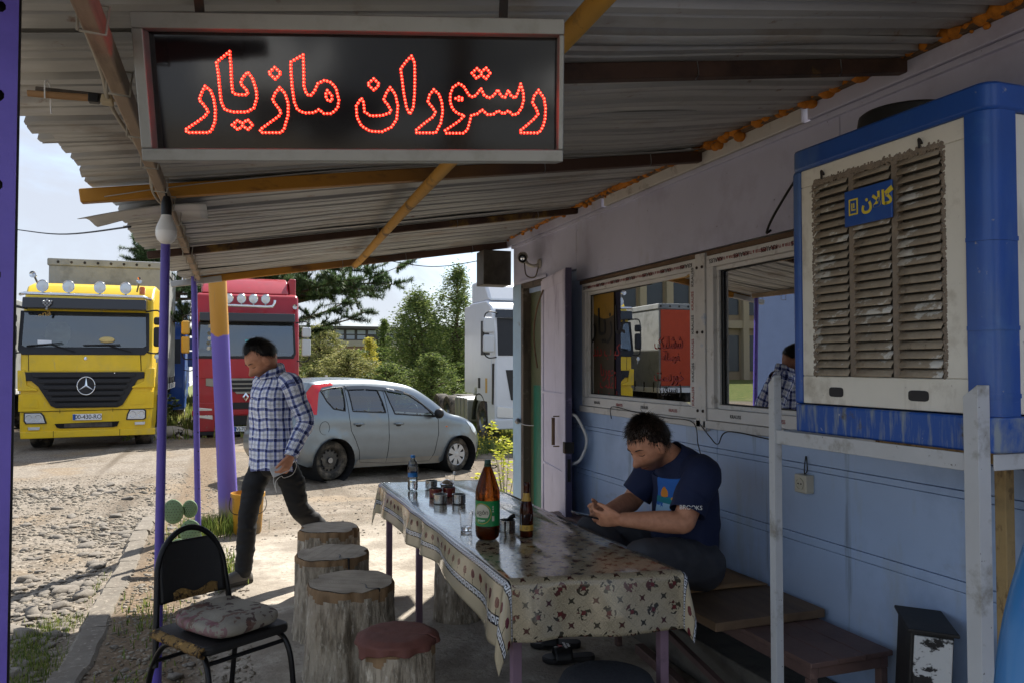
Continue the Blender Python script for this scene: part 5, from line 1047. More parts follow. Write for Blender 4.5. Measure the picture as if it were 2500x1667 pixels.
# ---------------------------------------------------------------- vehicles
def inside(poly, x, y):
    c = False; n = len(poly); j = n-1
    for i in range(n):
        xi, yi = poly[i]; xj, yj = poly[j]
        if (yi > y) != (yj > y) and x < (xj-xi)*(y-yi)/(yj-yi)+xi: c = not c
        j = i
    return c
def resample(poly, st, closed=True):
    out = []; n = len(poly)
    for i in range(n if closed else n-1):
        a, b = poly[i], poly[(i+1) % n]; k = max(1, math.ceil(math.dist(a, b)/st))
        out += [(a[0]+(b[0]-a[0])*t/k, a[1]+(b[1]-a[1])*t/k) for t in range(k)]
    if not closed: out.append(poly[-1])
    return out
def panel2d(poly, holes, st, fmap, m, extra=()):
    vs = []; es = []
    loops = [resample(poly, st)]+[resample(h, st) for h in holes]
    for lp in loops:
        o = len(vs); k = len(lp); vs += lp; es += [(o+i, o+(i+1) % k) for i in range(k)]
    bx = [p[0] for p in poly]; by = [p[1] for p in poly]; allb = [p for lp in loops for p in lp]; A = np.array(allb)
    for x in np.arange(min(bx), max(bx), st):
        for y in np.arange(min(by), max(by), st):
            q = (x+.3*st*math.sin(y*91), y+.3*st*math.sin(x*77))
            if inside(poly, *q) and not any(inside(h, *q) for h in holes) and np.min((A[:, 0]-q[0])**2+(A[:, 1]-q[1])**2) > (.55*st)**2: vs.append(q)
    for q in extra:
        if inside(poly, *q) and not any(inside(h, *q) for h in holes) and np.min((A[:, 0]-q[0])**2+(A[:, 1]-q[1])**2) > .0003: vs.append(q)
    r = geometry.delaunay_2d_cdt([Vector(v) for v in vs], es, [], 0, 1e-6); V, F = r[0], r[2]; fs = []
    for f in F:
        cx = sum(V[i].x for i in f)/len(f); cy = sum(V[i].y for i in f)/len(f)
        if inside(poly, cx, cy) and not any(inside(h, cx, cy) for h in holes): fs.append(tuple(f))
    m.add([fmap(v.x, v.y) for v in V], fs)
pm('car_silver', '#737c82', .3, .55, coat=.4, var=.04, layers=[('#8a8377', 2.2, .62, .8, (1, 1, 1), .6)]); pm('car_sill_dirt', '#807a6f', .7, var=.1); pm('car_black', '#121314', .5); pm('red_lens', '#b81418', .15, coat=.5); pm('amber_lens', '#c8641a', .2, coat=.3); pm('hubcap', '#b4b5b5', .35, .4, var=.06); pm('steel_wheel', '#4a4743', .55, .4, layers=[('#6f675b', 8, .5, .7)]); pm('tyre', '#26241f', .9, layers=[('#776d5f', 5, .45, .7)], bump=.2, bscale=60); pm('seat_fabric', '#23242a', .9); pm('headlamp', '#c9cfd2', .12, .2, coat=.6); pm('arch_dark', '#0c0c0d', .9); pm('visor_smoke', '#3a4046', .2, coat=.4)
def wheel(parent, loc, r, w, ax, kind):
    """ax: outward direction along y (+1/-1) in parent space"""
    o = empty('wheel', loc, parent=parent); M = basis((0, 0, 0), (1, 0, 0), (0, 0, 1)) if ax < 0 else basis((0, 0, 0), (-1, 0, 0), (0, 0, 1))
    MB().lathe([(r*.64, -w), (r*.9, -w), (r*.985, -w*.85), (r, -w*.5), (r, -w*.2), (r*.975, -.01), (r*.9, .006), (r*.7, .006), (r*.64, -.012)], 48, M, cap=False).build('tyre', 'tyre', o, smooth=True, ang=50)
    MB().lathe([(0, -.05), (r*.3, -.05), (r*.55, -.06), (r*.6, -.02), (r*.645, -.004), (r*.645, -.03)], 40, M, cap=False).build('rim', 'steel_wheel' if kind != 'truck' else 'steel', o, smooth=True)
    if kind == 'cap':
        MB().lathe([(0, .004), (r*.16, .004), (r*.2, 0)], 24, M, cap=False).build('hub', 'hubcap', o, smooth=True)
        for k in range(7):
            a = 2*math.pi*k/7; m = MB(); pts = [(.17*r, -.10*r), (.6*r, -.17*r), (.63*r, 0), (.6*r, .17*r), (.17*r, .10*r)]; m.prism(pts, -.012, .004, M @ Matrix.Rotation(a, 4, 'Z')); m.build('spoke', 'hubcap', o, bevel=.003)
        MB().lathe([(r*.58, -.006), (r*.63, .004), (r*.65, -.004)], 40, M, cap=False).build('cap_ring', 'hubcap', o, smooth=True)
    elif kind == 'steel':
        for k in range(14):
            a = 2*math.pi*k/14; MB().lathe([(0, 0), (.028*r*2, 0)], 8, M @ Matrix.Translation((r*.5*math.cos(a), r*.5*math.sin(a), -.052))).build('vent_hole', 'arch_dark', o)
        MB().lathe([(0, -.02), (r*.14, -.02), (r*.18, -.05)], 20, M, cap=False).build('hub', 'steel', o, smooth=True)
    else:
        MB().lathe([(0, -.0), (r*.2, 0), (r*.22, -.05)], 20, M, cap=False).build('hub', 'steel_wheel', o, smooth=True)
    return o
def make_car():
    a0 = math.atan2(13.36-12.21, 3.66-1.40); fx = Vector((math.cos(a0), math.sin(a0), 0)); lf = Vector((-math.sin(a0), math.cos(a0), 0))
    rear = Vector((1.40, 12.21, 0))+lf*.74
    car = empty('hatchback_car', (rear.x, rear.y, -.24), rot=(0, math.atan2(.12, 2.55), a0), label='dusty silver grey hatchback with tall red tail lamps', cat='car')
    # local x: rear axle at 0 -> body from -.72 to 3.36
    top = [(-.63, .30), (-.70, .42), (-.71, .60), (-.66, .72), (-.63, .95), (-.52, 1.2), (-.36, 1.43), (-.28, 1.49), (.1, 1.53), (.6, 1.55), (1.1, 1.54), (1.5, 1.50), (1.74, 1.43), (2.0, 1.29), (2.28, 1.10), (2.42, 1.02), (2.7, .965), (2.95, .88), (3.14, .76), (3.25, .62), (3.30, .48), (3.28, .32), (3.2, .22)]
    top = resample([tuple(p.xy) for p in smoothpath([(x, z, 0) for x, z in top], 4)], .06, False)
    def arch(cx, r): return [(cx+r*math.cos(a), .30+r*math.sin(a)) for a in np.linspace(-.25, math.pi+.25, 22)]
    bot = [(3.05, .19)]+arch(2.6, .345)+[(2.2, .17), (.4, .17)]+arch(0, .345)+[(-.42, .22)]
    outline = top+bot; TA = np.array(top)
    def hw(x, z):
        y = .84-.025*(1-min(1, abs(z-.7)/.5))*0
        if z > .93: y -= .42*(z-.93)**1.35+.02*(z-.93)
        if z < .5: y -= .06*((.5-z)/.3)**2
        e = max(0, (x-2.5)/.85); y *= 1-.30*e**2.6; e = max(0, (-.2-x)/.55); y *= 1-.16*e**2.2
        d = math.sqrt(np.min((TA[:, 0]-x)**2+(TA[:, 1]-z)**2)); R = .16
        if d < R: y -= .55*(R-math.sqrt(R*R-(R-d)**2))
        for cx in (0, 2.6):
            q = math.hypot(x-cx, z-.3)
            if .33 < q < .42 and z > .25: y += .018*math.sin((q-.33)/.09*math.pi)
        if .60 < z < .72: y += .006*math.sin((z-.6)/.12*math.pi)
        return max(.02, y)
    W1 = [(-.20, 1.36), (.0, 1.405), (.205, 1.425), (.20, 1.2), (.185, 1.06), (-.02, 1.09), (-.12, 1.2)]
    W2 = [(.30, 1.40), (.6, 1.415), (.87, 1.41), (.93, 1.2), (.965, 1.035), (.33, 1.055)]
    W3 = [(1.02, 1.405), (1.30, 1.385), (1.5, 1.33), (1.75, 1.19), (1.95, 1.03), (1.99, .975), (1.15, 1.015), (1.08, 1.2)]
    TLm = [(-.53, 1.1), (-.42, 1.33), (-.31, 1.445), (.03, 1.49), (.05, 1.452), (-.17, 1.41), (-.245, 1.33), (-.29, 1.18), (-.33, 1.0), (-.53, 1.0)]
    HLm = [(2.76, .90), (3.0, .83), (3.12, .72), (3.06, .63), (2.95, .70)]
    holes = [W1, W2, W3, TLm, HLm]; extra = []
    for i in range(1, len(top)-1):
        tx, tz = top[i+1][0]-top[i-1][0], top[i+1][1]-top[i-1][1]; l_ = math.hypot(tx, tz); nx_, nz_ = tz/l_, -tx/l_
        for o_ in (.02, .045, .08, .12): extra.append((top[i][0]+nx_*o_, top[i][1]+nz_*o_))
    body = MB()
    for s in (-1, 1): panel2d(outline, holes, .075, (lambda x, z, s=s: (x, s*hw(x, z), z)), body, extra)
    if True:
        k = 14; n = len(top); o = len(body.v); vs = []
        for x, z in top:
            w = hw(x, z)
            for i in range(k+1): t = 2*i/k-1; vs.append((x+(.10 if x > 2.9 else (-.04 if x < -.5 else 0))*(1-t*t), w*t, z+.035*(1-t*t)*(1 if .0 < x < 2.9 else .4)))
        fs = []; gl = []; rg = []
        for j in range(n-1):
            xm, zm = (top[j][0]+top[j+1][0])/2, (top[j][1]+top[j+1][1])/2
            for i in range(k):
                f = (j*(k+1)+i, j*(k+1)+i+1, (j+1)*(k+1)+i+1, (j+1)*(k+1)+i)
                if 1.62 < xm < 2.36 and zm > 1.0 and 0 < i < k-1: gl.append(f)
                elif xm < -.38 and zm > .98 and 1 < i < k-2 and zm < 1.40: rg.append(f)
                else: fs.append(f)
        body.add(vs, fs)
        for nm, q in (('windscreen', gl), ('rear_window', rg)):
            g = MB(); g.add(vs, q); g.build(nm, 'vehicle_glass', car, smooth=2)
    body.build('body', 'car_silver', car, smooth=True, ang=28)
    for nm, hp, mt, off in [('quarter_glass', W1, 'vehicle_glass', -.006), ('door_glass', W2, 'vehicle_glass', -.006), ('door_glass', W3, 'vehicle_glass', -.006), ('tail_lamp', TLm, 'red_lens', .008), ('headlight', HLm, 'headlamp', .006)]:
        for s in (-1, 1): g = MB(); panel2d(hp, [], .035, (lambda x, z, s=s: (x, s*(hw(x, z)+off), z)), g); g.build(nm, mt, car, smooth=2)
    def ribbon(pts, w, nm, mt, s=-1, off=.004, closed=False):
        P = resample(pts+([pts[0]] if closed else []), .03, False); m = MB(); m.tube([(x, s*(hw(x, z)+off-.003), z) for x, z in P], w, 6, cap=True); return m.build(nm, mt, car, smooth=2)
    for hp in (W1, W2, W3): ribbon(hp, .011, 'window_seal', 'car_black', closed=True)
    ribbon([(.235, 1.44), (.25, 1.05), (.255, .95), (.30, .75), (.40, .58), (.46, .45), (.50, .26), (1.02, .22)], .0045, 'door_seam', 'car_black'); ribbon([(.985, 1.42), (1.01, 1.0), (1.04, .6), (1.02, .22), (1.95, .22), (2.03, .35), (2.10, .7), (2.08, .93), (2.0, .98)], .0045, 'door_seam', 'car_black')
    ribbon([(.235, 1.44), (.6, 1.452), (.985, 1.44), (1.35, 1.40), (1.6, 1.31), (2.0, 1.02)], .006, 'door_seam', 'car_black'); ribbon([(-.40, .235), (.40, .20)], .003, 'door_seam', 'car_black')
    m = MB(); panel2d([(.46, .3), (2.14, .3), (2.2, .175), (.4, .175)], [], .08, lambda x, z: (x, -(hw(x, z)+.004), z), m); m.build('side_sill', 'car_sill_dirt', car, smooth=2)
    m = MB(); panel2d([(.25, 1.445), (.62, 1.46), (1.0, 1.445), (1.40, 1.385), (1.38, 1.345), (1.0, 1.395), (.62, 1.405), (.27, 1.39)], [], .035, lambda x, z: (x, -(hw(x, z)+.022), z), m); m.build('wind_deflector', 'visor_smoke', car, smooth=2)
    for x in (.43, 1.22): MB().tube([(x-.085, -hw(x, .85)-.022, .855), (x, -hw(x, .85)-.034, .86), (x+.085, -hw(x, .85)-.022, .855)], [.012, .017, .012], 10).build('door_handle', 'car_silver', car, smooth=2); MB().ball((x, -hw(x, .83)-.002, .835), (.055, .006, .022), 14, 8).build('handle_cup', 'car_black', car, smooth=2)
    ribbon([( -.19+.085*math.cos(a), .80+.1*math.sin(a)) for a in np.linspace(0, 6.28, 24)], .0035, 'fuel_flap_seam', 'car_black', closed=True)
    mi = MB(); mi.ball((1.98, -.97, 1.03), (.07, .10, .085), 16, 12); mo = mi.build('door_mirror', 'car_black', car, smooth=2); MB().tube([(1.98, -.9, .99), (1.98, -.78, .98)], .025, 8).build('mirror_arm', 'car_black', mo, smooth=2)
    MB().ball((2.28, -.835, .80), (.03, .01, .014), 10, 8).build('side_repeater', 'amber_lens', car, smooth=2)
    for x, k_, in ((0, 'steel'), (2.6, 'cap')):
        for s in (-1, 1): wheel(car, (x, s*.775, .30), .30, .19, s, k_)
        m = MB(); m.lathe([(.345, -.9), (.345, .9)], 28, basis((x, 0, .30), (1, 0, 0), (0, 0, 1)), cap=False); m.build('wheel_well', 'arch_dark', car)
    MB().b2((-.5, -.72, .2), (3.0, .72, .30)).build('floor_pan', 'arch_dark', car)
    for x, y in ((1.35, -.36), (1.35, .36), (.45, -.36), (.45, .36)):
        st = MB(); st.box((x-.12, y, .95), (.16, .46, .62)); st.box((x-.16, y, 1.29), (.10, .25, .2)); st.build('seat', 'seat_fabric', car, smooth=True, bevel=.05)
    MB().tube([(1.86+.05*math.sin(a), -.36+.17*math.cos(a), 1.0+.16*math.sin(a)) for a in np.linspace(0, 6.29, 24)], .014, 8).build('steering_wheel', 'car_black', car, smooth=2); MB().b2((1.95, -.7, .75), (2.45, .7, 1.0)).build('dashboard', 'car_black', car, bevel=.04)
    MB().b2((3.30, -.26, .38), (3.345, .26, .49)).build('front_plate', 'white_letters', car); MB().b2((-.715, -.26, .74), (-.69, .26, .85)).build('rear_plate', 'white_letters', car)
    text('lettering', 'NOTE', 'white_letters', basis((-.668, -.52, .9), (0, 1, 0), (.15, 0, 1)) @ Matrix.Rotation(math.pi, 4, 'Y'), .07, car, .002)
make_car()
# ---- trucks: local x across, y backwards, front face at y=0
pm('truck_yellow', '#e0bb14', .42, coat=.2, var=.08, vscale=2.5, layers=[('#bfa646', 1.8, .52, .8), ('#a89a70', 7, .6, .8, (1, 1, .4)), ('#5f5a4c', 30, .68, .74)]); pm('truck_red', '#9c1424', .35, coat=.3, var=.08, layers=[('#7a1c26', 3, .55, .8), ('#7f5550', 6, .64, .82)]); pm('truck_white', '#c9cdd2', .35, coat=.3, var=.03); pm('truck_blue', '#234f9c', .35, coat=.3)
pm('grille_black', '#16181c', .5, var=.2); pm('visor_dark', '#24282e', .25, coat=.3); pm('tarp_grey', '#8f908c', .6, var=.08, layers=[('#6f6f6b', 2, .5, .7)], bump=.1, bscale=3, bdist=.05); pm('tarp_blue', '#6d7fa3', .6, var=.06); pm('tarp_orange', '#b8421a', .6, var=.06); pm('mirror_white', '#b8bcc0', .35); pm('cab_inside', '#3b4044', .8); pm('plate_white', '#dfe2e4', .5); pm('plate_blue', '#1d4fa0', .5); pm('mask_blue', '#58a8b8', .7); pm('glove', '#c9b47a', .9); pm('chassis', '#26231f', .8, layers=[('#5b5246', 6, .5, .7)])
Mf = lambda x, y, z: basis((x, y, z), (1, 0, 0), (0, 0, 1))
def fpoly(parent, name, mat, pts, y0, y1, **k):
    """front-plane polygon (x,z) extruded from y0 back to y1"""
    m = MB(); m.prism(pts, 0, y1-y0, Matrix(((1, 0, 0, 0), (0, 0, 1, y0), (0, 1, 0, 0), (0, 0, 0, 1)))); return m.build(name, mat, parent, **k)
def lamp(parent, x, y, z, r, depth=.12):
    o = empty('spot_lamp', (x, y, z), parent=parent); MB().lathe([(0, -depth), (r*.5, -depth), (r, -.02), (r*1.06, 0), (r, .012), (r*.92, .004)], 24, Mf(0, 0, 0), cap=False).build('shell', 'chrome', o, smooth=True)
    MB().lathe([(r*.92, .002), (r*.5, .012), (0, .016)], 24, Mf(0, 0, 0), cap=False).build('lens', 'headlamp', o, smooth=True); MB().tube([(0, .04, -r), (0, .04, -r-.06)], .02, 8).build('bracket', 'steel', o)
def plate(parent, s, x, y, z, w=.52, h=.112):
    o = MB().b2((x-w/2, y-.01, z-h/2), (x+w/2, y, z+h/2)).build('number_plate', 'plate_white', parent, bevel=.003); MB().b2((x-w/2+.004, y-.013, z-h/2+.005), (x-w/2+.05, y-.0105, z+h/2-.005)).build('country_band', 'plate_blue', o)
    text('lettering', s, 'black_letters', Mf(x+.02, y-.0115, z), .115, o, .002, space=.95); return o
def prof_cab(parent, prof, w, mat, name='cab_shell', bevel=.07):
    m = MB(); m.prism(prof, -w/2, w/2, Matrix(((0, 0, 1, 0), (1, 0, 0, 0), (0, 1, 0, 0), (0, 0, 0, 1)))); return m.build(name, mat, parent, bevel=bevel, seg=4)
def cabwheels(t, ys, r=.5, x=1.0):
    for y in ys:
        for s in (-1, 1):
            h = empty('wheel', (s*(x+.17), y, r), rz=math.pi/2, parent=t)
            M = basis((0, 0, 0), (1, 0, 0), (0, 0, 1)) if s > 0 else basis((0, 0, 0), (-1, 0, 0), (0, 0, 1))
            MB().lathe([(r*.55, -.33), (r*.95, -.33), (r, -.28), (r, -.04), (r*.95, 0), (r*.7, .005), (r*.56, -.02)], 40, M, cap=False).build('tyre', 'tyre', h, smooth=True, ang=50); MB().lathe([(0, .0), (r*.2, 0), (r*.24, -.1), (r*.5, -.12), (r*.56, -.01)], 32, M, cap=False).build('rim', 'steel', h, smooth=True)
def trailer(t, y0, ln, top, mat, wall='tarp_grey', x=1.24, zb=1.15, cat=None, buckles=True):
    MB().b2((-x, y0, zb), (x, y0+ln, top-.14)).build('cargo_box', mat, t, bevel=.03); MB().b2((-x-.03, y0-.03, top-.16), (x+.03, y0+ln+.03, top)).build('roof_rail', wall, t, bevel=.03)
    MB().b2((-x-.01, y0-.01, zb-.14), (x+.01, y0+ln, zb)).build('side_board', 'white_letters', t, bevel=.01); MB().b2((-.45, y0, .75), (.45, y0+ln, zb-.14)).build('chassis', 'chassis', t)
    if buckles:
        m = MB()
        for s in (-1, 1):
            for yy in np.arange(y0+.3, y0+ln, .6): m.b2((s*x-.02, yy, zb-.12), (s*x+.02, yy+.04, zb+.15))
        for xx in np.arange(-x+.2, x, .28): m.ball((xx, y0-.035, top-.08), (.03, .01, .03), 8, 6)
        tag(m.build('strap_buckles', 'chassis', t), kind='stuff')
def mirror(t, x, z0, z1, zs, mat, w=.2, y=-.12):
    o = empty('wing_mirror', (x, y, 0), parent=t); s = 1 if x > 0 else -1
    for a, b in ((z0, zs-.02), (zs+.02, z1)): MB().b2((-w/2, 0, a), (w/2, .12, b)).build('housing', mat, o, bevel=.04)
    MB().tube(smoothpath([(-s*.25, .15, z1+.1), (0, .06, z1+.12), (s*w*.4, .06, z1-.05), (s*w*.4, .06, z0+.05), (0, .06, z0-.12), (-s*.25, .15, z0-.1)]), .016, 6).build('arm', 'black_plastic', o, smooth=2)
# ---- yellow truck
yt = empty('yellow_truck', (-2.87, 18.35, -.27), label='yellow tractor unit with four roof lamps and grey trailer', cat='truck'); yt.scale = (1, 1, 1.12)
KX = lambda px: (px-670)*.00244
KZ = lambda py: (1500-py)*.00244
K = lambda pts: [(KX(a), KZ(b)) for a, b in pts]
prof_cab(yt, [(.02, .30), (0, .7), (0, 1.80), (.10, 2.25), (.18, 2.62), (.22, 2.85), (.5, 3.08), (.95, 3.17), (2.0, 3.17), (2.05, 1.0), (1.7, .95), (1.3, .95), (1.1, .4), (.9, .3)], 2.46, 'truck_yellow')
fpoly(yt, 'bonnet_panel', 'truck_yellow', K([(228, 768), (1078, 768), (1085, 893), (232, 893)]), -.012, .05, bevel=.006)
ws = K([(150, 440), (1140, 440), (1148, 735), (1110, 770), (180, 770), (148, 735)])
def sl(o, z0=1.80, k=.235):
    for v in o.data.vertices:
        if v.co.z > z0: v.co.y += (v.co.z-z0)*k
sur = fpoly(yt, 'windscreen_surround', 'grille_black', ws, -.03, .03, bevel=.01); sl(sur)
gl = fpoly(yt, 'windscreen', 'vehicle_glass', K([(180, 452), (1112, 452), (1125, 700), (1100, 712), (200, 712), (178, 700)]), -.040, -.036); sl(gl)
ins = fpoly(yt, 'cab_interior', 'cab_inside', K([(186, 458), (1106, 458), (1116, 704), (190, 704)]), -.034, -.031); sl(ins)
vz = MB(); vz.prism([(-.16, KZ(425)), (-.12, KZ(345)), (.2, KZ(335)), (.2, KZ(430))], KX(185), KX(1125), Matrix(((0, 0, 1, 0), (1, 0, 0, 0), (0, 1, 0, 0), (0, 0, 0, 1)))); vz.build('sun_visor', 'visor_dark', yt, bevel=.02)
lb_ = empty('lamp_bar', (0, 0, 0), parent=yt); MB().tube([(KX(150), .1, KZ(318)), (KX(200), -.12, KZ(316)), (KX(1100), -.12, KZ(322)), (KX(1152), .1, KZ(335))], .03, 10).build('tube', 'chrome', lb_, smooth=2)
for px in (332, 525, 762, 962): lamp(yt, KX(px), -.14, KZ(257), .108)
for px, py in ((237, 165), (1057, 186)):
    MB().lathe([(.012, -.35), (.02, -.12), (.06, -.02), (.062, 0), (.045, -.02), (0, -.05)], 20, Mf(KX(px), .1, KZ(py)), cap=False).build('air_horn', 'chrome', yt, smooth=True); MB().tube([(KX(px), .2, KZ(py)), (KX(px)*.93, .35, KZ(py)-.2)], .02, 8).build('horn_bracket', 'steel', yt)
bc = MB(); bc.lathe([(.055, 0), (.06, .12), (.045, .15), (0, .155)], 16, Matrix.Translation((KX(1085), .05, KZ(300)))); bc.build('beacon', 'amber_lens', yt, smooth=True)
gp = K([(195, 900), (1113, 900), (1113, 948), (1060, 962), (1000, 1065), (945, 1155), (905, 1172), (440, 1172), (400, 1155), (305, 1010), (252, 965), (195, 965)])
gr = fpoly(yt, 'grille', 'grille_black', gp, -.035, .03, bevel=.008)
for i, (l, r, y) in enumerate([(255, 1050, 925), (300, 1015, 968), (335, 985, 1015), (365, 960, 1062), (395, 935, 1105), (420, 915, 1148)]): fpoly(gr, 'slat', 'grille_black', K([(l, y-15), (r, y-15), (r-10, y+14), (l+10, y+14)]), -.06, -.037, bevel=.008)
for i, (l, r, y) in enumerate([(305, 1000, 946), (350, 975, 992), (380, 950, 1039), (410, 925, 1084), (430, 905, 1127)]): fpoly(gr, 'slat_gap', 'arch_dark', K([(l, y-6), (r, y-6), (r, y+6), (l, y+6)]), -.039, -.0355)
st_ = empty('star_emblem', (KX(665), -.075, KZ(1005)), parent=yt); R_ = .165
MB().tube([(R_*math.cos(a), 0, R_*math.sin(a)) for a in np.linspace(0, 2*math.pi, 41)], .011, 8).build('ring', 'chrome', st_, smooth=2)
MB().lathe([(0, -.01), (R_, -.01), (R_, -.005), (0, -.005)], 32, Mf(0, 0, 0)).build('disc', 'grille_black', st_)
for k in range(3):
    a = math.pi/2+2*math.pi*k/3; m = MB(); c, s = math.cos(a), math.sin(a); b, d = math.cos(a+1.047), math.sin(a+1.047); e, f = math.cos(a-1.047), math.sin(a-1.047)
    m.add([(0, -.022, 0), (R_*c, -.006, R_*s), (.025*b, -.006, .025*d), (.025*e, -.006, .025*f)], [(0, 1, 2), (0, 3, 1), (1, 3, 2)]); m.build('point', 'chrome', st_)
text('lettering', 'Actros', 'chrome', Mf(KX(922), -.04, KZ(923)), .115, gr, .004, shear=.25, bold=.002)
for s, pts in ((-1, [(200, 1203), (330, 1203), (350, 1225), (372, 1288), (215, 1288), (200, 1265)]), (1, [(1000, 1188), (1115, 1188), (1132, 1200), (1132, 1262), (1115, 1272), (972, 1272), (980, 1225)])):
    hd = fpoly(yt, 'headlight_surround', 'grille_black', K(pts), -.022, .03, bevel=.01); c = (sum(p[0] for p in pts)/len(pts), sum(p[1] for p in pts)/len(pts))
    fpoly(hd, 'lens', 'headlamp', K([(c[0]+(a-c[0])*.86, c[1]+(b-c[1])*.84) for a, b in pts]), -.03, -.02, bevel=.008)
    for dx in (-38, 30): MB().lathe([(.06, 0), (.045, -.01), (0, -.02)], 16, Mf(KX(c[0]+dx), -.034, KZ(c[1])), cap=False).build('reflector', 'chrome', hd, smooth=True)
    fpoly(yt, 'fog_lamp', 'headlamp', K([(c[0]-45, 1312), (c[0]+42, 1312), (c[0]+38, 1334), (c[0]-40, 1334)] if s < 0 else [(c[0]-22, 1290), (c[0]+62, 1288), (c[0]+58, 1310), (c[0]-20, 1312)]), -.02, .02, bevel=.006)
fpoly(yt, 'lower_intake', 'arch_dark', K([(428, 1290), (920, 1280), (905, 1318), (870, 1325), (470, 1325), (445, 1318)]), -.012, .02); fpoly(yt, 'radiator', 'dull_zinc', K([(500, 1290), (865, 1286), (865, 1320), (500, 1320)]), -.016, -.013)
fpoly(yt, 'bottom_slot', 'arch_dark', K([(515, 1352), (845, 1348), (820, 1382), (545, 1384)]), -.012, .02); fpoly(yt, 'slot_bar', 'truck_yellow', K([(525, 1364), (835, 1362), (832, 1369), (530, 1371)]), -.02, -.012)
plate(yt, '00-430-RO', KX(675), -.02, KZ(1242), .54, .115)
fpoly(yt, 'bumper_upper', 'truck_yellow', K([(160, 1065), (320, 1060), (395, 1165), (430, 1180), (920, 1180), (950, 1165), (1010, 1055), (1190, 1055), (1188, 1100), (1190, 1185), (160, 1195)]), -.008, .02, bevel=.006)
for pts in ([(192, 1097), (300, 1097), (312, 1170), (192, 1165)], [(1020, 1082), (1130, 1082), (1130, 1150), (1005, 1155)]): fpoly(yt, 'step_recess', 'truck_yellow', K(pts), -.016, -.007, bevel=.006)
fpoly(yt, 'bumper_lip', 'truck_yellow', K([(175, 1345), (1205, 1340), (1205, 1390), (180, 1398)]), -.03, .1, bevel=.015)
for x in (-1, 1): fpoly(yt, 'corner_deflector', 'truck_yellow', K([(152, 885), (205, 885), (222, 1000), (300, 1030), (300, 1042), (155, 1040)] if x < 0 else [(1195, 870), (1125, 870), (1112, 970), (1020, 1012), (1015, 1025), (1195, 1022)]), -.05, .15, bevel=.02)
sp_ = MB(); sp_.lathe([(0, 0), (.033, 0), (.03, -.012), (0, -.014)], 16, Mf(KX(655), -.014, KZ(797)) @ Matrix.Rotation(math.pi, 4, 'X')); sp_.build('bonnet_badge', 'chrome', yt, smooth=True)
for px, pz, qx, qz in ((575, 745, 390, 690), (480, 680, 215, 705), (1010, 745, 800, 688), (920, 690, 635, 697)): MB().tube([(KX(px), -.06, KZ(pz)), (KX(qx), -.055+.02, KZ(qz))], .011, 6).build('wiper', 'black_plastic', yt)
text('lettering', 'Sorena', 'label_gold', Mf(KX(270), .125, KZ(490)) @ Matrix.Rotation(.42, 4, 'Z'), .19, yt, .002, shear=.3)
gr2 = MB()
for dx, dz in [(0, 0), (-.03, .03), (.03, .03), (-.06, .06), (0, .06), (.06, .06), (-.03, .09), (.03, .09), (-.07, .095), (.07, .1), (0, .12), (-.01, -.04)]: gr2.ball((KX(372)+dx, -.18, KZ(415)+dz), .026, 8, 6)
gr2.build('grape_ornament', 'steel', yt, smooth=2)
MB().ball((KX(815), -.0, KZ(655)), (.15, .04, .06), 14, 10).build('glove', 'glove', yt, smooth=2); fpoly(yt, 'paper', 'plate_white', K([(292, 660), (395, 662), (395, 690), (292, 690)]), -.0, .004)
for pts in ([(226, 770), (231, 770), (235, 893), (230, 893)], [(1079, 770), (1084, 770), (1090, 893), (1085, 893)], [(160, 1196), (1190, 1186), (1190, 1189), (160, 1199)], [(465, 1182), (468, 1182), (468, 1210), (465, 1210)], [(868, 1180), (871, 1180), (871, 1205), (868, 1205)], [(420, 1345), (424, 1345), (424, 1392), (420, 1392)], [(925, 1342), (929, 1342), (929, 1390), (925, 1390)]): fpoly(yt, 'panel_gap', 'arch_dark', K(pts), -.032 if pts[0][1] > 1300 else -.0135, .0)
pl_ = fpoly(yt, 'seat_back', 'tarp_grey', K([(345, 560), (380, 520), (490, 520), (530, 560), (535, 640), (500, 700), (370, 700), (340, 640)]), -.038, -.0345, bevel=.001); sl(pl_)
mirror(yt, KX(108), KZ(705), KZ(470), KZ(545), 'black_plastic', .17); mirror(yt, KX(1220), KZ(705), KZ(475), KZ(545), 'black_plastic', .17)
for px, py in ((120, 790), (1215, 782)): lamp(yt, KX(px), -.12, KZ(py), .05, .06)
cabwheels(yt, (1.0, 4.6)); MB().b2((-.45, 2.0, .7), (.45, 6, .95)).build('chassis_rail', 'chassis', yt)
trailer(yt, 2.5, 4.2, 3.83, 'tarp_grey')
# ---- red truck
rt_ = empty('red_truck', (.34, 20.35, -.27), label='red tractor unit with roof deflector and chrome lamp bar', cat='truck'); rt_.scale = (1, 1, 1.09)
QX = lambda px: (px-545)*.0034
QZ = lambda py: (1195-py)*.0034
Q = lambda pts: [(QX(a), QZ(b)) for a, b in pts]
prof_cab(rt_, [(.02, .30), (0, .7), (0, 1.85), (.08, 2.25), (.14, 2.6), (.30, 2.85), (.45, 3.25), (.7, 3.3), (2.1, 3.3), (2.1, 1.0), (1.75, .95), (1.3, .95), (1.1, .4), (.9, .3)], 2.46, 'truck_red', bevel=.09)
m = MB(); m.prism([(.55, 3.28), (1.0, 3.62), (1.6, 3.74), (2.1, 3.74), (2.1, 3.28)], -1.12, 1.0, Matrix(((0, 0, 1, 0), (1, 0, 0, 0), (0, 1, 0, 0), (0, 0, 0, 1)))); m.build('roof_deflector', 'truck_red', rt_, bevel=.06, seg=4); MB().b2((1.02, .9, 3.26), (1.2, 2.1, 3.7)).build('deflector_wing', 'truck_red', rt_, bevel=.04)
for px in (410, 497, 580, 665): lamp(rt_, QX(px), .02, QZ(275), .105)
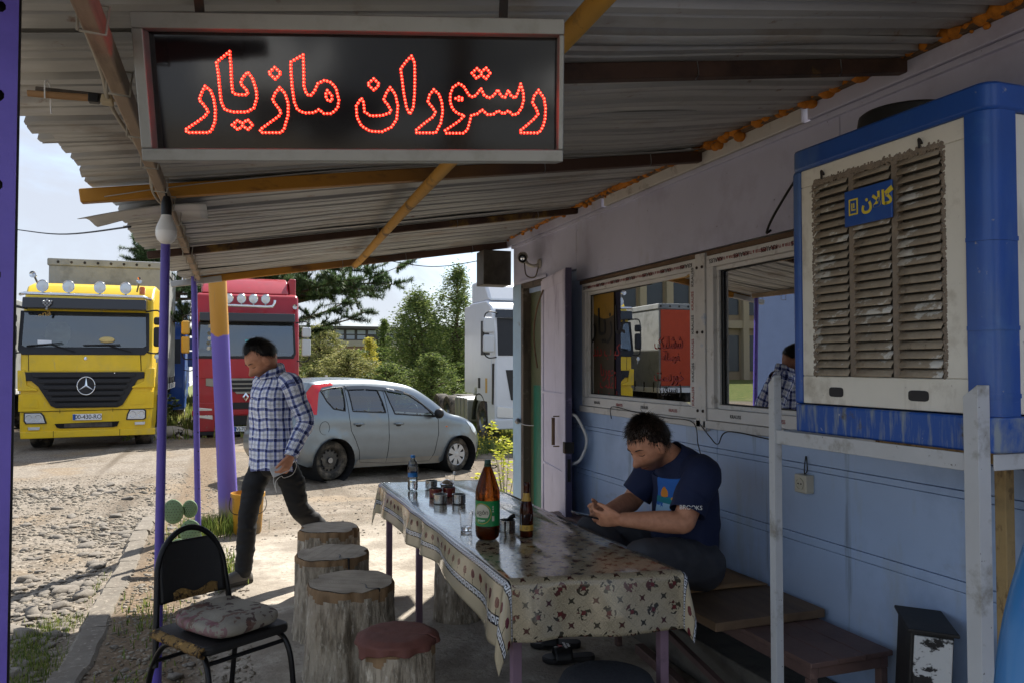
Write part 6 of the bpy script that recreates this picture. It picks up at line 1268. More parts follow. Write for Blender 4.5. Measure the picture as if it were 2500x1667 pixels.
MB().tube(smoothpath([(QX(300), -.02, QZ(322)), (QX(500), -.03, QZ(324)), (QX(690), -.03, QZ(326)), (QX(722), -.02, QZ(310)), (QX(730), 0, QZ(282))]), .032, 10).build('lamp_bar', 'chrome', rt_, smooth=2)
m = MB(); m.prism([(-.14, QZ(428)), (-.08, QZ(372)), (.2, QZ(368)), (.2, QZ(430))], QX(215), QX(872), Matrix(((0, 0, 1, 0), (1, 0, 0, 0), (0, 1, 0, 0), (0, 0, 0, 1)))); m.build('sun_visor', 'visor_dark', rt_, bevel=.02)
o = fpoly(rt_, 'windscreen_surround', 'grille_black', Q([(208, 430), (872, 430), (882, 640), (865, 672), (205, 672), (195, 640)]), -.02, .03, bevel=.01); sl(o, 1.85, .19)
o = fpoly(rt_, 'windscreen', 'vehicle_glass', Q([(222, 438), (858, 438), (866, 635), (850, 655), (215, 655), (210, 635)]), -.03, -.026); sl(o, 1.85, .19)
o = fpoly(rt_, 'cab_interior', 'cab_inside', Q([(226, 442), (854, 442), (860, 632), (215, 632)]), -.024, -.021); sl(o, 1.85, .19)
for i, (a, b) in enumerate([(285, 460), (280, 508), (283, 540), (275, 572), (305, 565), (300, 605), (278, 605)]): o = MB().lathe([(0, 0), (.045, 0)], 14, Mf(QX(a), -.034, QZ(b))); ob = o.build('windscreen_sticker', 'tarp_grey' if i % 2 else 'plate_white', rt_); sl(ob, 1.85, .19)
ob = fpoly(rt_, 'hanging_mask', 'mask_blue', Q([(525, 545), (562, 545), (560, 580), (528, 582)]), -.036, -.031); sl(ob, 1.85, .19); ob = fpoly(rt_, 'dashboard_box', 'mask_blue', Q([(690, 608), (745, 608), (745, 640), (690, 640)]), -.036, -.031); sl(ob, 1.85, .19)
text('lettering', 'TIR', 'white_letters', Mf(QX(790), -.0, QZ(642)), .13, rt_, .002, bold=.003)
fpoly(rt_, 'bonnet_panel', 'truck_red', Q([(190, 675), (880, 675), (880, 800), (190, 800)]), -.012, .04, bevel=.008)
gr = fpoly(rt_, 'grille', 'sign_alu', Q([(262, 802), (815, 802), (815, 830), (640, 870), (610, 905), (470, 905), (440, 870), (262, 850)]), -.03, .02, bevel=.006)
for k in range(3): fpoly(gr, 'mesh_bar', 'grille_black', Q([(432+4*k, 815+28*k), (640-4*k, 815+28*k), (636-4*k, 834+28*k), (436+4*k, 834+28*k)]), -.036, -.031, bevel=.003)
dm = empty('diamond_emblem', (QX(533), -.05, QZ(925)), parent=rt_); m = MB(); a, b, c = .075, .10, .06
for f in ((1, 0), (.52, 1)): pass
outer = [(0, b), (a, 0), (0, -b), (-a, 0)]; inner = [(0, b*.5), (a*.45, 0), (0, -b*.5), (-a*.45, 0)]
m.add([(x, -.02, z) for x, z in outer]+[(x, -.03, z) for x, z in inner], [(i, (i+1) % 4, 4+(i+1) % 4, 4+i) for i in range(4)]); m.build('badge', 'chrome', dm, solid=.01)
fpoly(rt_, 'upper_intake', 'grille_black', Q([(330, 962), (760, 962), (760, 1005), (330, 1005)]), -.014, .02); fpoly(rt_, 'lower_intake', 'grille_black', Q([(330, 1050), (760, 1050), (760, 1110), (330, 1110)]), -.014, .02); fpoly(rt_, 'bumper_bar', 'truck_red', Q([(172, 1010), (918, 1010), (918, 1044), (172, 1044)]), -.05, .02, bevel=.015)
fpoly(rt_, 'bumper', 'truck_red', Q([(175, 960), (325, 960), (325, 1150), (185, 1150)]), -.03, .05, bevel=.02); fpoly(rt_, 'bumper', 'truck_red', Q([(765, 960), (915, 960), (905, 1150), (765, 1150)]), -.03, .05, bevel=.02); fpoly(rt_, 'bumper_foot', 'grille_black', Q([(185, 1140), (905, 1140), (880, 1175), (215, 1175)]), -.02, .08, bevel=.01)
for s in (-1, 1):
    x0 = 245 if s < 0 else 845; hd = fpoly(rt_, 'headlight', 'headlamp', Q([(x0-58, 988), (x0+60, 1000), (x0+66, 1072), (x0-50, 1055)] if s < 0 else [(x0-60, 1000), (x0+58, 988), (x0+50, 1055), (x0-66, 1072)]), -.045, -.02, bevel=.012)
    for dx in (-22, 30): MB().lathe([(.06, 0), (.04, -.01), (0, -.02)], 16, Mf(QX(x0+dx), -.05, QZ(1028)), cap=False).build('reflector', 'chrome', hd, smooth=True)
plate(rt_, 'VJ-705', QX(505), -.03, QZ(1137), .34, .115)
mirror(rt_, QX(125), QZ(640), QZ(430), QZ(525), 'label_gold', .19); mirror(rt_, QX(955), QZ(655), QZ(460), QZ(535), 'mirror_white', .22)
MB().lathe([(.012, -.3), (.02, -.12), (.055, -.02), (.058, 0), (.04, -.02), (0, -.05)], 20, Mf(QX(878), .2, QZ(318)), cap=False).build('air_horn', 'chrome', rt_, smooth=True)
cabwheels(rt_, (1.0, 4.6)); MB().b2((-.45, 2.0, .7), (.45, 6, .95)).build('chassis_rail', 'chassis', rt_)
# ---- white tractor unit, partly behind the building corner
wt = empty('white_truck', (6.93, 17.05, -.35), label='white tractor unit half hidden behind the building corner', cat='truck')
prof_cab(wt, [(.02, .45), (0, .8), (0, 2.1), (.08, 2.6), (.16, 2.98), (.35, 3.25), (.7, 3.4), (2.1, 3.42), (2.15, 1.15), (1.75, 1.1), (1.62, 1.25), (1.2, 1.32), (.78, 1.2), (.62, .9), (.6, .45)], 2.48, 'truck_white', bevel=.06)
m = MB(); m.prism([(.6, 3.40), (.95, 3.8), (1.7, 3.95), (2.1, 3.95), (2.1, 3.40)], -1.18, 1.18, Matrix(((0, 0, 1, 0), (1, 0, 0, 0), (0, 1, 0, 0), (0, 0, 0, 1)))); m.build('roof_deflector', 'truck_white', wt, bevel=.07, seg=4); MB().b2((-1.245, 1.75, 1.15), (-1.2, 2.5, 3.35)).build('side_fairing', 'truck_white', wt, bevel=.02)
for nm, mt, pts, y in [('windscreen', 'grille_black', [(-1.17, 2.08), (1.17, 2.08), (1.15, 2.95), (-1.15, 2.95)], -.02), ('sun_visor', 'visor_dark', [(-1.22, 2.95), (1.22, 2.95), (1.2, 3.15), (-1.2, 3.15)], -.12)]:
    o = fpoly(wt, nm, mt, pts, y, y+.03, bevel=.01); sl(o, 2.1, .18)
fpoly(wt, 'grille', 'grille_black', [(-.85, 1.05), (.85, 1.05), (.98, 1.75), (-.98, 1.75)], -.02, .02, bevel=.01); fpoly(wt, 'headlight', 'headlamp', [(-1.2, .66), (-.7, .62), (-.72, .86), (-1.2, .92)], -.03, .02, bevel=.01); fpoly(wt, 'bumper', 'truck_white', [(-1.25, .38), (1.25, .38), (1.25, .62), (-1.25, .62)], -.05, .3, bevel=.03)
def spoly(t, nm, mt, pts, x0, x1, **k):
    m = MB(); m.prism(pts, x0, x1, Matrix(((0, 0, 1, 0), (1, 0, 0, 0), (0, 1, 0, 0), (0, 0, 0, 1)))); return m.build(nm, mt, t, **k)
dr = spoly(wt, 'door', 'truck_white', [(.2, 1.0), (.32, 3.0), (1.4, 3.02), (1.4, 1.0)], -1.252, -1.235, bevel=.006); spoly(dr, 'door_window', 'grille_black', [(.36, 2.1), (.44, 2.92), (1.05, 2.92), (1.05, 2.1)], -1.258, -1.25, bevel=.005); spoly(dr, 'handle', 'black_plastic', [(1.1, 1.3), (1.1, 1.55), (1.25, 1.55), (1.25, 1.3)], -1.27, -1.253, bevel=.01)
spoly(dr, 'sticker', 'label_gold', [(.55, 1.2), (.55, 1.55), (.7, 1.55), (.7, 1.2)], -1.256, -1.253); spoly(wt, 'air_vane', 'black_plastic', [(.1, .95), (.05, 1.9), (.18, 1.9), (.2, .95)], -1.26, -1.235, bevel=.01)
mirror(wt, -1.42, 2.15, 2.95, 2.57, 'mirror_white', .26); arch_ = MB(); arch_.tube([(-1.2, 1.2+.62*math.cos(a), .5+.66*math.sin(a)) for a in np.linspace(0, math.pi, 16)], .06, 8); arch_.build('wheel_arch', 'grille_black', wt, smooth=2)
cabwheels(wt, (1.2, 4.6, 5.8), .5, 1.0); MB().b2((-.45, 1.6, .7), (.45, 6.6, .95)).build('chassis_rail', 'chassis', wt); tk = MB(); tk.prism(rrect(2.35, .35, 3.55, 1.0, .1), -1.22, -.65, Matrix(((0, 0, 1, 0), (1, 0, 0, 0), (0, 1, 0, 0), (0, 0, 0, 1)))); tk.build('fuel_tank', 'sign_alu', wt, smooth=True, bevel=.02)
for yy in (2.6, 2.95, 3.3): spoly(wt, 'tank_strap', 'steel', rrect(yy, .34, yy+.06, 1.01, .02), -1.23, -.64)
# ---- blue truck behind, and vehicles seen beside it and in the window reflection
bt = empty('blue_truck', (-2.66, 26.6, -.25), label='blue tractor unit far back between the purple posts', cat='truck')
prof_cab(bt, [(.02, .35), (0, 1.8), (.15, 2.6), (.5, 3.1), (2.0, 3.2), (2.0, .6), (1.2, .9), (.9, .35)], 2.46, 'truck_blue'); o = fpoly(bt, 'windscreen', 'visor_smoke', [(-1.1, 1.8), (1.1, 1.8), (1.08, 2.55), (-1.08, 2.55)], -.02, .02, bevel=.01); sl(o, 1.8, .2)
fpoly(bt, 'grille', 'grille_black', [(-.8, .9), (.8, .9), (.9, 1.5), (-.9, 1.5)], -.02, .02); mirror(bt, 1.42, 1.7, 2.6, 2.2, 'truck_blue', .22); cabwheels(bt, (1.2,)); trailer(bt, 2.4, 5, 3.9, 'plate_white', 'plate_white', buckles=False)
def lone_trailer(x, y, rz, ln, top, mat, label, w=1.24, zb=1.15):
    t = empty('parked_trailer', (x, y, -.26), rz=rz, label=label, cat='trailer'); trailer(t, 0, ln, top, mat, x=w, zb=zb); cabwheels(t, (ln-2.8, ln-1.5), .48, .98); MB().b2((-1.0, .6, .1), (-.8, .8, 1.0)).build('landing_leg', 'chassis', t); MB().b2((.8, .6, .1), (1.0, .8, 1.0)).build('landing_leg', 'chassis', t); return t
lone_trailer(-7.6, 27.5, 0, 9, 2.75, 'truck_blue', 'low blue trailer visible left of the yellow truck', zb=1.2)
lone_trailer(-.55, 34, 0, 8, 3.6, 'plate_white', 'white trailer far back between the thin posts')
ot = lone_trailer(-6.55, 19.2, 0, 9, 3.45, 'tarp_grey', 'grey curtain trailer with orange front reflected in the left window'); MB().b2((-1.2, -.03, 1.2), (1.2, -.012, 3.28)).build('front_panel', 'tarp_orange', ot, bevel=.01)
lone_trailer(-4.75, 11.4, rad(64), 9, 3.4, 'tarp_blue', 'pale blue curtain trailer reflected in the right window')

wb_ = lone_trailer(.4, -13.5, rad(90), 9, 3.7, 'plate_white', 'white box trailer behind the camera, reflected in the sign')
# ---------------------------------------------------------------- people
def skinfn(beard):
    def fn(nt, t, cur):
        X_.nt = nt; a = nt.nodes.new('ShaderNodeAttribute'); a.attribute_name = 'beard'; n = xnoise(nt, t, 40, 'Object'); c = xmix((n-.35)*1.6, cur, '#b37a5c' if beard < .5 else '#a56c50'); return xmix(X_(a.outputs['Fac'])*beard, c, '#3a2a24')
    return fn
pm('skin_tan', '#cb9273', .5, fn=skinfn(.75), bump=.08, bscale=140, spec=.4); pm('skin_brown', '#c48b6c', .5, fn=skinfn(.7), bump=.08, bscale=140, spec=.4)
pm('hair_black', '#0d0b0a', .45, fn=fgrass('#080706', '#120f0d', '#211c19')); pm('hair_brown', '#1d1410', .42, fn=fgrass('#110c09', '#20160f', '#3a2a20'))
def plaid(nt, t, cur):
    u, v, _ = xuv(nt, t); P = .07
    def bands(q):
        g = (q/P).fr(); wide = (g < .30); mid = ((g > .12)*(g < .18)); thin = ((g > .60)*(g < .635)).mx((g > .70)*(g < .73)); lite = (g > .335)*(g < .37); return wide, mid, thin, lite
    a, a2, a3, a4 = bands(u); b, b2, b3, b4 = bands(v); f = xmix(a*.75, '#dfe2ec', '#2a4fac'); f2 = xmix(b*.72, f, '#2446a0'); f2 = xmix(a*b*.85, f2, '#0f1f55'); f2 = xmix((a2.mx(b2))*.75, f2, '#0c1740'); f2 = xmix((a3.mx(b3))*.7, f2, '#20264a'); return xmix((a4.mx(b4))*.6, f2, '#eef0f6')
pm('plaid_shirt', '#b9bcc8', .8, fn=plaid, bump=.25, bscale=9, bdist=.02, coord='UV'); pm('trouser_black', '#101114', .75, var=.15, vscale=8, bump=.25, bscale=16); pm('trouser_grey', '#3a3b40', .8, var=.12, vscale=8, bump=.25, bscale=16)
pm('shoe_grey', '#5d5a55', .7, var=.1, layers=[('#7d766b', 9, .55, .7)]); pm('shoe_sole', '#3e3b37', .8)
def tee(nt, t, cur):
    u, v, _ = xuv(nt, t); n = xnoise(nt, t, 16); u = u+.06; v = v-.07; r = (u.ab() < .085)*(v > .20)*(v < .44); base = xmix(r, cur, '#2a63b0'); lo = r*(v < .29); base = xmix(lo*((n > .45)), base, '#9cc0d8'); base = xmix(r*(v > .27)*(v < .33), base, '#1f7a86'); fl = X_.op('SQRT', (u-.03)*(u-.03)+(v-.35)*(v-.35)) < (.026+(n-.5)*.04); base = xmix(fl, base, '#d8872e'); fl = X_.op('SQRT', (u+.035)*(u+.035)+(v-.32)*(v-.32)) < (.018+(n-.5)*.03); return xmix(fl, base, '#d9a13c')
pm('tshirt_navy', '#1a2444', .85, fn=tee, bump=.3, bscale=9, bdist=.02, coord='UV'); pm('tshirt_sleeve', '#1a2444', .85, bump=.25, bscale=12, bdist=.02)
pm('mouth', '#5a2a26', .6); pm('phone_black', '#0e0e10', .2, coat=.4); pm('phone_silver', '#c9cacc', .3, .5); pm('cord_white', '#dcdad4', .5)
def remesh(mb, vox, smooth_it=4, fac=.5):
    me = bpy.data.meshes.new('tmp'); me.from_pydata(mb.v, [], mb.f); o = bpy.data.objects.new('tmp', me); COL.objects.link(o)
    bm = bmesh.new(); bm.from_mesh(me); bmesh.ops.recalc_face_normals(bm, faces=bm.faces); bm.to_mesh(me); bm.free()
    q = o.modifiers.new('r', 'REMESH'); q.mode = 'VOXEL'; q.voxel_size = vox; q.use_smooth_shade = True
    if smooth_it: s = o.modifiers.new('s', 'SMOOTH'); s.iterations = smooth_it; s.factor = fac
    bpy.context.view_layer.update(); r = bpy.data.meshes.new_from_object(o.evaluated_get(bpy.context.evaluated_depsgraph_get())); bpy.data.objects.remove(o); bpy.data.meshes.remove(me); return r
def wrinkle(me, fn):
    n = len(me.vertices); co = np.zeros(n*3); no = np.zeros(n*3); me.vertices.foreach_get('co', co); me.vertices.foreach_get('normal', no); co = co.reshape(-1, 3); no = no.reshape(-1, 3)
    d = np.array([fn(Vector(c)) for c in co]); me.vertices.foreach_set('co', (co+no*d[:, None]).ravel()); me.update()
def limb(m, pts, rs, n=16):
    P = [Vector(p) for p in pts]; R = [r if isinstance(r, (tuple, list)) else (r, r) for r in rs]; d0 = (P[0]-P[1]).normalized(); d1 = (P[-1]-P[-2]).normalized()
    P = [P[0]+d0*R[0][0]*.8, P[0]+d0*R[0][0]*.5]+P+[P[-1]+d1*R[-1][0]*.5, P[-1]+d1*R[-1][0]*.8]; R = [tuple(c*.35 for c in R[0]), tuple(c*.8 for c in R[0])]+R+[tuple(c*.8 for c in R[-1]), tuple(c*.35 for c in R[-1])]
    m.tube(P, R, n); return m
def g2(a, b, s): return math.exp(-((a)**2+(b)**2)/(2*s*s))
def head_pts(M, nu=60, nv=44, sc_=1.):
    m = MB(); m.ball((0, 0, 0), 1., nu, nv); out = []
    for x, y, z in m.v:
        t = max(0, -z); X, Y, Zz = x*.077, y*.098, z*.120
        X *= 1-.30*t**1.6; 
        if y < 0: Y *= 1-.42*t**1.2
        else: Y *= 1-.10*t*t; Y = min(Y, .083+.012*(1-abs(x)))
        f = max(0, y)
        if f > 0:
            Y += .007*f*(g2(X-.028, Zz-.022, .016)+g2(X+.028, Zz-.022, .016)); Y -= .013*f*(g2(X-.032, Zz+.002, .013)+g2(X+.032, Zz+.002, .013))
            nz_ = sstep(.012, -.04, Zz)*sstep(-.062, -.048, Zz); Y += .030*f*nz_*math.exp(-(X/.0115)**2)+.010*f*g2(X, Zz+.045, .016)
            Y += .008*f*g2(X*.6, Zz+.068, .009)+.007*f*g2(X*.6, Zz+.082, .008)-.006*f*math.exp(-((Zz+.075)/.003)**2)*(abs(X) < .025); Y += .012*f*g2(X, Zz+.106, .016)
            Y += .004*f*(g2(X-.045, Zz+.03, .02)+g2(X+.045, Zz+.03, .02))
        out.append(tuple(M @ (Vector((X, Y, Zz))*sc_)))
    return out, m.f
def head_frame(c, fwd, up=(0, 0, 1)):
    f = Vector(fwd).normalized(); u = Vector(up); u = (u-f*u.dot(f)).normalized(); r = f.cross(u); return Matrix(((r.x, f.x, u.x, c[0]), (r.y, f.y, u.y, c[1]), (r.z, f.z, u.z, c[2]), (0, 0, 0, 1)))
def add_head(m, M):
    v, f = head_pts(M); m.add(v, f)
    for s in (-1, 1): m.ball((s*.079, -.006, -.008), (.010, .019, .030), 12, 10, M @ Matrix.Rotation(s*.25, 4, 'Z'))
def hand(m, wr, d, pn, side, curls, thumb, sc_=1., spread=.10):
    """wr wrist, d direction to the fingers, pn palm normal, side = direction of the thumb edge"""
    wr = Vector(wr); d = Vector(d).normalized(); pn = Vector(pn); pn = (pn-d*pn.dot(d)).normalized(); sd = Vector(side); sd = (sd-d*sd.dot(d)-pn*sd.dot(pn)).normalized(); S = sc_
    up = pn
    m.tube([wr-d*.03*S, wr, wr+d*.03*S, wr+d*.065*S, wr+d*.092*S, wr+d*.10*S], [(.026*S, .019*S), (.029*S, .019*S), (.038*S, .017*S), (.043*S, .0155*S), (.040*S, .013*S), (.02*S, .006*S)], 14, up=up if abs(d.dot(up)) < .9 else sd)
    tips = []
    for i, (ln, cl) in enumerate(zip((.071, .08, .075, .06), curls)):
        o = (1.5-i)*.0205*S; p = wr+d*.088*S+sd*o; a = (1.5-i)*spread; fd = (d*math.cos(a)+sd*math.sin(a)).normalized(); ax = fd.cross(pn).normalized(); pts = [p-fd*.015*S, p]; cur = fd
        for k, fr in enumerate((.45, .3, .25)):
            cur = Matrix.Rotation(cl*(.8, 1.1, .8)[k], 3, ax) @ cur; p = p+cur*ln*fr*S; pts.append(p)
        m.tube(pts+[pts[-1]+cur*.004*S], [.0095*S, .0095*S, .009*S, .0083*S, .0075*S, .004*S], 10); tips.append(p)
    p = wr+d*.028*S+sd*.03*S; fd = (d*.8+sd*.42+pn*.3*thumb).normalized(); pts = [p-fd*.02*S, p]; ax = fd.cross(pn).normalized()
    for k, ln in enumerate((.038, .03, .025)):
        p = p+fd*ln*S; pts.append(p); fd = (fd+d*.35+pn*.28*thumb-sd*.12).normalized()
    m.tube(pts, [.014*S, .0135*S, .0115*S, .010*S, .0065*S], 10); return tips
def beard_attr(me, M, ok=True):
    inv = M.inverted(); vals = []
    for v in me.vertices:
        q = inv @ v.co; b = 0.
        if abs(q.x) < .1 and -.14 < q.z < .05 and -.09 < q.y < .14: b = sstep(-.028, -.062, q.z+.25*max(0, .03-q.y)*0)*sstep(-.03, .02, q.y)*(1-.8*g2(q.x, q.z+.074, .012)); b *= sstep(-.16, -.12, q.z)
        vals.append(b)
    a = me.attributes.new('beard', 'FLOAT', 'POINT'); a.data.foreach_set('value', vals)
def hair_cap(parent, M, mat, line, thick=.014, seed=0, fringe=0, strands=700, slen=.018):
    """line(x,y)->z above which hair grows, in head space (unit sphere)"""
    m = MB(); v, f = head_pts(Matrix.Identity(4), 56, 40); U = MB(); U.ball((0, 0, 0), 1., 56, 40); keep = []; vs = []
    for (x, y, z), p in zip(U.v, v):
        hl = z-line(x, y)+.05*noise.noise(Vector((x*9, y*9, z*9+seed))); k = sstep(-.04, .34, hl); n = Vector((x/.077, y/.098, z/.12)).normalized(); d = thick*k*(1+.35*noise.noise(Vector((x*5+seed, y*5, z*5))))-.005*(1-sstep(0, .12, k)); vs.append(Vector(p)+n*d)
    fs = [q for q in f if max(U.v[i][2]-line(U.v[i][0], U.v[i][1]) for i in q) > -.05]; m.add([tuple(M @ p) for p in vs], fs); cap = m.build('hair', mat, parent, smooth=2)
    s = MB(); rnd = random.Random(seed); crown = Vector((0, -.35, .93)).normalized(); cand = [i for i in range(len(U.v)) if U.v[i][2]-line(U.v[i][0], U.v[i][1]) > .0]
    for _ in range(strands*5):
        i = rnd.choice(cand); n = Vector(U.v[i]).normalized(); p = vs[i]+Vector((rnd.gauss(0, .003), rnd.gauss(0, .003), rnd.gauss(0, .003))); fl = n-crown; fl = fl-n*fl.dot(n); fl = (fl.normalized() if fl.length > .05 else Vector((rnd.gauss(0, 1), rnd.gauss(0, 1), 0)))+Vector((rnd.gauss(0, .28), rnd.gauss(0, .28), rnd.gauss(0, .28)))
        ln = slen*rnd.uniform(.6, 1.2); up_ = n*rnd.uniform(.15, .45); q = p+(fl*.5+up_)*ln*.55; r = p+(fl*.95+up_*.9)*ln; w = n.cross(fl); w = (w.normalized() if w.length > 1e-4 else Vector((1, 0, 0)))*.0011; s.add([tuple(M @ a) for a in (p-w-n*.004, p+w-n*.004, q+w, r, q-w)], [(0, 1, 2, 4), (4, 2, 3)])
    for k in range(fringe):
        x = rnd.uniform(-.05, .05); p = Vector((x, .085-abs(x)*.25, .075)); pts = [p, p+Vector((rnd.gauss(0, .006), .022, -.012)), p+Vector((rnd.gauss(0, .012), .026, -.030+rnd.gauss(0, .008)))]; s.tube([M @ a for a in pts], [.004, .0035, .0006], 5)
    tag(s.build('hair_strands', mat, cap, smooth=2), kind='stuff'); return cap
HEADV = [p for p in head_pts(Matrix.Identity(4))[0] if p[1] > .02]
def surf(x, z, off=0.):
    b = min(HEADV, key=lambda p: (p[0]-x)**2+(p[2]-z)**2); return Vector((x, b[1]+off, z))
def face_bits(parent, M, mat):
    m = MB(); m.tube([M @ surf(x, -.075+.002*abs(x)/.02, .0006) for x in (-.024, -.015, -.006, .006, .015, .024)], [.0008, .0017, .002, .002, .0017, .0008], 6); m.build('mouth_line', 'mouth', parent, smooth=2)
    for q in (-.009, .009): MB().ball((0, 0, 0), (.0028, .0018, .002), 8, 6, M @ Matrix.Translation(surf(q, -.055, .001))).build('nostril', 'mouth', parent, smooth=2)
    for s in (-1, 1):
        m = MB(); m.tube([M @ surf(s*x, z, .0012) for x, z in ((.012, .018), (.024, .024), (.036, .024), (.048, .017))], [.002, .0038, .0032, .001], 6, ell=.7); m.build('eyebrow', mat, parent, smooth=2)
        m = MB(); m.tube([M @ surf(s*x, z, .0008) for x, z in ((.019, -.003), (.026, -.007), (.034, -.008), (.043, -.004))], [.001, .002, .002, .001], 6); m.build('eyelashes', mat, parent, smooth=2)
def uvtube(pts, rs, n, up=(0, 0, 1), fold=.0, seed=0, n_ref=None):
    P = [Vector(p) for p in pts]; m = MB(); uvs = []; L_ = 0.; px = None
    for i, p in enumerate(P):
        d = P[min(i+1, len(P)-1)]-P[max(i-1, 0)]
        if px is None: x, y, d = frame(d, up)
        else: d.normalize(); x = (px-d*px.dot(d)).normalized(); y = d.cross(x)
        px = x; rx, ry = rs[i] if isinstance(rs[i], (tuple, list)) else (rs[i], rs[i]); L_ += (P[i]-P[i-1]).length if i else 0
        for j in range(n+1):
            a = 2*math.pi*j/n; f = 1+fold*noise.noise(Vector((math.cos(a)*1.6+seed, math.sin(a)*1.6, L_*14)))+fold*.7*noise.noise(Vector((math.cos(a)*3, math.sin(a)*3+seed, L_*34))); m.v.append(tuple(p+x*rx*f*math.cos(a)+y*ry*f*math.sin(a))); uvs.append((a*(rx+ry)/2+.006*noise.noise(Vector((math.cos(a)*3, math.sin(a)*3, L_*12))), L_+.008*noise.noise(Vector((math.cos(a)*3, math.sin(a)*3+7, L_*12)))))
    k = len(P); m.f = [(i*(n+1)+j, i*(n+1)+j+1, (i+1)*(n+1)+j+1, (i+1)*(n+1)+j) for i in range(k-1) for j in range(n)]; m.mi = [0]*len(m.f); return m, uvs
def dense(pts, rs, k=6):
    """smooth a joint path and its radii together"""
    R = [r if isinstance(r, (tuple, list)) else (r, r) for r in rs]; P = smoothpath(pts, k); Q = smoothpath([(a, b, 0) for a, b in R], k); return P, [(q.x, q.y) for q in Q]
def inv_parent(o, root):
    o.parent = root; o.matrix_parent_inverse = root.matrix_basis.inverted()
def shoe(parent, heel, d, up, ln=.275, sole_mat='shoe_sole', mat='shoe_grey'):
    d = Vector(d).normalized(); x, y, z = d.cross(Vector(up)).normalized(), d, None; z = x.cross(d).normalized(); M = Matrix(((x.x, d.x, z.x, heel[0]), (x.y, d.y, z.y, heel[1]), (x.z, d.z, z.z, heel[2]), (0, 0, 0, 1)))
    st = [(0, .030, .05), (.03, .038, .075), (.08, .040, .085), (.13, .042, .078), (.18, .046, .062), (.22, .047, .05), (.25, .040, .04), (.27, .024, .03)]
    m = MB(); n = 20; vs = []
    for q, w, h in st:
        for j in range(n): a = 2*math.pi*j/n; c, s = math.cos(a), math.sin(a); vs.append(M @ Vector((w*math.copysign(abs(c)**.75, c), q*ln/.275, .018+max(0, s)*h*.92+min(0, s)*.006)))
    m.add(vs, [(i*n+j, i*n+(j+1) % n, (i+1)*n+(j+1) % n, (i+1)*n+j) for i in range(len(st)-1) for j in range(n)]+[tuple(range(n))[::-1], tuple(range((len(st)-1)*n, len(st)*n))]); o = m.build('shoe', mat, parent, smooth=2)
    m = MB(); out = [(-.034, 0), (-.043, .05), (-.046, .12), (-.052, .2), (-.04, .26), (0, .283), (.04, .26), (.052, .2), (.046, .12), (.043, .05), (.034, 0), (0, -.008)]; m.prism([(a, b*ln/.275) for a, b in out], 0, .026, M); so_ = m.build('sole', sole_mat, o, bevel=.006)
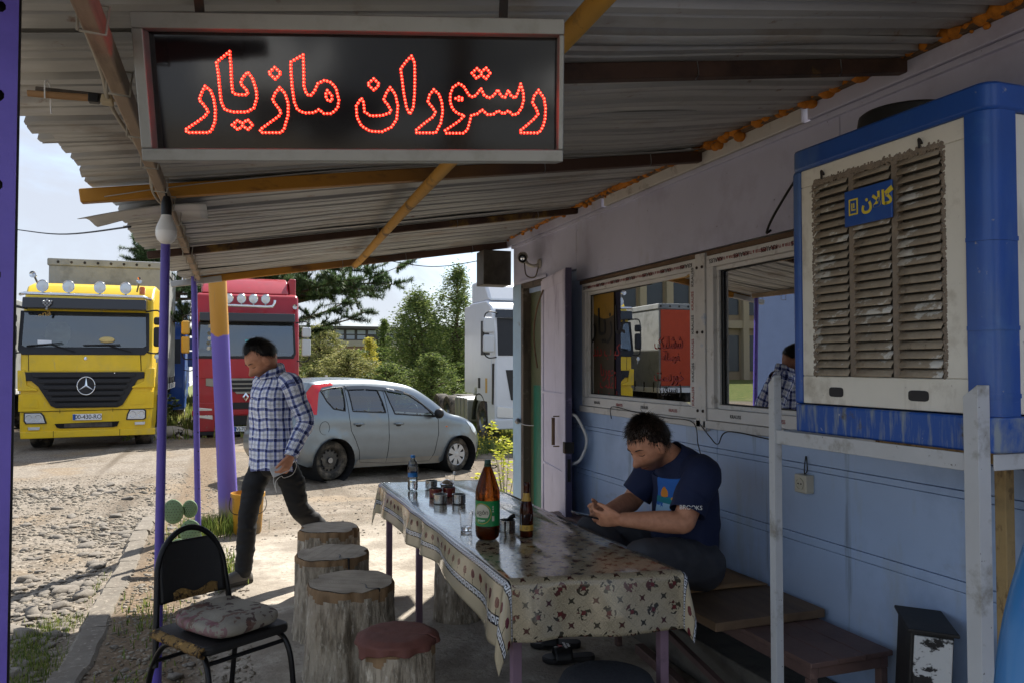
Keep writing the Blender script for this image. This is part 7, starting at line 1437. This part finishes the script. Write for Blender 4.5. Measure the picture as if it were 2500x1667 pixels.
# ---- walking man
def walker():
    base = Vector((.275, 5.80, 0)); Fh = Vector((math.sin(rad(19.7)), math.cos(rad(19.7)), 0)); Rh = Vector((Fh.y, -Fh.x, 0)); ray = (Fh-.30*Rh).normalized(); pl = Vector((-ray.y, ray.x, 0))
    def face(deg): a = rad(deg); return (pl*math.cos(a)-ray*math.sin(a)).normalized()
    F = face(31); S = Vector((-F.y, F.x, 0)); g0 = 0.
    root = empty('person', base, label='standing man in blue plaid shirt and black trousers looking down while walking', cat='person'); W = lambda f, s, z: base+F*f+S*s+Vector((0, 0, z))
    Mh = head_frame(W(.095, .0, 1.548), face(26)*.80+Vector((0, 0, -.60)), (0, 0, 1)) @ Matrix.Scale(1.15, 4)
    m = MB(); add_head(m, Mh); limb(m, [W(.0, 0, 1.40), W(.035, 0, 1.47), W(.075, 0, 1.52)], [(.062, .062), (.056, .058), (.058, .06)])
    limb(m, [W(0, 0, .84), W(.0, 0, 1.0), W(.01, 0, 1.2), W(.0, 0, 1.36)], [(.11, .14), (.10, .13), (.10, .15), (.08, .13)])
    shL, elL, wrL = W(-.02, .172, 1.385), W(-.10, .24, 1.115), W(.015, .25, .895); shR, elR, wrR = W(-.03, -.175, 1.385), W(-.16, -.20, 1.12), W(-.14, -.17, .88)
    for a, b, c in ((shL, elL, wrL), (shR, elR, wrR)): limb(m, [a, b], [.05, .04]); limb(m, [b, b.lerp(c, .3), c], [.041, .043, .027]); m_ = a.lerp(W(0, 0, 1.38), .5); limb(m, [a, m_], [.055, .06])
    hd = (W(.06, .245, .78)-wrL); tips = hand(m, wrL, hd, (-S*.55+F*.2), F, (.55, .62, .66, .7), .8, 1.06, .05); hand(m, wrR, (W(-.12, -.16, .78)-wrR), S, F, (.4, .45, .5, .5), .5, 1.0)
    kR, aR = W(.13, -.095, .47), W(.165, -.10, .095); kL, aL = W(-.14, .10, .49), W(-.40, .11, .24)
    for hp, k, a in ((W(0, -.09, .86), kR, aR), (W(0, .09, .86), kL, aL)): limb(m, [hp, k], [.06, .045]); limb(m, [k, k.lerp(a, .35), a], [.045, .045, .032])
    me = remesh(m, .0055, 3, .4); beard_attr(me, Mh); me.materials.append(MATS['skin_brown']); body = mkobj('body', me, smooth=2); inv_parent(body, root)
    h = hair_cap(None, Mh, 'hair_black', lambda x, y: (.62+.10*sstep(.25, .6, abs(x)) if y > .40 else (-.15 if y < -.30 else .62-.77*(1-(y+.30)/.70)))-(.12 if abs(x) > .88 and -.1 < y < .3 else 0), .009, 3); inv_parent(h, root); h.location = (0, 0, 0)
    nb = len(bpy.data.objects); tmp = empty('facial_hair', parent=None); face_bits(tmp, Mh, 'hair_black'); inv_parent(tmp, root)
    # trousers
    m = MB(); limb(m, [W(.0, 0, .80), W(0, 0, .90), W(0, 0, .98)], [(.10, .15), (.095, .145), (.08, .13)], 24)
    limb(m, [W(.01, -.085, .84), W(.09, -.095, .66), kR, kR.lerp(aR, .4), aR-Vector((0, 0, .015))], [(.088, .088), .085, .068, .066, .060], 20); limb(m, [W(-.01, .085, .84), W(-.09, .098, .68), kL, kL.lerp(aL, .4), aL], [(.088, .088), .086, .07, .068, .06], 20)
    for v in range(len(m.v)):
        p = Vector(m.v[v]); n = noise.noise(Vector((p.x*7, p.y*7, p.z*17)))*.012; m.v[v] = (p.x+n, p.y+n*.5, p.z)
    me = remesh(m, .009, 3); me.materials.append(MATS['trouser_black'])
    wrinkle(me, lambda c: noise.noise(Vector((c.x*16, c.y*16, c.z*38)))*.0055+noise.noise(Vector((c.x*9, c.y*9, c.z*20+3)))*.005)
    inv_parent(mkobj('trousers', me, smooth=2), root)
    # shirt torso
    rows = [(.775, .006, .146, .188), (.80, .006, .146, .188), (.86, .005, .144, .186), (.95, .005, .138, .182), (1.05, .01, .128, .180), (1.15, .018, .130, .186), (1.24, .022, .130, .192), (1.31, .02, .124, .194), (1.36, .01, .112, .188), (1.395, .0, .098, .168), (1.42, -.002, .088, .130), (1.44, .004, .08, .092), (1.455, .012, .074, .074)]
    zs = np.linspace(rows[0][0], rows[-1][0], 48); R_ = np.array(rows); n = 64; m = MB(); uvs = []
    for z in zs:
        c, ry, rx = (np.interp(z, R_[:, 0], R_[:, i])*(1, 1, .97, .92)[i] for i in (1, 2, 3))
        for j in range(n+1):
            a = 2*math.pi*j/n; co_, si = math.cos(a), math.sin(a); fo = .012*noise.noise(Vector((co_*1.7, si*1.7, z*5)))+.010*noise.noise(Vector((co_*4, si*4, z*11)))*(1 if z < 1.3 else .4)+.012*math.sin(a*7+z*4)*sstep(1.0, .78, z)*.5
            hem = .012*math.sin(2*a)*sstep(.86, .775, z); m.v.append(tuple(W(c+(ry+fo)*math.copysign(abs(si)**.86, si), (rx+fo)*math.copysign(abs(co_)**.86, co_), z+hem))); uvs.append((a*.165+.007*noise.noise(Vector((co_*3, si*3, z*7))), z+.009*noise.noise(Vector((co_*3+5, si*3, z*6)))))
    m.f = [(i*(n+1)+j, i*(n+1)+j+1, (i+1)*(n+1)+j+1, (i+1)*(n+1)+j) for i in range(len(zs)-1) for j in range(n)]; m.mi = [0]*len(m.f); sh = m.build('shirt', 'plaid_shirt', None, smooth=2, solid=.003); set_uv(sh.data, uvs); inv_parent(sh, root)
    for a, b, c, sd in ((shL, elL, wrL, 1), (shR, elR, wrR, -1)):
        P, R = dense([a-S*sd*.05+Vector((0, 0, .012)), a+S*sd*.018-Vector((0, 0, .02)), a.lerp(b, .5), b, b.lerp(c, .5), c.lerp(b, .06), c+(c-b).normalized()*.01], [(.06, .072), (.073, .075), (.066, .066), (.060, .06), (.054, .054), (.046, .046), (.041, .041)], 9)
        m, uv = uvtube(P, R, 28, up=F, fold=.075, seed=sd*3); o = m.build('sleeve', 'plaid_shirt', None, smooth=2, solid=.003); set_uv(o.data, uv); inv_parent(o, root)
        m, uv = uvtube([c.lerp(b, .16), c.lerp(b, .02), c+(c-b).normalized()*.012], [.046, .044, .0425], 24, up=F); o = m.build('cuff', 'plaid_shirt', None, smooth=2, solid=.004); set_uv(o.data, uv); inv_parent(o, root)
    m = MB(); uv = []
    for i in range(33):
        a = math.pi*(-.42+1.84*i/32)-math.pi/2-math.pi*0; a = math.pi/2+.16+(2*math.pi-.32)*i/32; co_, si = math.cos(a), math.sin(a)
        for r, z, q in ((.070, 1.445, 0), (.072, 1.485+.012*(si < 0), .045), (.084, 1.478+.01*(si < 0), .055), (.098, 1.435-.012*max(0, si), .1)): m.v.append(tuple(W(.022+r*si*1.0, r*co_*1.02, z+.02*(-si)))); uv.append((a*.09, q))
    m.f = [(i*4+j, i*4+j+1, (i+1)*4+j+1, (i+1)*4+j) for i in range(32) for j in range(3)]; m.mi = [0]*len(m.f); o = m.build('collar', 'plaid_shirt', None, smooth=2, solid=.003); set_uv(o.data, uv); inv_parent(o, root)
    m = MB()
    for z in np.linspace(.84, 1.36, 7):
        c, ry = (np.interp(z, R_[:, 0], R_[:, i]) for i in (1, 2)); m.ball(tuple(W(c+ry+.012, -.012, z)), .0055, 8, 6)
    o = m.build('shirt_buttons', 'plate_white', None, smooth=2); inv_parent(o, root); tag(o, kind='stuff')
    m = MB(); zc = 1.26; c, ry, rx = (np.interp(zc, R_[:, 0], R_[:, i]) for i in (1, 2, 3))
    tmp = empty('footwear'); shoe(tmp, aR-F*.06-Vector((0, 0, .095)), F, (0, 0, 1)); shoe(tmp, aL-F*.10-Vector((0, 0, .045)), (F*.62-Vector((0, 0, .78))), (F*.78+Vector((0, 0, .62)))); inv_parent(tmp, root)
    # phone and earphones
    pc = wrL+hd.normalized()*.098-S*.026+F*.022; Mp = basis(pc, F*.85-Vector((0, 0, .35))-S*.3, -S*.25+Vector((0, 0, .35))+F*.3)
    ph = empty('mobile_phone', pc, label='white phone with trailing earphone cord in the walking man hand', cat='phone'); o = MB().prism(rrect(-.07, -.034, .07, .034, .01), -.004, .004, Mp).build('body', 'phone_silver', None, smooth=True, bevel=.002); inv_parent(o, ph); o = MB().prism(rrect(-.058, -.031, .058, .031, .004), .0041, .0048, Mp).build('screen', 'phone_black', None); inv_parent(o, ph)
    o = MB().tube(smoothpath([pc+F*.05, pc+F*.055-Vector((0, 0, .08)), pc+F*.02-S*.02-Vector((0, 0, .16)), pc+F*.03-S*.02-Vector((0, 0, .09)), pc-Vector((0, 0, .05)), pc-F*.05-S*.04-Vector((0, 0, .07)), pc-F*.11-S*.03-Vector((0, 0, .05)), pc-F*.12-Vector((0, 0, -.01)), pc-F*.10+Vector((0, 0, .06))]), .0018, 6).build('earphone_cord', 'cord_white', None, smooth=2); inv_parent(o, ph)
    root.scale = (1.015,)*3; ph.location = base+(pc-base)*1.015
walker()
# ---- seated man
def sitter():
    base = Vector((2.12, 3.22, .5)); root = empty('person', base, label='seated man in navy t-shirt bent over his phone on the bench', cat='person'); V = Vector
    fw = V((-.90, -.06, -.43)); Mh = head_frame((1.825, 3.205, 1.165), V((-.86, -.22, -.50)), (0, 0, 1)) @ Matrix.Scale(1.1, 4)
    m = MB(); add_head(m, Mh); limb(m, [V((2.0, 3.225, 1.05)), V((1.93, 3.215, 1.10)), V((1.87, 3.21, 1.13))], [.07, .064, .064])
    limb(m, [V((2.07, 3.24, .60)), V((2.07, 3.24, .8)), V((2.04, 3.23, .98))], [(.11, .13), (.11, .14), (.09, .13)])
    shL, elL, wrL = V((1.985, 3.035, 1.035)), V((1.87, 2.985, .835)), V((1.60, 3.05, .855)); shR, elR, wrR = V((1.985, 3.40, 1.035)), V((1.86, 3.45, .85)), V((1.61, 3.23, .85))
    for a, b, c in ((shL, elL, wrL), (shR, elR, wrR)): limb(m, [a, b], [.06, .05]); limb(m, [b, b.lerp(c, .3), c], [.05, .05, .031]); limb(m, [a, V((2.02, 3.22, 1.02))], [.06, .07])
    ph = V((1.475, 3.13, .865)); hand(m, wrL, (-.10, .055, .0), (.1, .75, .35), (-.1, .1, .9), (.6, .75, .85, .9), 1.0, 1.0, .03); hand(m, wrR, (-.10, -.045, .01), (.1, -.75, .4), (-.1, 0, .9), (.6, .75, .85, .85), 1.0, 1.0, .03)
    hL, kL, aL = V((2.05, 3.12, .60)), V((1.63, 2.93, .715)), V((1.86, 3.28, .56)); hR, kR, aR = V((2.05, 3.36, .60)), V((1.66, 3.50, .72)), V((1.80, 3.12, .54))
    for h_, k, a in ((hL, kL, aL), (hR, kR, aR)): limb(m, [h_, k], [.085, .055]); limb(m, [k, a], [.055, .036])
    me = remesh(m, .0055, 3, .4); beard_attr(me, Mh); me.materials.append(MATS['skin_tan']); inv_parent(mkobj('body', me, smooth=2), root)
    h = hair_cap(None, Mh, 'hair_brown', lambda x, y: (.50 if y > .45 else (-.25 if y < -.25 else .50-.75*(1-(y+.25)/.7)))-(.20 if abs(x) > .8 and y > -.05 else 0), .008, 8, fringe=0, strands=800, slen=.022); inv_parent(h, root)
    tmp = empty('facial_hair'); face_bits(tmp, Mh, 'hair_brown'); inv_parent(tmp, root)
    m = MB(); limb(m, [V((2.07, 3.17, .59)), V((2.07, 3.24, .60)), V((2.07, 3.31, .59))], [(.12, .11)]*3, 24); limb(m, [hL, hL.lerp(kL, .5), kL], [.12, .105, .082], 20); limb(m, [kL, kL.lerp(aL, .5), aL], [.08, .07, .058], 18); limb(m, [hR, hR.lerp(kR, .5), kR], [.12, .105, .08], 20); limb(m, [kR, kR.lerp(aR, .5), aR], [.08, .07, .058], 18)
    me = remesh(m, .009, 4); me.materials.append(MATS['trouser_grey'])
    wrinkle(me, lambda c: noise.noise(c*14)*.007+noise.noise(c*30)*.003)
    inv_parent(mkobj('trousers', me, smooth=2), root)
    # t-shirt: rings along the curved spine
    sp = [((2.03, 3.235, .545), .145, .175), ((2.03, 3.235, .62), .148, .18), ((2.03, 3.235, .72), .146, .182), ((2.03, 3.23, .82), .142, .185), ((2.03, 3.228, .92), .135, .19), ((2.01, 3.225, .995), .12, .19), ((1.995, 3.222, 1.045), .105, .175), ((1.96, 3.22, 1.085), .085, .12), ((1.935, 3.218, 1.11), .074, .082)]
    P = smoothpath([s[0] for s in sp], 6); Rr = smoothpath([(s[1], s[2], 0) for s in sp], 6); n = 56; m = MB(); uvs = []; L_ = 0
    for i, (p, r) in enumerate(zip(P, Rr)):
        d = (P[min(i+1, len(P)-1)]-P[max(i-1, 0)]).normalized(); y = V((0, 1, 0)); x = y.cross(d).normalized(); L_ += (P[i]-P[i-1]).length if i else 0
        for j in range(n+1):
            a = 2*math.pi*j/n-math.pi; f = 1+.045*noise.noise(V((math.cos(a)*2, math.sin(a)*2, L_*10)))+.05*noise.noise(V((math.cos(a)*4, math.sin(a)*4, L_*22)))*sstep(.45, .1, L_); q = p-x*r.x*f*math.cos(a)+y*r.y*f*math.sin(a); m.v.append(tuple(q)); uvs.append((a*.19+.0, L_))
    m.f = [(i*(n+1)+j, i*(n+1)+j+1, (i+1)*(n+1)+j+1, (i+1)*(n+1)+j) for i in range(len(P)-1) for j in range(n)]; m.mi = [0]*len(m.f); o = m.build('t_shirt', 'tshirt_navy', None, smooth=2, solid=.004); set_uv(o.data, uvs); inv_parent(o, root)
    for a, b, s in ((shL, elL, -1), (shR, elR, 1)):
        e = a.lerp(b, .80); PP, RR = dense([a+V((.04, -s*.075, .01)), a+V((0, s*.015, -.015)), a.lerp(b, .45), e], [(.075, .09), (.082, .084), (.078, .078), (.079, .079)], 8); m, uv = uvtube(PP, RR, 28, up=(1, 0, 0), fold=.07, seed=s*4); o = m.build('sleeve', 'tshirt_sleeve', None, smooth=2, solid=.004); inv_parent(o, root)
        if s < 0:
            t = text('lettering', 'BROOKS', 'white_letters', basis(a.lerp(b, .62)+V((-.045, -.079, 0)), (.92, -.25, -.05), (.12, .1, 1)), .026, None, .001); inv_parent(t, root)
    pho = empty('mobile_phone', ph, label='dark phone held in the seated man hands', cat='phone'); Mp = basis(ph, (-.9, 0, .25), (0, 1, 0)); o = MB().prism(rrect(-.07, -.035, .07, .035, .01), -.004, .004, Mp).build('body', 'phone_black', None, smooth=True, bevel=.002); inv_parent(o, pho)
sitter()
# ---- dog asleep beside the red truck
pm('dog_white', '#b5ada0', .9, layers=[('#1d1a18', 1.6, .60, .62), ('#8f8678', 9, .5, .7)], bump=.4, bscale=60)
def dog():
    x, y = -1.5, 20.55; z = gz(x, y); V = Vector; b = V((x, y, z)); m = MB()
    limb(m, [b+V((-.42, 0, .13)), b+V((-.15, .02, .15)), b+V((.15, 0, .16)), b+V((.32, -.02, .15))], [(.13, .12), (.14, .13), (.155, .14), (.11, .11)]); limb(m, [b+V((.32, -.02, .15)), b+V((.48, -.06, .13))], [.09, .075]); limb(m, [b+V((.5, -.07, .12)), b+V((.57, -.09, .10))], [.09, .075]); limb(m, [b+V((.6, -.11, .085)), b+V((.70, -.15, .06))], [.05, .035])
    limb(m, [b+V((.22, -.1, .10)), b+V((.3, -.28, .05)), b+V((.38, -.42, .035))], [.055, .038, .03]); limb(m, [b+V((-.35, -.08, .11)), b+V((-.22, -.26, .06)), b+V((-.4, -.36, .04)), b+V((-.25, -.45, .03))], [.085, .06, .035, .03]); limb(m, [b+V((-.5, .0, .09)), b+V((-.65, -.1, .04)), b+V((-.72, -.24, .025))], [.035, .025, .018])
    for s in (-1, 1): limb(m, [b+V((.5, -.05+s*.06, .19)), b+V((.49, -.05+s*.085, .16))], [.028, .018])
    me = remesh(m, .016, 3); me.materials.append(MATS['dog_white']); o = mkobj('dog', me, smooth=2); tag(o, 'white dog with dark patches lying asleep by the red truck', 'dog')
dog()
# ---------------------------------------------------------------- trees, bushes, far buildings
def leafmat(name, a, b, c): pm(name, b, .6, fn=fgrass(a, b, c), spec=.25)
leafmat('leaf_dark', '#3a4a24', '#53632f', '#74803f'); leafmat('leaf_mid', '#465730', '#5f6f3c', '#858e50'); leafmat('leaf_olive', '#5f6638', '#838552', '#a9a46c'); leafmat('leaf_yellow', '#8f8a35', '#aea648', '#cbbf5c'); leafmat('needle', '#2f4328', '#4a6039', '#728459')
for q_ in ('leaf_dark', 'leaf_mid', 'leaf_olive', 'leaf_yellow', 'weed_yellow'): translucent(q_, .45)
translucent('needle', .25)
pm('bark', '#5a4a3c', .9, layers=[('#3a2f27', 8, .45, .65, (1, 1, .3))], bump=.6, bscale=20)
def tree(x, y, label, cat, h, w, mat, trunk_h, n, leaf, seed, kind='tree', shape='round', vertical=.6):
    rnd = random.Random(seed); z0 = gz(x, y)-.05; o = empty(kind, (x, y, z0), label=label, cat=cat, group='trees and bushes behind the yard'); tr = MB(); lf = MB(); cl = []
    limbs = 7 if cat == 'tree' else 9
    tr.tube(smoothpath([(0, 0, 0), (.1*rnd.gauss(0, 1), .1, h*.3), (.15*rnd.gauss(0, 1), 0, h*.62), (.1*rnd.gauss(0, 1), 0, h*.86)], 4), [max(.012, .035*h*(1-i/13)) for i in range(13)], 7)
    n = int(n*2.2); leaf *= .62; nclump = int(n/46)
    for k in range(nclump):
        t = rnd.random(); zz = trunk_h+(h-trunk_h)*t
        if shape == 'cone': rad_ = w*(1-t)**.8+.05
        elif shape == 'poplar': rad_ = w*(math.sin(math.pi*min(1, .12+t*.86)))**.7
        else: rad_ = w*math.sqrt(max(.02, 1-(2*t-.85)**2*.8))
        a = rnd.random()*6.283; r = rad_*rnd.random()**.45; r *= .75+.5*noise.noise(Vector((math.cos(a)*1.5+seed, math.sin(a)*1.5, t*3))); c = Vector((r*math.cos(a), r*math.sin(a), zz)); cl.append(c)
        cr_ = rnd.uniform(.10, .20)*min(w, h*.4)
        if k % 4 == 0: tr.tube([(0, 0, max(.1*h, zz-.35*r-.1)), tuple(c*.5+Vector((0, 0, zz*.5-.1*r))), tuple(c)], [.012*h*.5+.01, .01*h*.4+.005, .004], 5)
        for _ in range(46):
            d = Vector((rnd.gauss(0, 1), rnd.gauss(0, 1), rnd.gauss(0, vertical))); d = d*(cr_*.6); p = c+d; s = leaf*rnd.uniform(.6, 1.35); X1, Y1, Z1_ = frame((rnd.gauss(0, 1), rnd.gauss(0, 1), rnd.gauss(.4, .8)))
            lf.add([p-X1*s, p-Y1*s*.42, p+X1*s, p+Y1*s*.42], [(0, 1, 2, 3)])
    tr.build('trunk', 'bark', o, smooth=2); tag(lf.build('crown', mat, o), kind='stuff'); return o
def pine(x, y, label, h, seed, w=4.2, low=.34):
    rnd = random.Random(seed); z0 = gz(x, y)-.1; o = empty('pine_tree', (x, y, z0), label=label, cat='tree', group='trees and bushes behind the yard'); tr = MB(); nd = MB()
    tr.tube(smoothpath([(0, 0, 0), (.1, 0, h*.3), (-.1, .1, h*.6), (.15, 0, h*.95)], 5), [.24*(1-.8*i/15)+.03 for i in range(16)], 10)
    def tuft(p, d, s):
        d = Vector(d).normalized()
        for _ in range(20):
            v = (d*.9+Vector((rnd.gauss(0, .6), rnd.gauss(0, .6), rnd.gauss(.12, .6)))).normalized()*s*rnd.uniform(.7, 1.2); x_, y_, _z = frame(v); ww = .015; nd.add([p-x_*ww, p+x_*ww, p+v], [(0, 1, 2)])
    for b in range(34):
        t = rnd.random()**.8; zb = h*(low+(.97-low)*t); a = rnd.random()*6.283 if b > 5 else (-.35+.25*b); ln = w*(1-.55*t)*rnd.uniform(.65, 1.05); rise = rnd.uniform(-.05, .45); d = Vector((math.cos(a), math.sin(a), 0)); pts = [Vector((0, 0, zb))]
        for i in range(1, 6): pts.append(Vector((0, 0, zb))+d*ln*i/5+Vector((rnd.gauss(0, .08), rnd.gauss(0, .08), ln*rise*(i/5)**1.3-.03*i)))
        tr.tube(pts, [.075, .06, .05, .038, .026, .012], 6)
        for i in range(1, 6):
            for _ in range(7 if i > 1 else 3):
                q = pts[i]+Vector((rnd.gauss(0, .10), rnd.gauss(0, .1), 0)); e = (d*rnd.uniform(.1, .9)+Vector((rnd.gauss(0, .7), rnd.gauss(0, .7), rnd.uniform(-.15, .6)))).normalized(); L2 = rnd.uniform(.35, .85); end = q+e*L2; tr.tube([pts[i], q+e*L2*.5, end], [.014, .01, .005], 4)
                for k in range(8): u = .2+.8*k/7; tuft(q+e*L2*u, e, .20)
    tr.build('trunk', 'bark', o, smooth=2); tag(nd.build('crown', 'needle', o), kind='stuff'); return o
pine(1.15, 27.5, 'large dark pine spreading behind the red truck', 7.6, 4, 5.2, .34); pine(-2.2, 36, 'pine whose tips show above the yellow truck trailer', 7.2, 11, 3.4, .4)
T_ = tree
T_(7.7, 33.9, 'leafy willow like tree in the middle of the field edge', 'tree', 4.9, 1.9, 'leaf_mid', .6, 8200, .10, 21, 'leafy_tree', 'poplar', 1.2); T_(9.74, 34.75, 'tall slender tree just left of the white truck', 'tree', 6.2, 1.4, 'leaf_mid', .6, 6800, .09, 22, 'leafy_tree', 'poplar', 1.3); T_(10.2, 39, 'dense dark tree behind the slender one', 'tree', 3.6, 2.3, 'leaf_dark', .3, 6000, .11, 23, 'leafy_tree')
T_(9.1, 49.8, 'small dark conifer in front of the far factory', 'tree', 4.5, 1.3, 'leaf_dark', .3, 3600, .09, 24, 'conifer_tree', 'cone'); T_(3.45, 33.8, 'round grey green bush beside the red truck mirror', 'bush', 3.4, 1.5, 'leaf_olive', .2, 6200, .08, 25, 'bush')
T_(4.2, 30.4, 'wide olive bush behind the car roof', 'bush', 2.4, 2.0, 'leaf_olive', .0, 7600, .075, 26, 'bush'); T_(5.5, 28.9, 'pale green bush right of the wide olive bush', 'bush', 1.9, 1.5, 'leaf_mid', .0, 5600, .07, 27, 'bush'); T_(6.75, 27.4, 'bright green shrub near the car bonnet', 'bush', 2.3, 1.2, 'leaf_mid', .0, 5600, .07, 28, 'bush'); T_(5.9, 36.1, 'yellowing autumn shrub below the factory wall', 'bush', 3.0, .8, 'leaf_yellow', .3, 2200, .07, 29, 'bush'); T_(8.3, 29.6, 'low mixed bush left of the white truck', 'bush', 1.9, 1.5, 'leaf_dark', .0, 5200, .07, 30, 'bush'); T_(2.5, 26.6, 'low straggly bush behind the red truck side', 'bush', 1.6, 1.1, 'leaf_olive', .0, 4200, .06, 31, 'bush'); T_(6.9, 40, 'broad dark thicket in front of the brick wall', 'bush', 2.6, 3.0, 'leaf_dark', .0, 5200, .10, 34, 'bush'); T_(3.6, 42, 'green thicket left of the conifer', 'bush', 2.5, 2.6, 'leaf_mid', .0, 4200, .10, 35, 'bush')
T_(-2.0, 24.6, 'weedy green bush between the blue and red trucks', 'bush', 1.0, .7, 'leaf_mid', .0, 1800, .05, 32, 'bush'); T_(15.5, 36, 'dark bush filling the gap behind the white truck', 'bush', 4.0, 2.4, 'leaf_dark', .1, 3600, .11, 33, 'bush')
m = MB()
tw = empty('flowering_weeds', (4.8, 15.8, -.36), label='patch of weeds with yellow flowers by the white truck', cat='weeds')
st = MB(); fl = MB()
for _ in range(420):
    x, y = random.gauss(.1, .8), random.gauss(.4, .45); h = random.uniform(.1, .42); st.add([(x-.008, y, 0), (x+.008, y, 0), (x+.05, y, h)], [(0, 1, 2)])
    leafset(st, (x, y, h*.5), .06, 4, .035)
    if random.random() < .45: leafset(fl, (x+.05, y, h), .02, 5, .02)
tag(st.build('weed_leaves', 'leaf_mid', tw), kind='stuff'); tag(fl.build('weed_flowers', 'flower_yellow', tw), kind='stuff')
# far factory behind the field
pm('brick_far', '#8a6c60', .9, var=.1, vscale=.8, layers=[('#6f5a52', 3, .5, .7)]); pm('conc_far', '#948c82', .9, var=.1); pm('pane_far', '#98a0a4', .5); pm('roof_far', '#4a4743', .8); pm('beige_wall', '#a08c72', .9, var=.08, vscale=.5); pm('beige_pillar', '#b5a389', .9)
fa = empty('factory_building', (16, 92, 0), label='long low brick factory with a glazed roof strip beyond the bushes', cat='building')
MB().b2((-26, 0, -.3), (60, 14, 3.6)).build('wall', 'brick_far', fa); MB().b2((-26.2, -.2, 3.6), (60.2, 14, 4.3)).build('parapet', 'conc_far', fa); MB().b2((-24, 2, 4.3), (56, 12, 5.7)).build('clerestory', 'roof_far', fa); MB().b2((-25, 1.2, 5.7), (58, 13, 6.0)).build('roof', 'roof_far', fa)
first = None
for k in range(62):
    for r in range(2):
        if first is None: first = MB().b2((0, 1.93, 0), (.95, 2.0, .45)).build('pane', 'pane_far', fa, loc=(-23.8, 0, 4.5)); continue
        if random.random() < .13: continue
        o = copyobj(first, fa); o.location = (-23.8+k*1.28, 0, 4.5+.6*r)
# beige building seen only in the window panes
be = empty('columned_building', (-34, 60, -.3), label='beige two storey building reflected in the window panes', cat='building')
MB().b2((-24, 0, 0), (15.5, 10, 11)).build('wall', 'beige_wall', be); MB().b2((-24.3, -.6, 10.4), (15.8, 10, 11.3)).build('cornice', 'beige_pillar', be); MB().b2((-24.2, -.4, 5.0), (15.7, .2, 5.7)).build('string_course', 'beige_pillar', be)
p1 = p2_ = None
for k in range(16):
    x = -23+2.5*k
    if p1 is None: p1 = MB().b2((-.3, -.5, 0), (.3, 0, 10.4)).build('pillar', 'beige_pillar', be, loc=(x, 0, 0)); p2_ = MB().b2((.5, -.05, 6.2), (2.0, .0, 9.6)).build('window', 'visor_smoke', be, loc=(x, 0, 0)); p3_ = MB().b2((.5, -.05, 1.2), (2.0, .0, 4.4)).build('window', 'visor_smoke', be, loc=(x, 0, 0))
    else:
        for q in (p1, p2_, p3_): o = copyobj(q, be); o.location = (x, 0, 0)
for x, y, h in ((2.7, 24.5, 1.5), (4.8, 26.0, 1.3)): tag(MB().b2((x-.04, y-.04, gz(x, y)-.1), (x+.04, y+.04, gz(x, y)+h)).build('fence_post', 'white_letters', bevel=.01), 'pale marker post %s in the field' % ('next to the red truck mirror' if x < 4 else 'right of the red truck among bushes'), 'post', 'marker posts in the field')
# reflected-side trees near the camera back, low hills on the horizon
pm('hill', '#5b6b52', .95, var=.15, vscale=.02)
mb = MB(); mb.grid(lambda u, v: (-500+1300*u, 520+60*v, -2+(8+26*abs(noise.noise(Vector((u*5, 1, 0))))+10*noise.noise(Vector((u*16, 3, 0))))*math.sin(math.pi*v*.5)), 90, 4); tag(mb.build('hills', 'hill', smooth=2), kind='structure')

pine(-2.6, -10.5, 'pine behind the camera, reflected in the dark sign face', 6.5, 31, 3.2, .45)
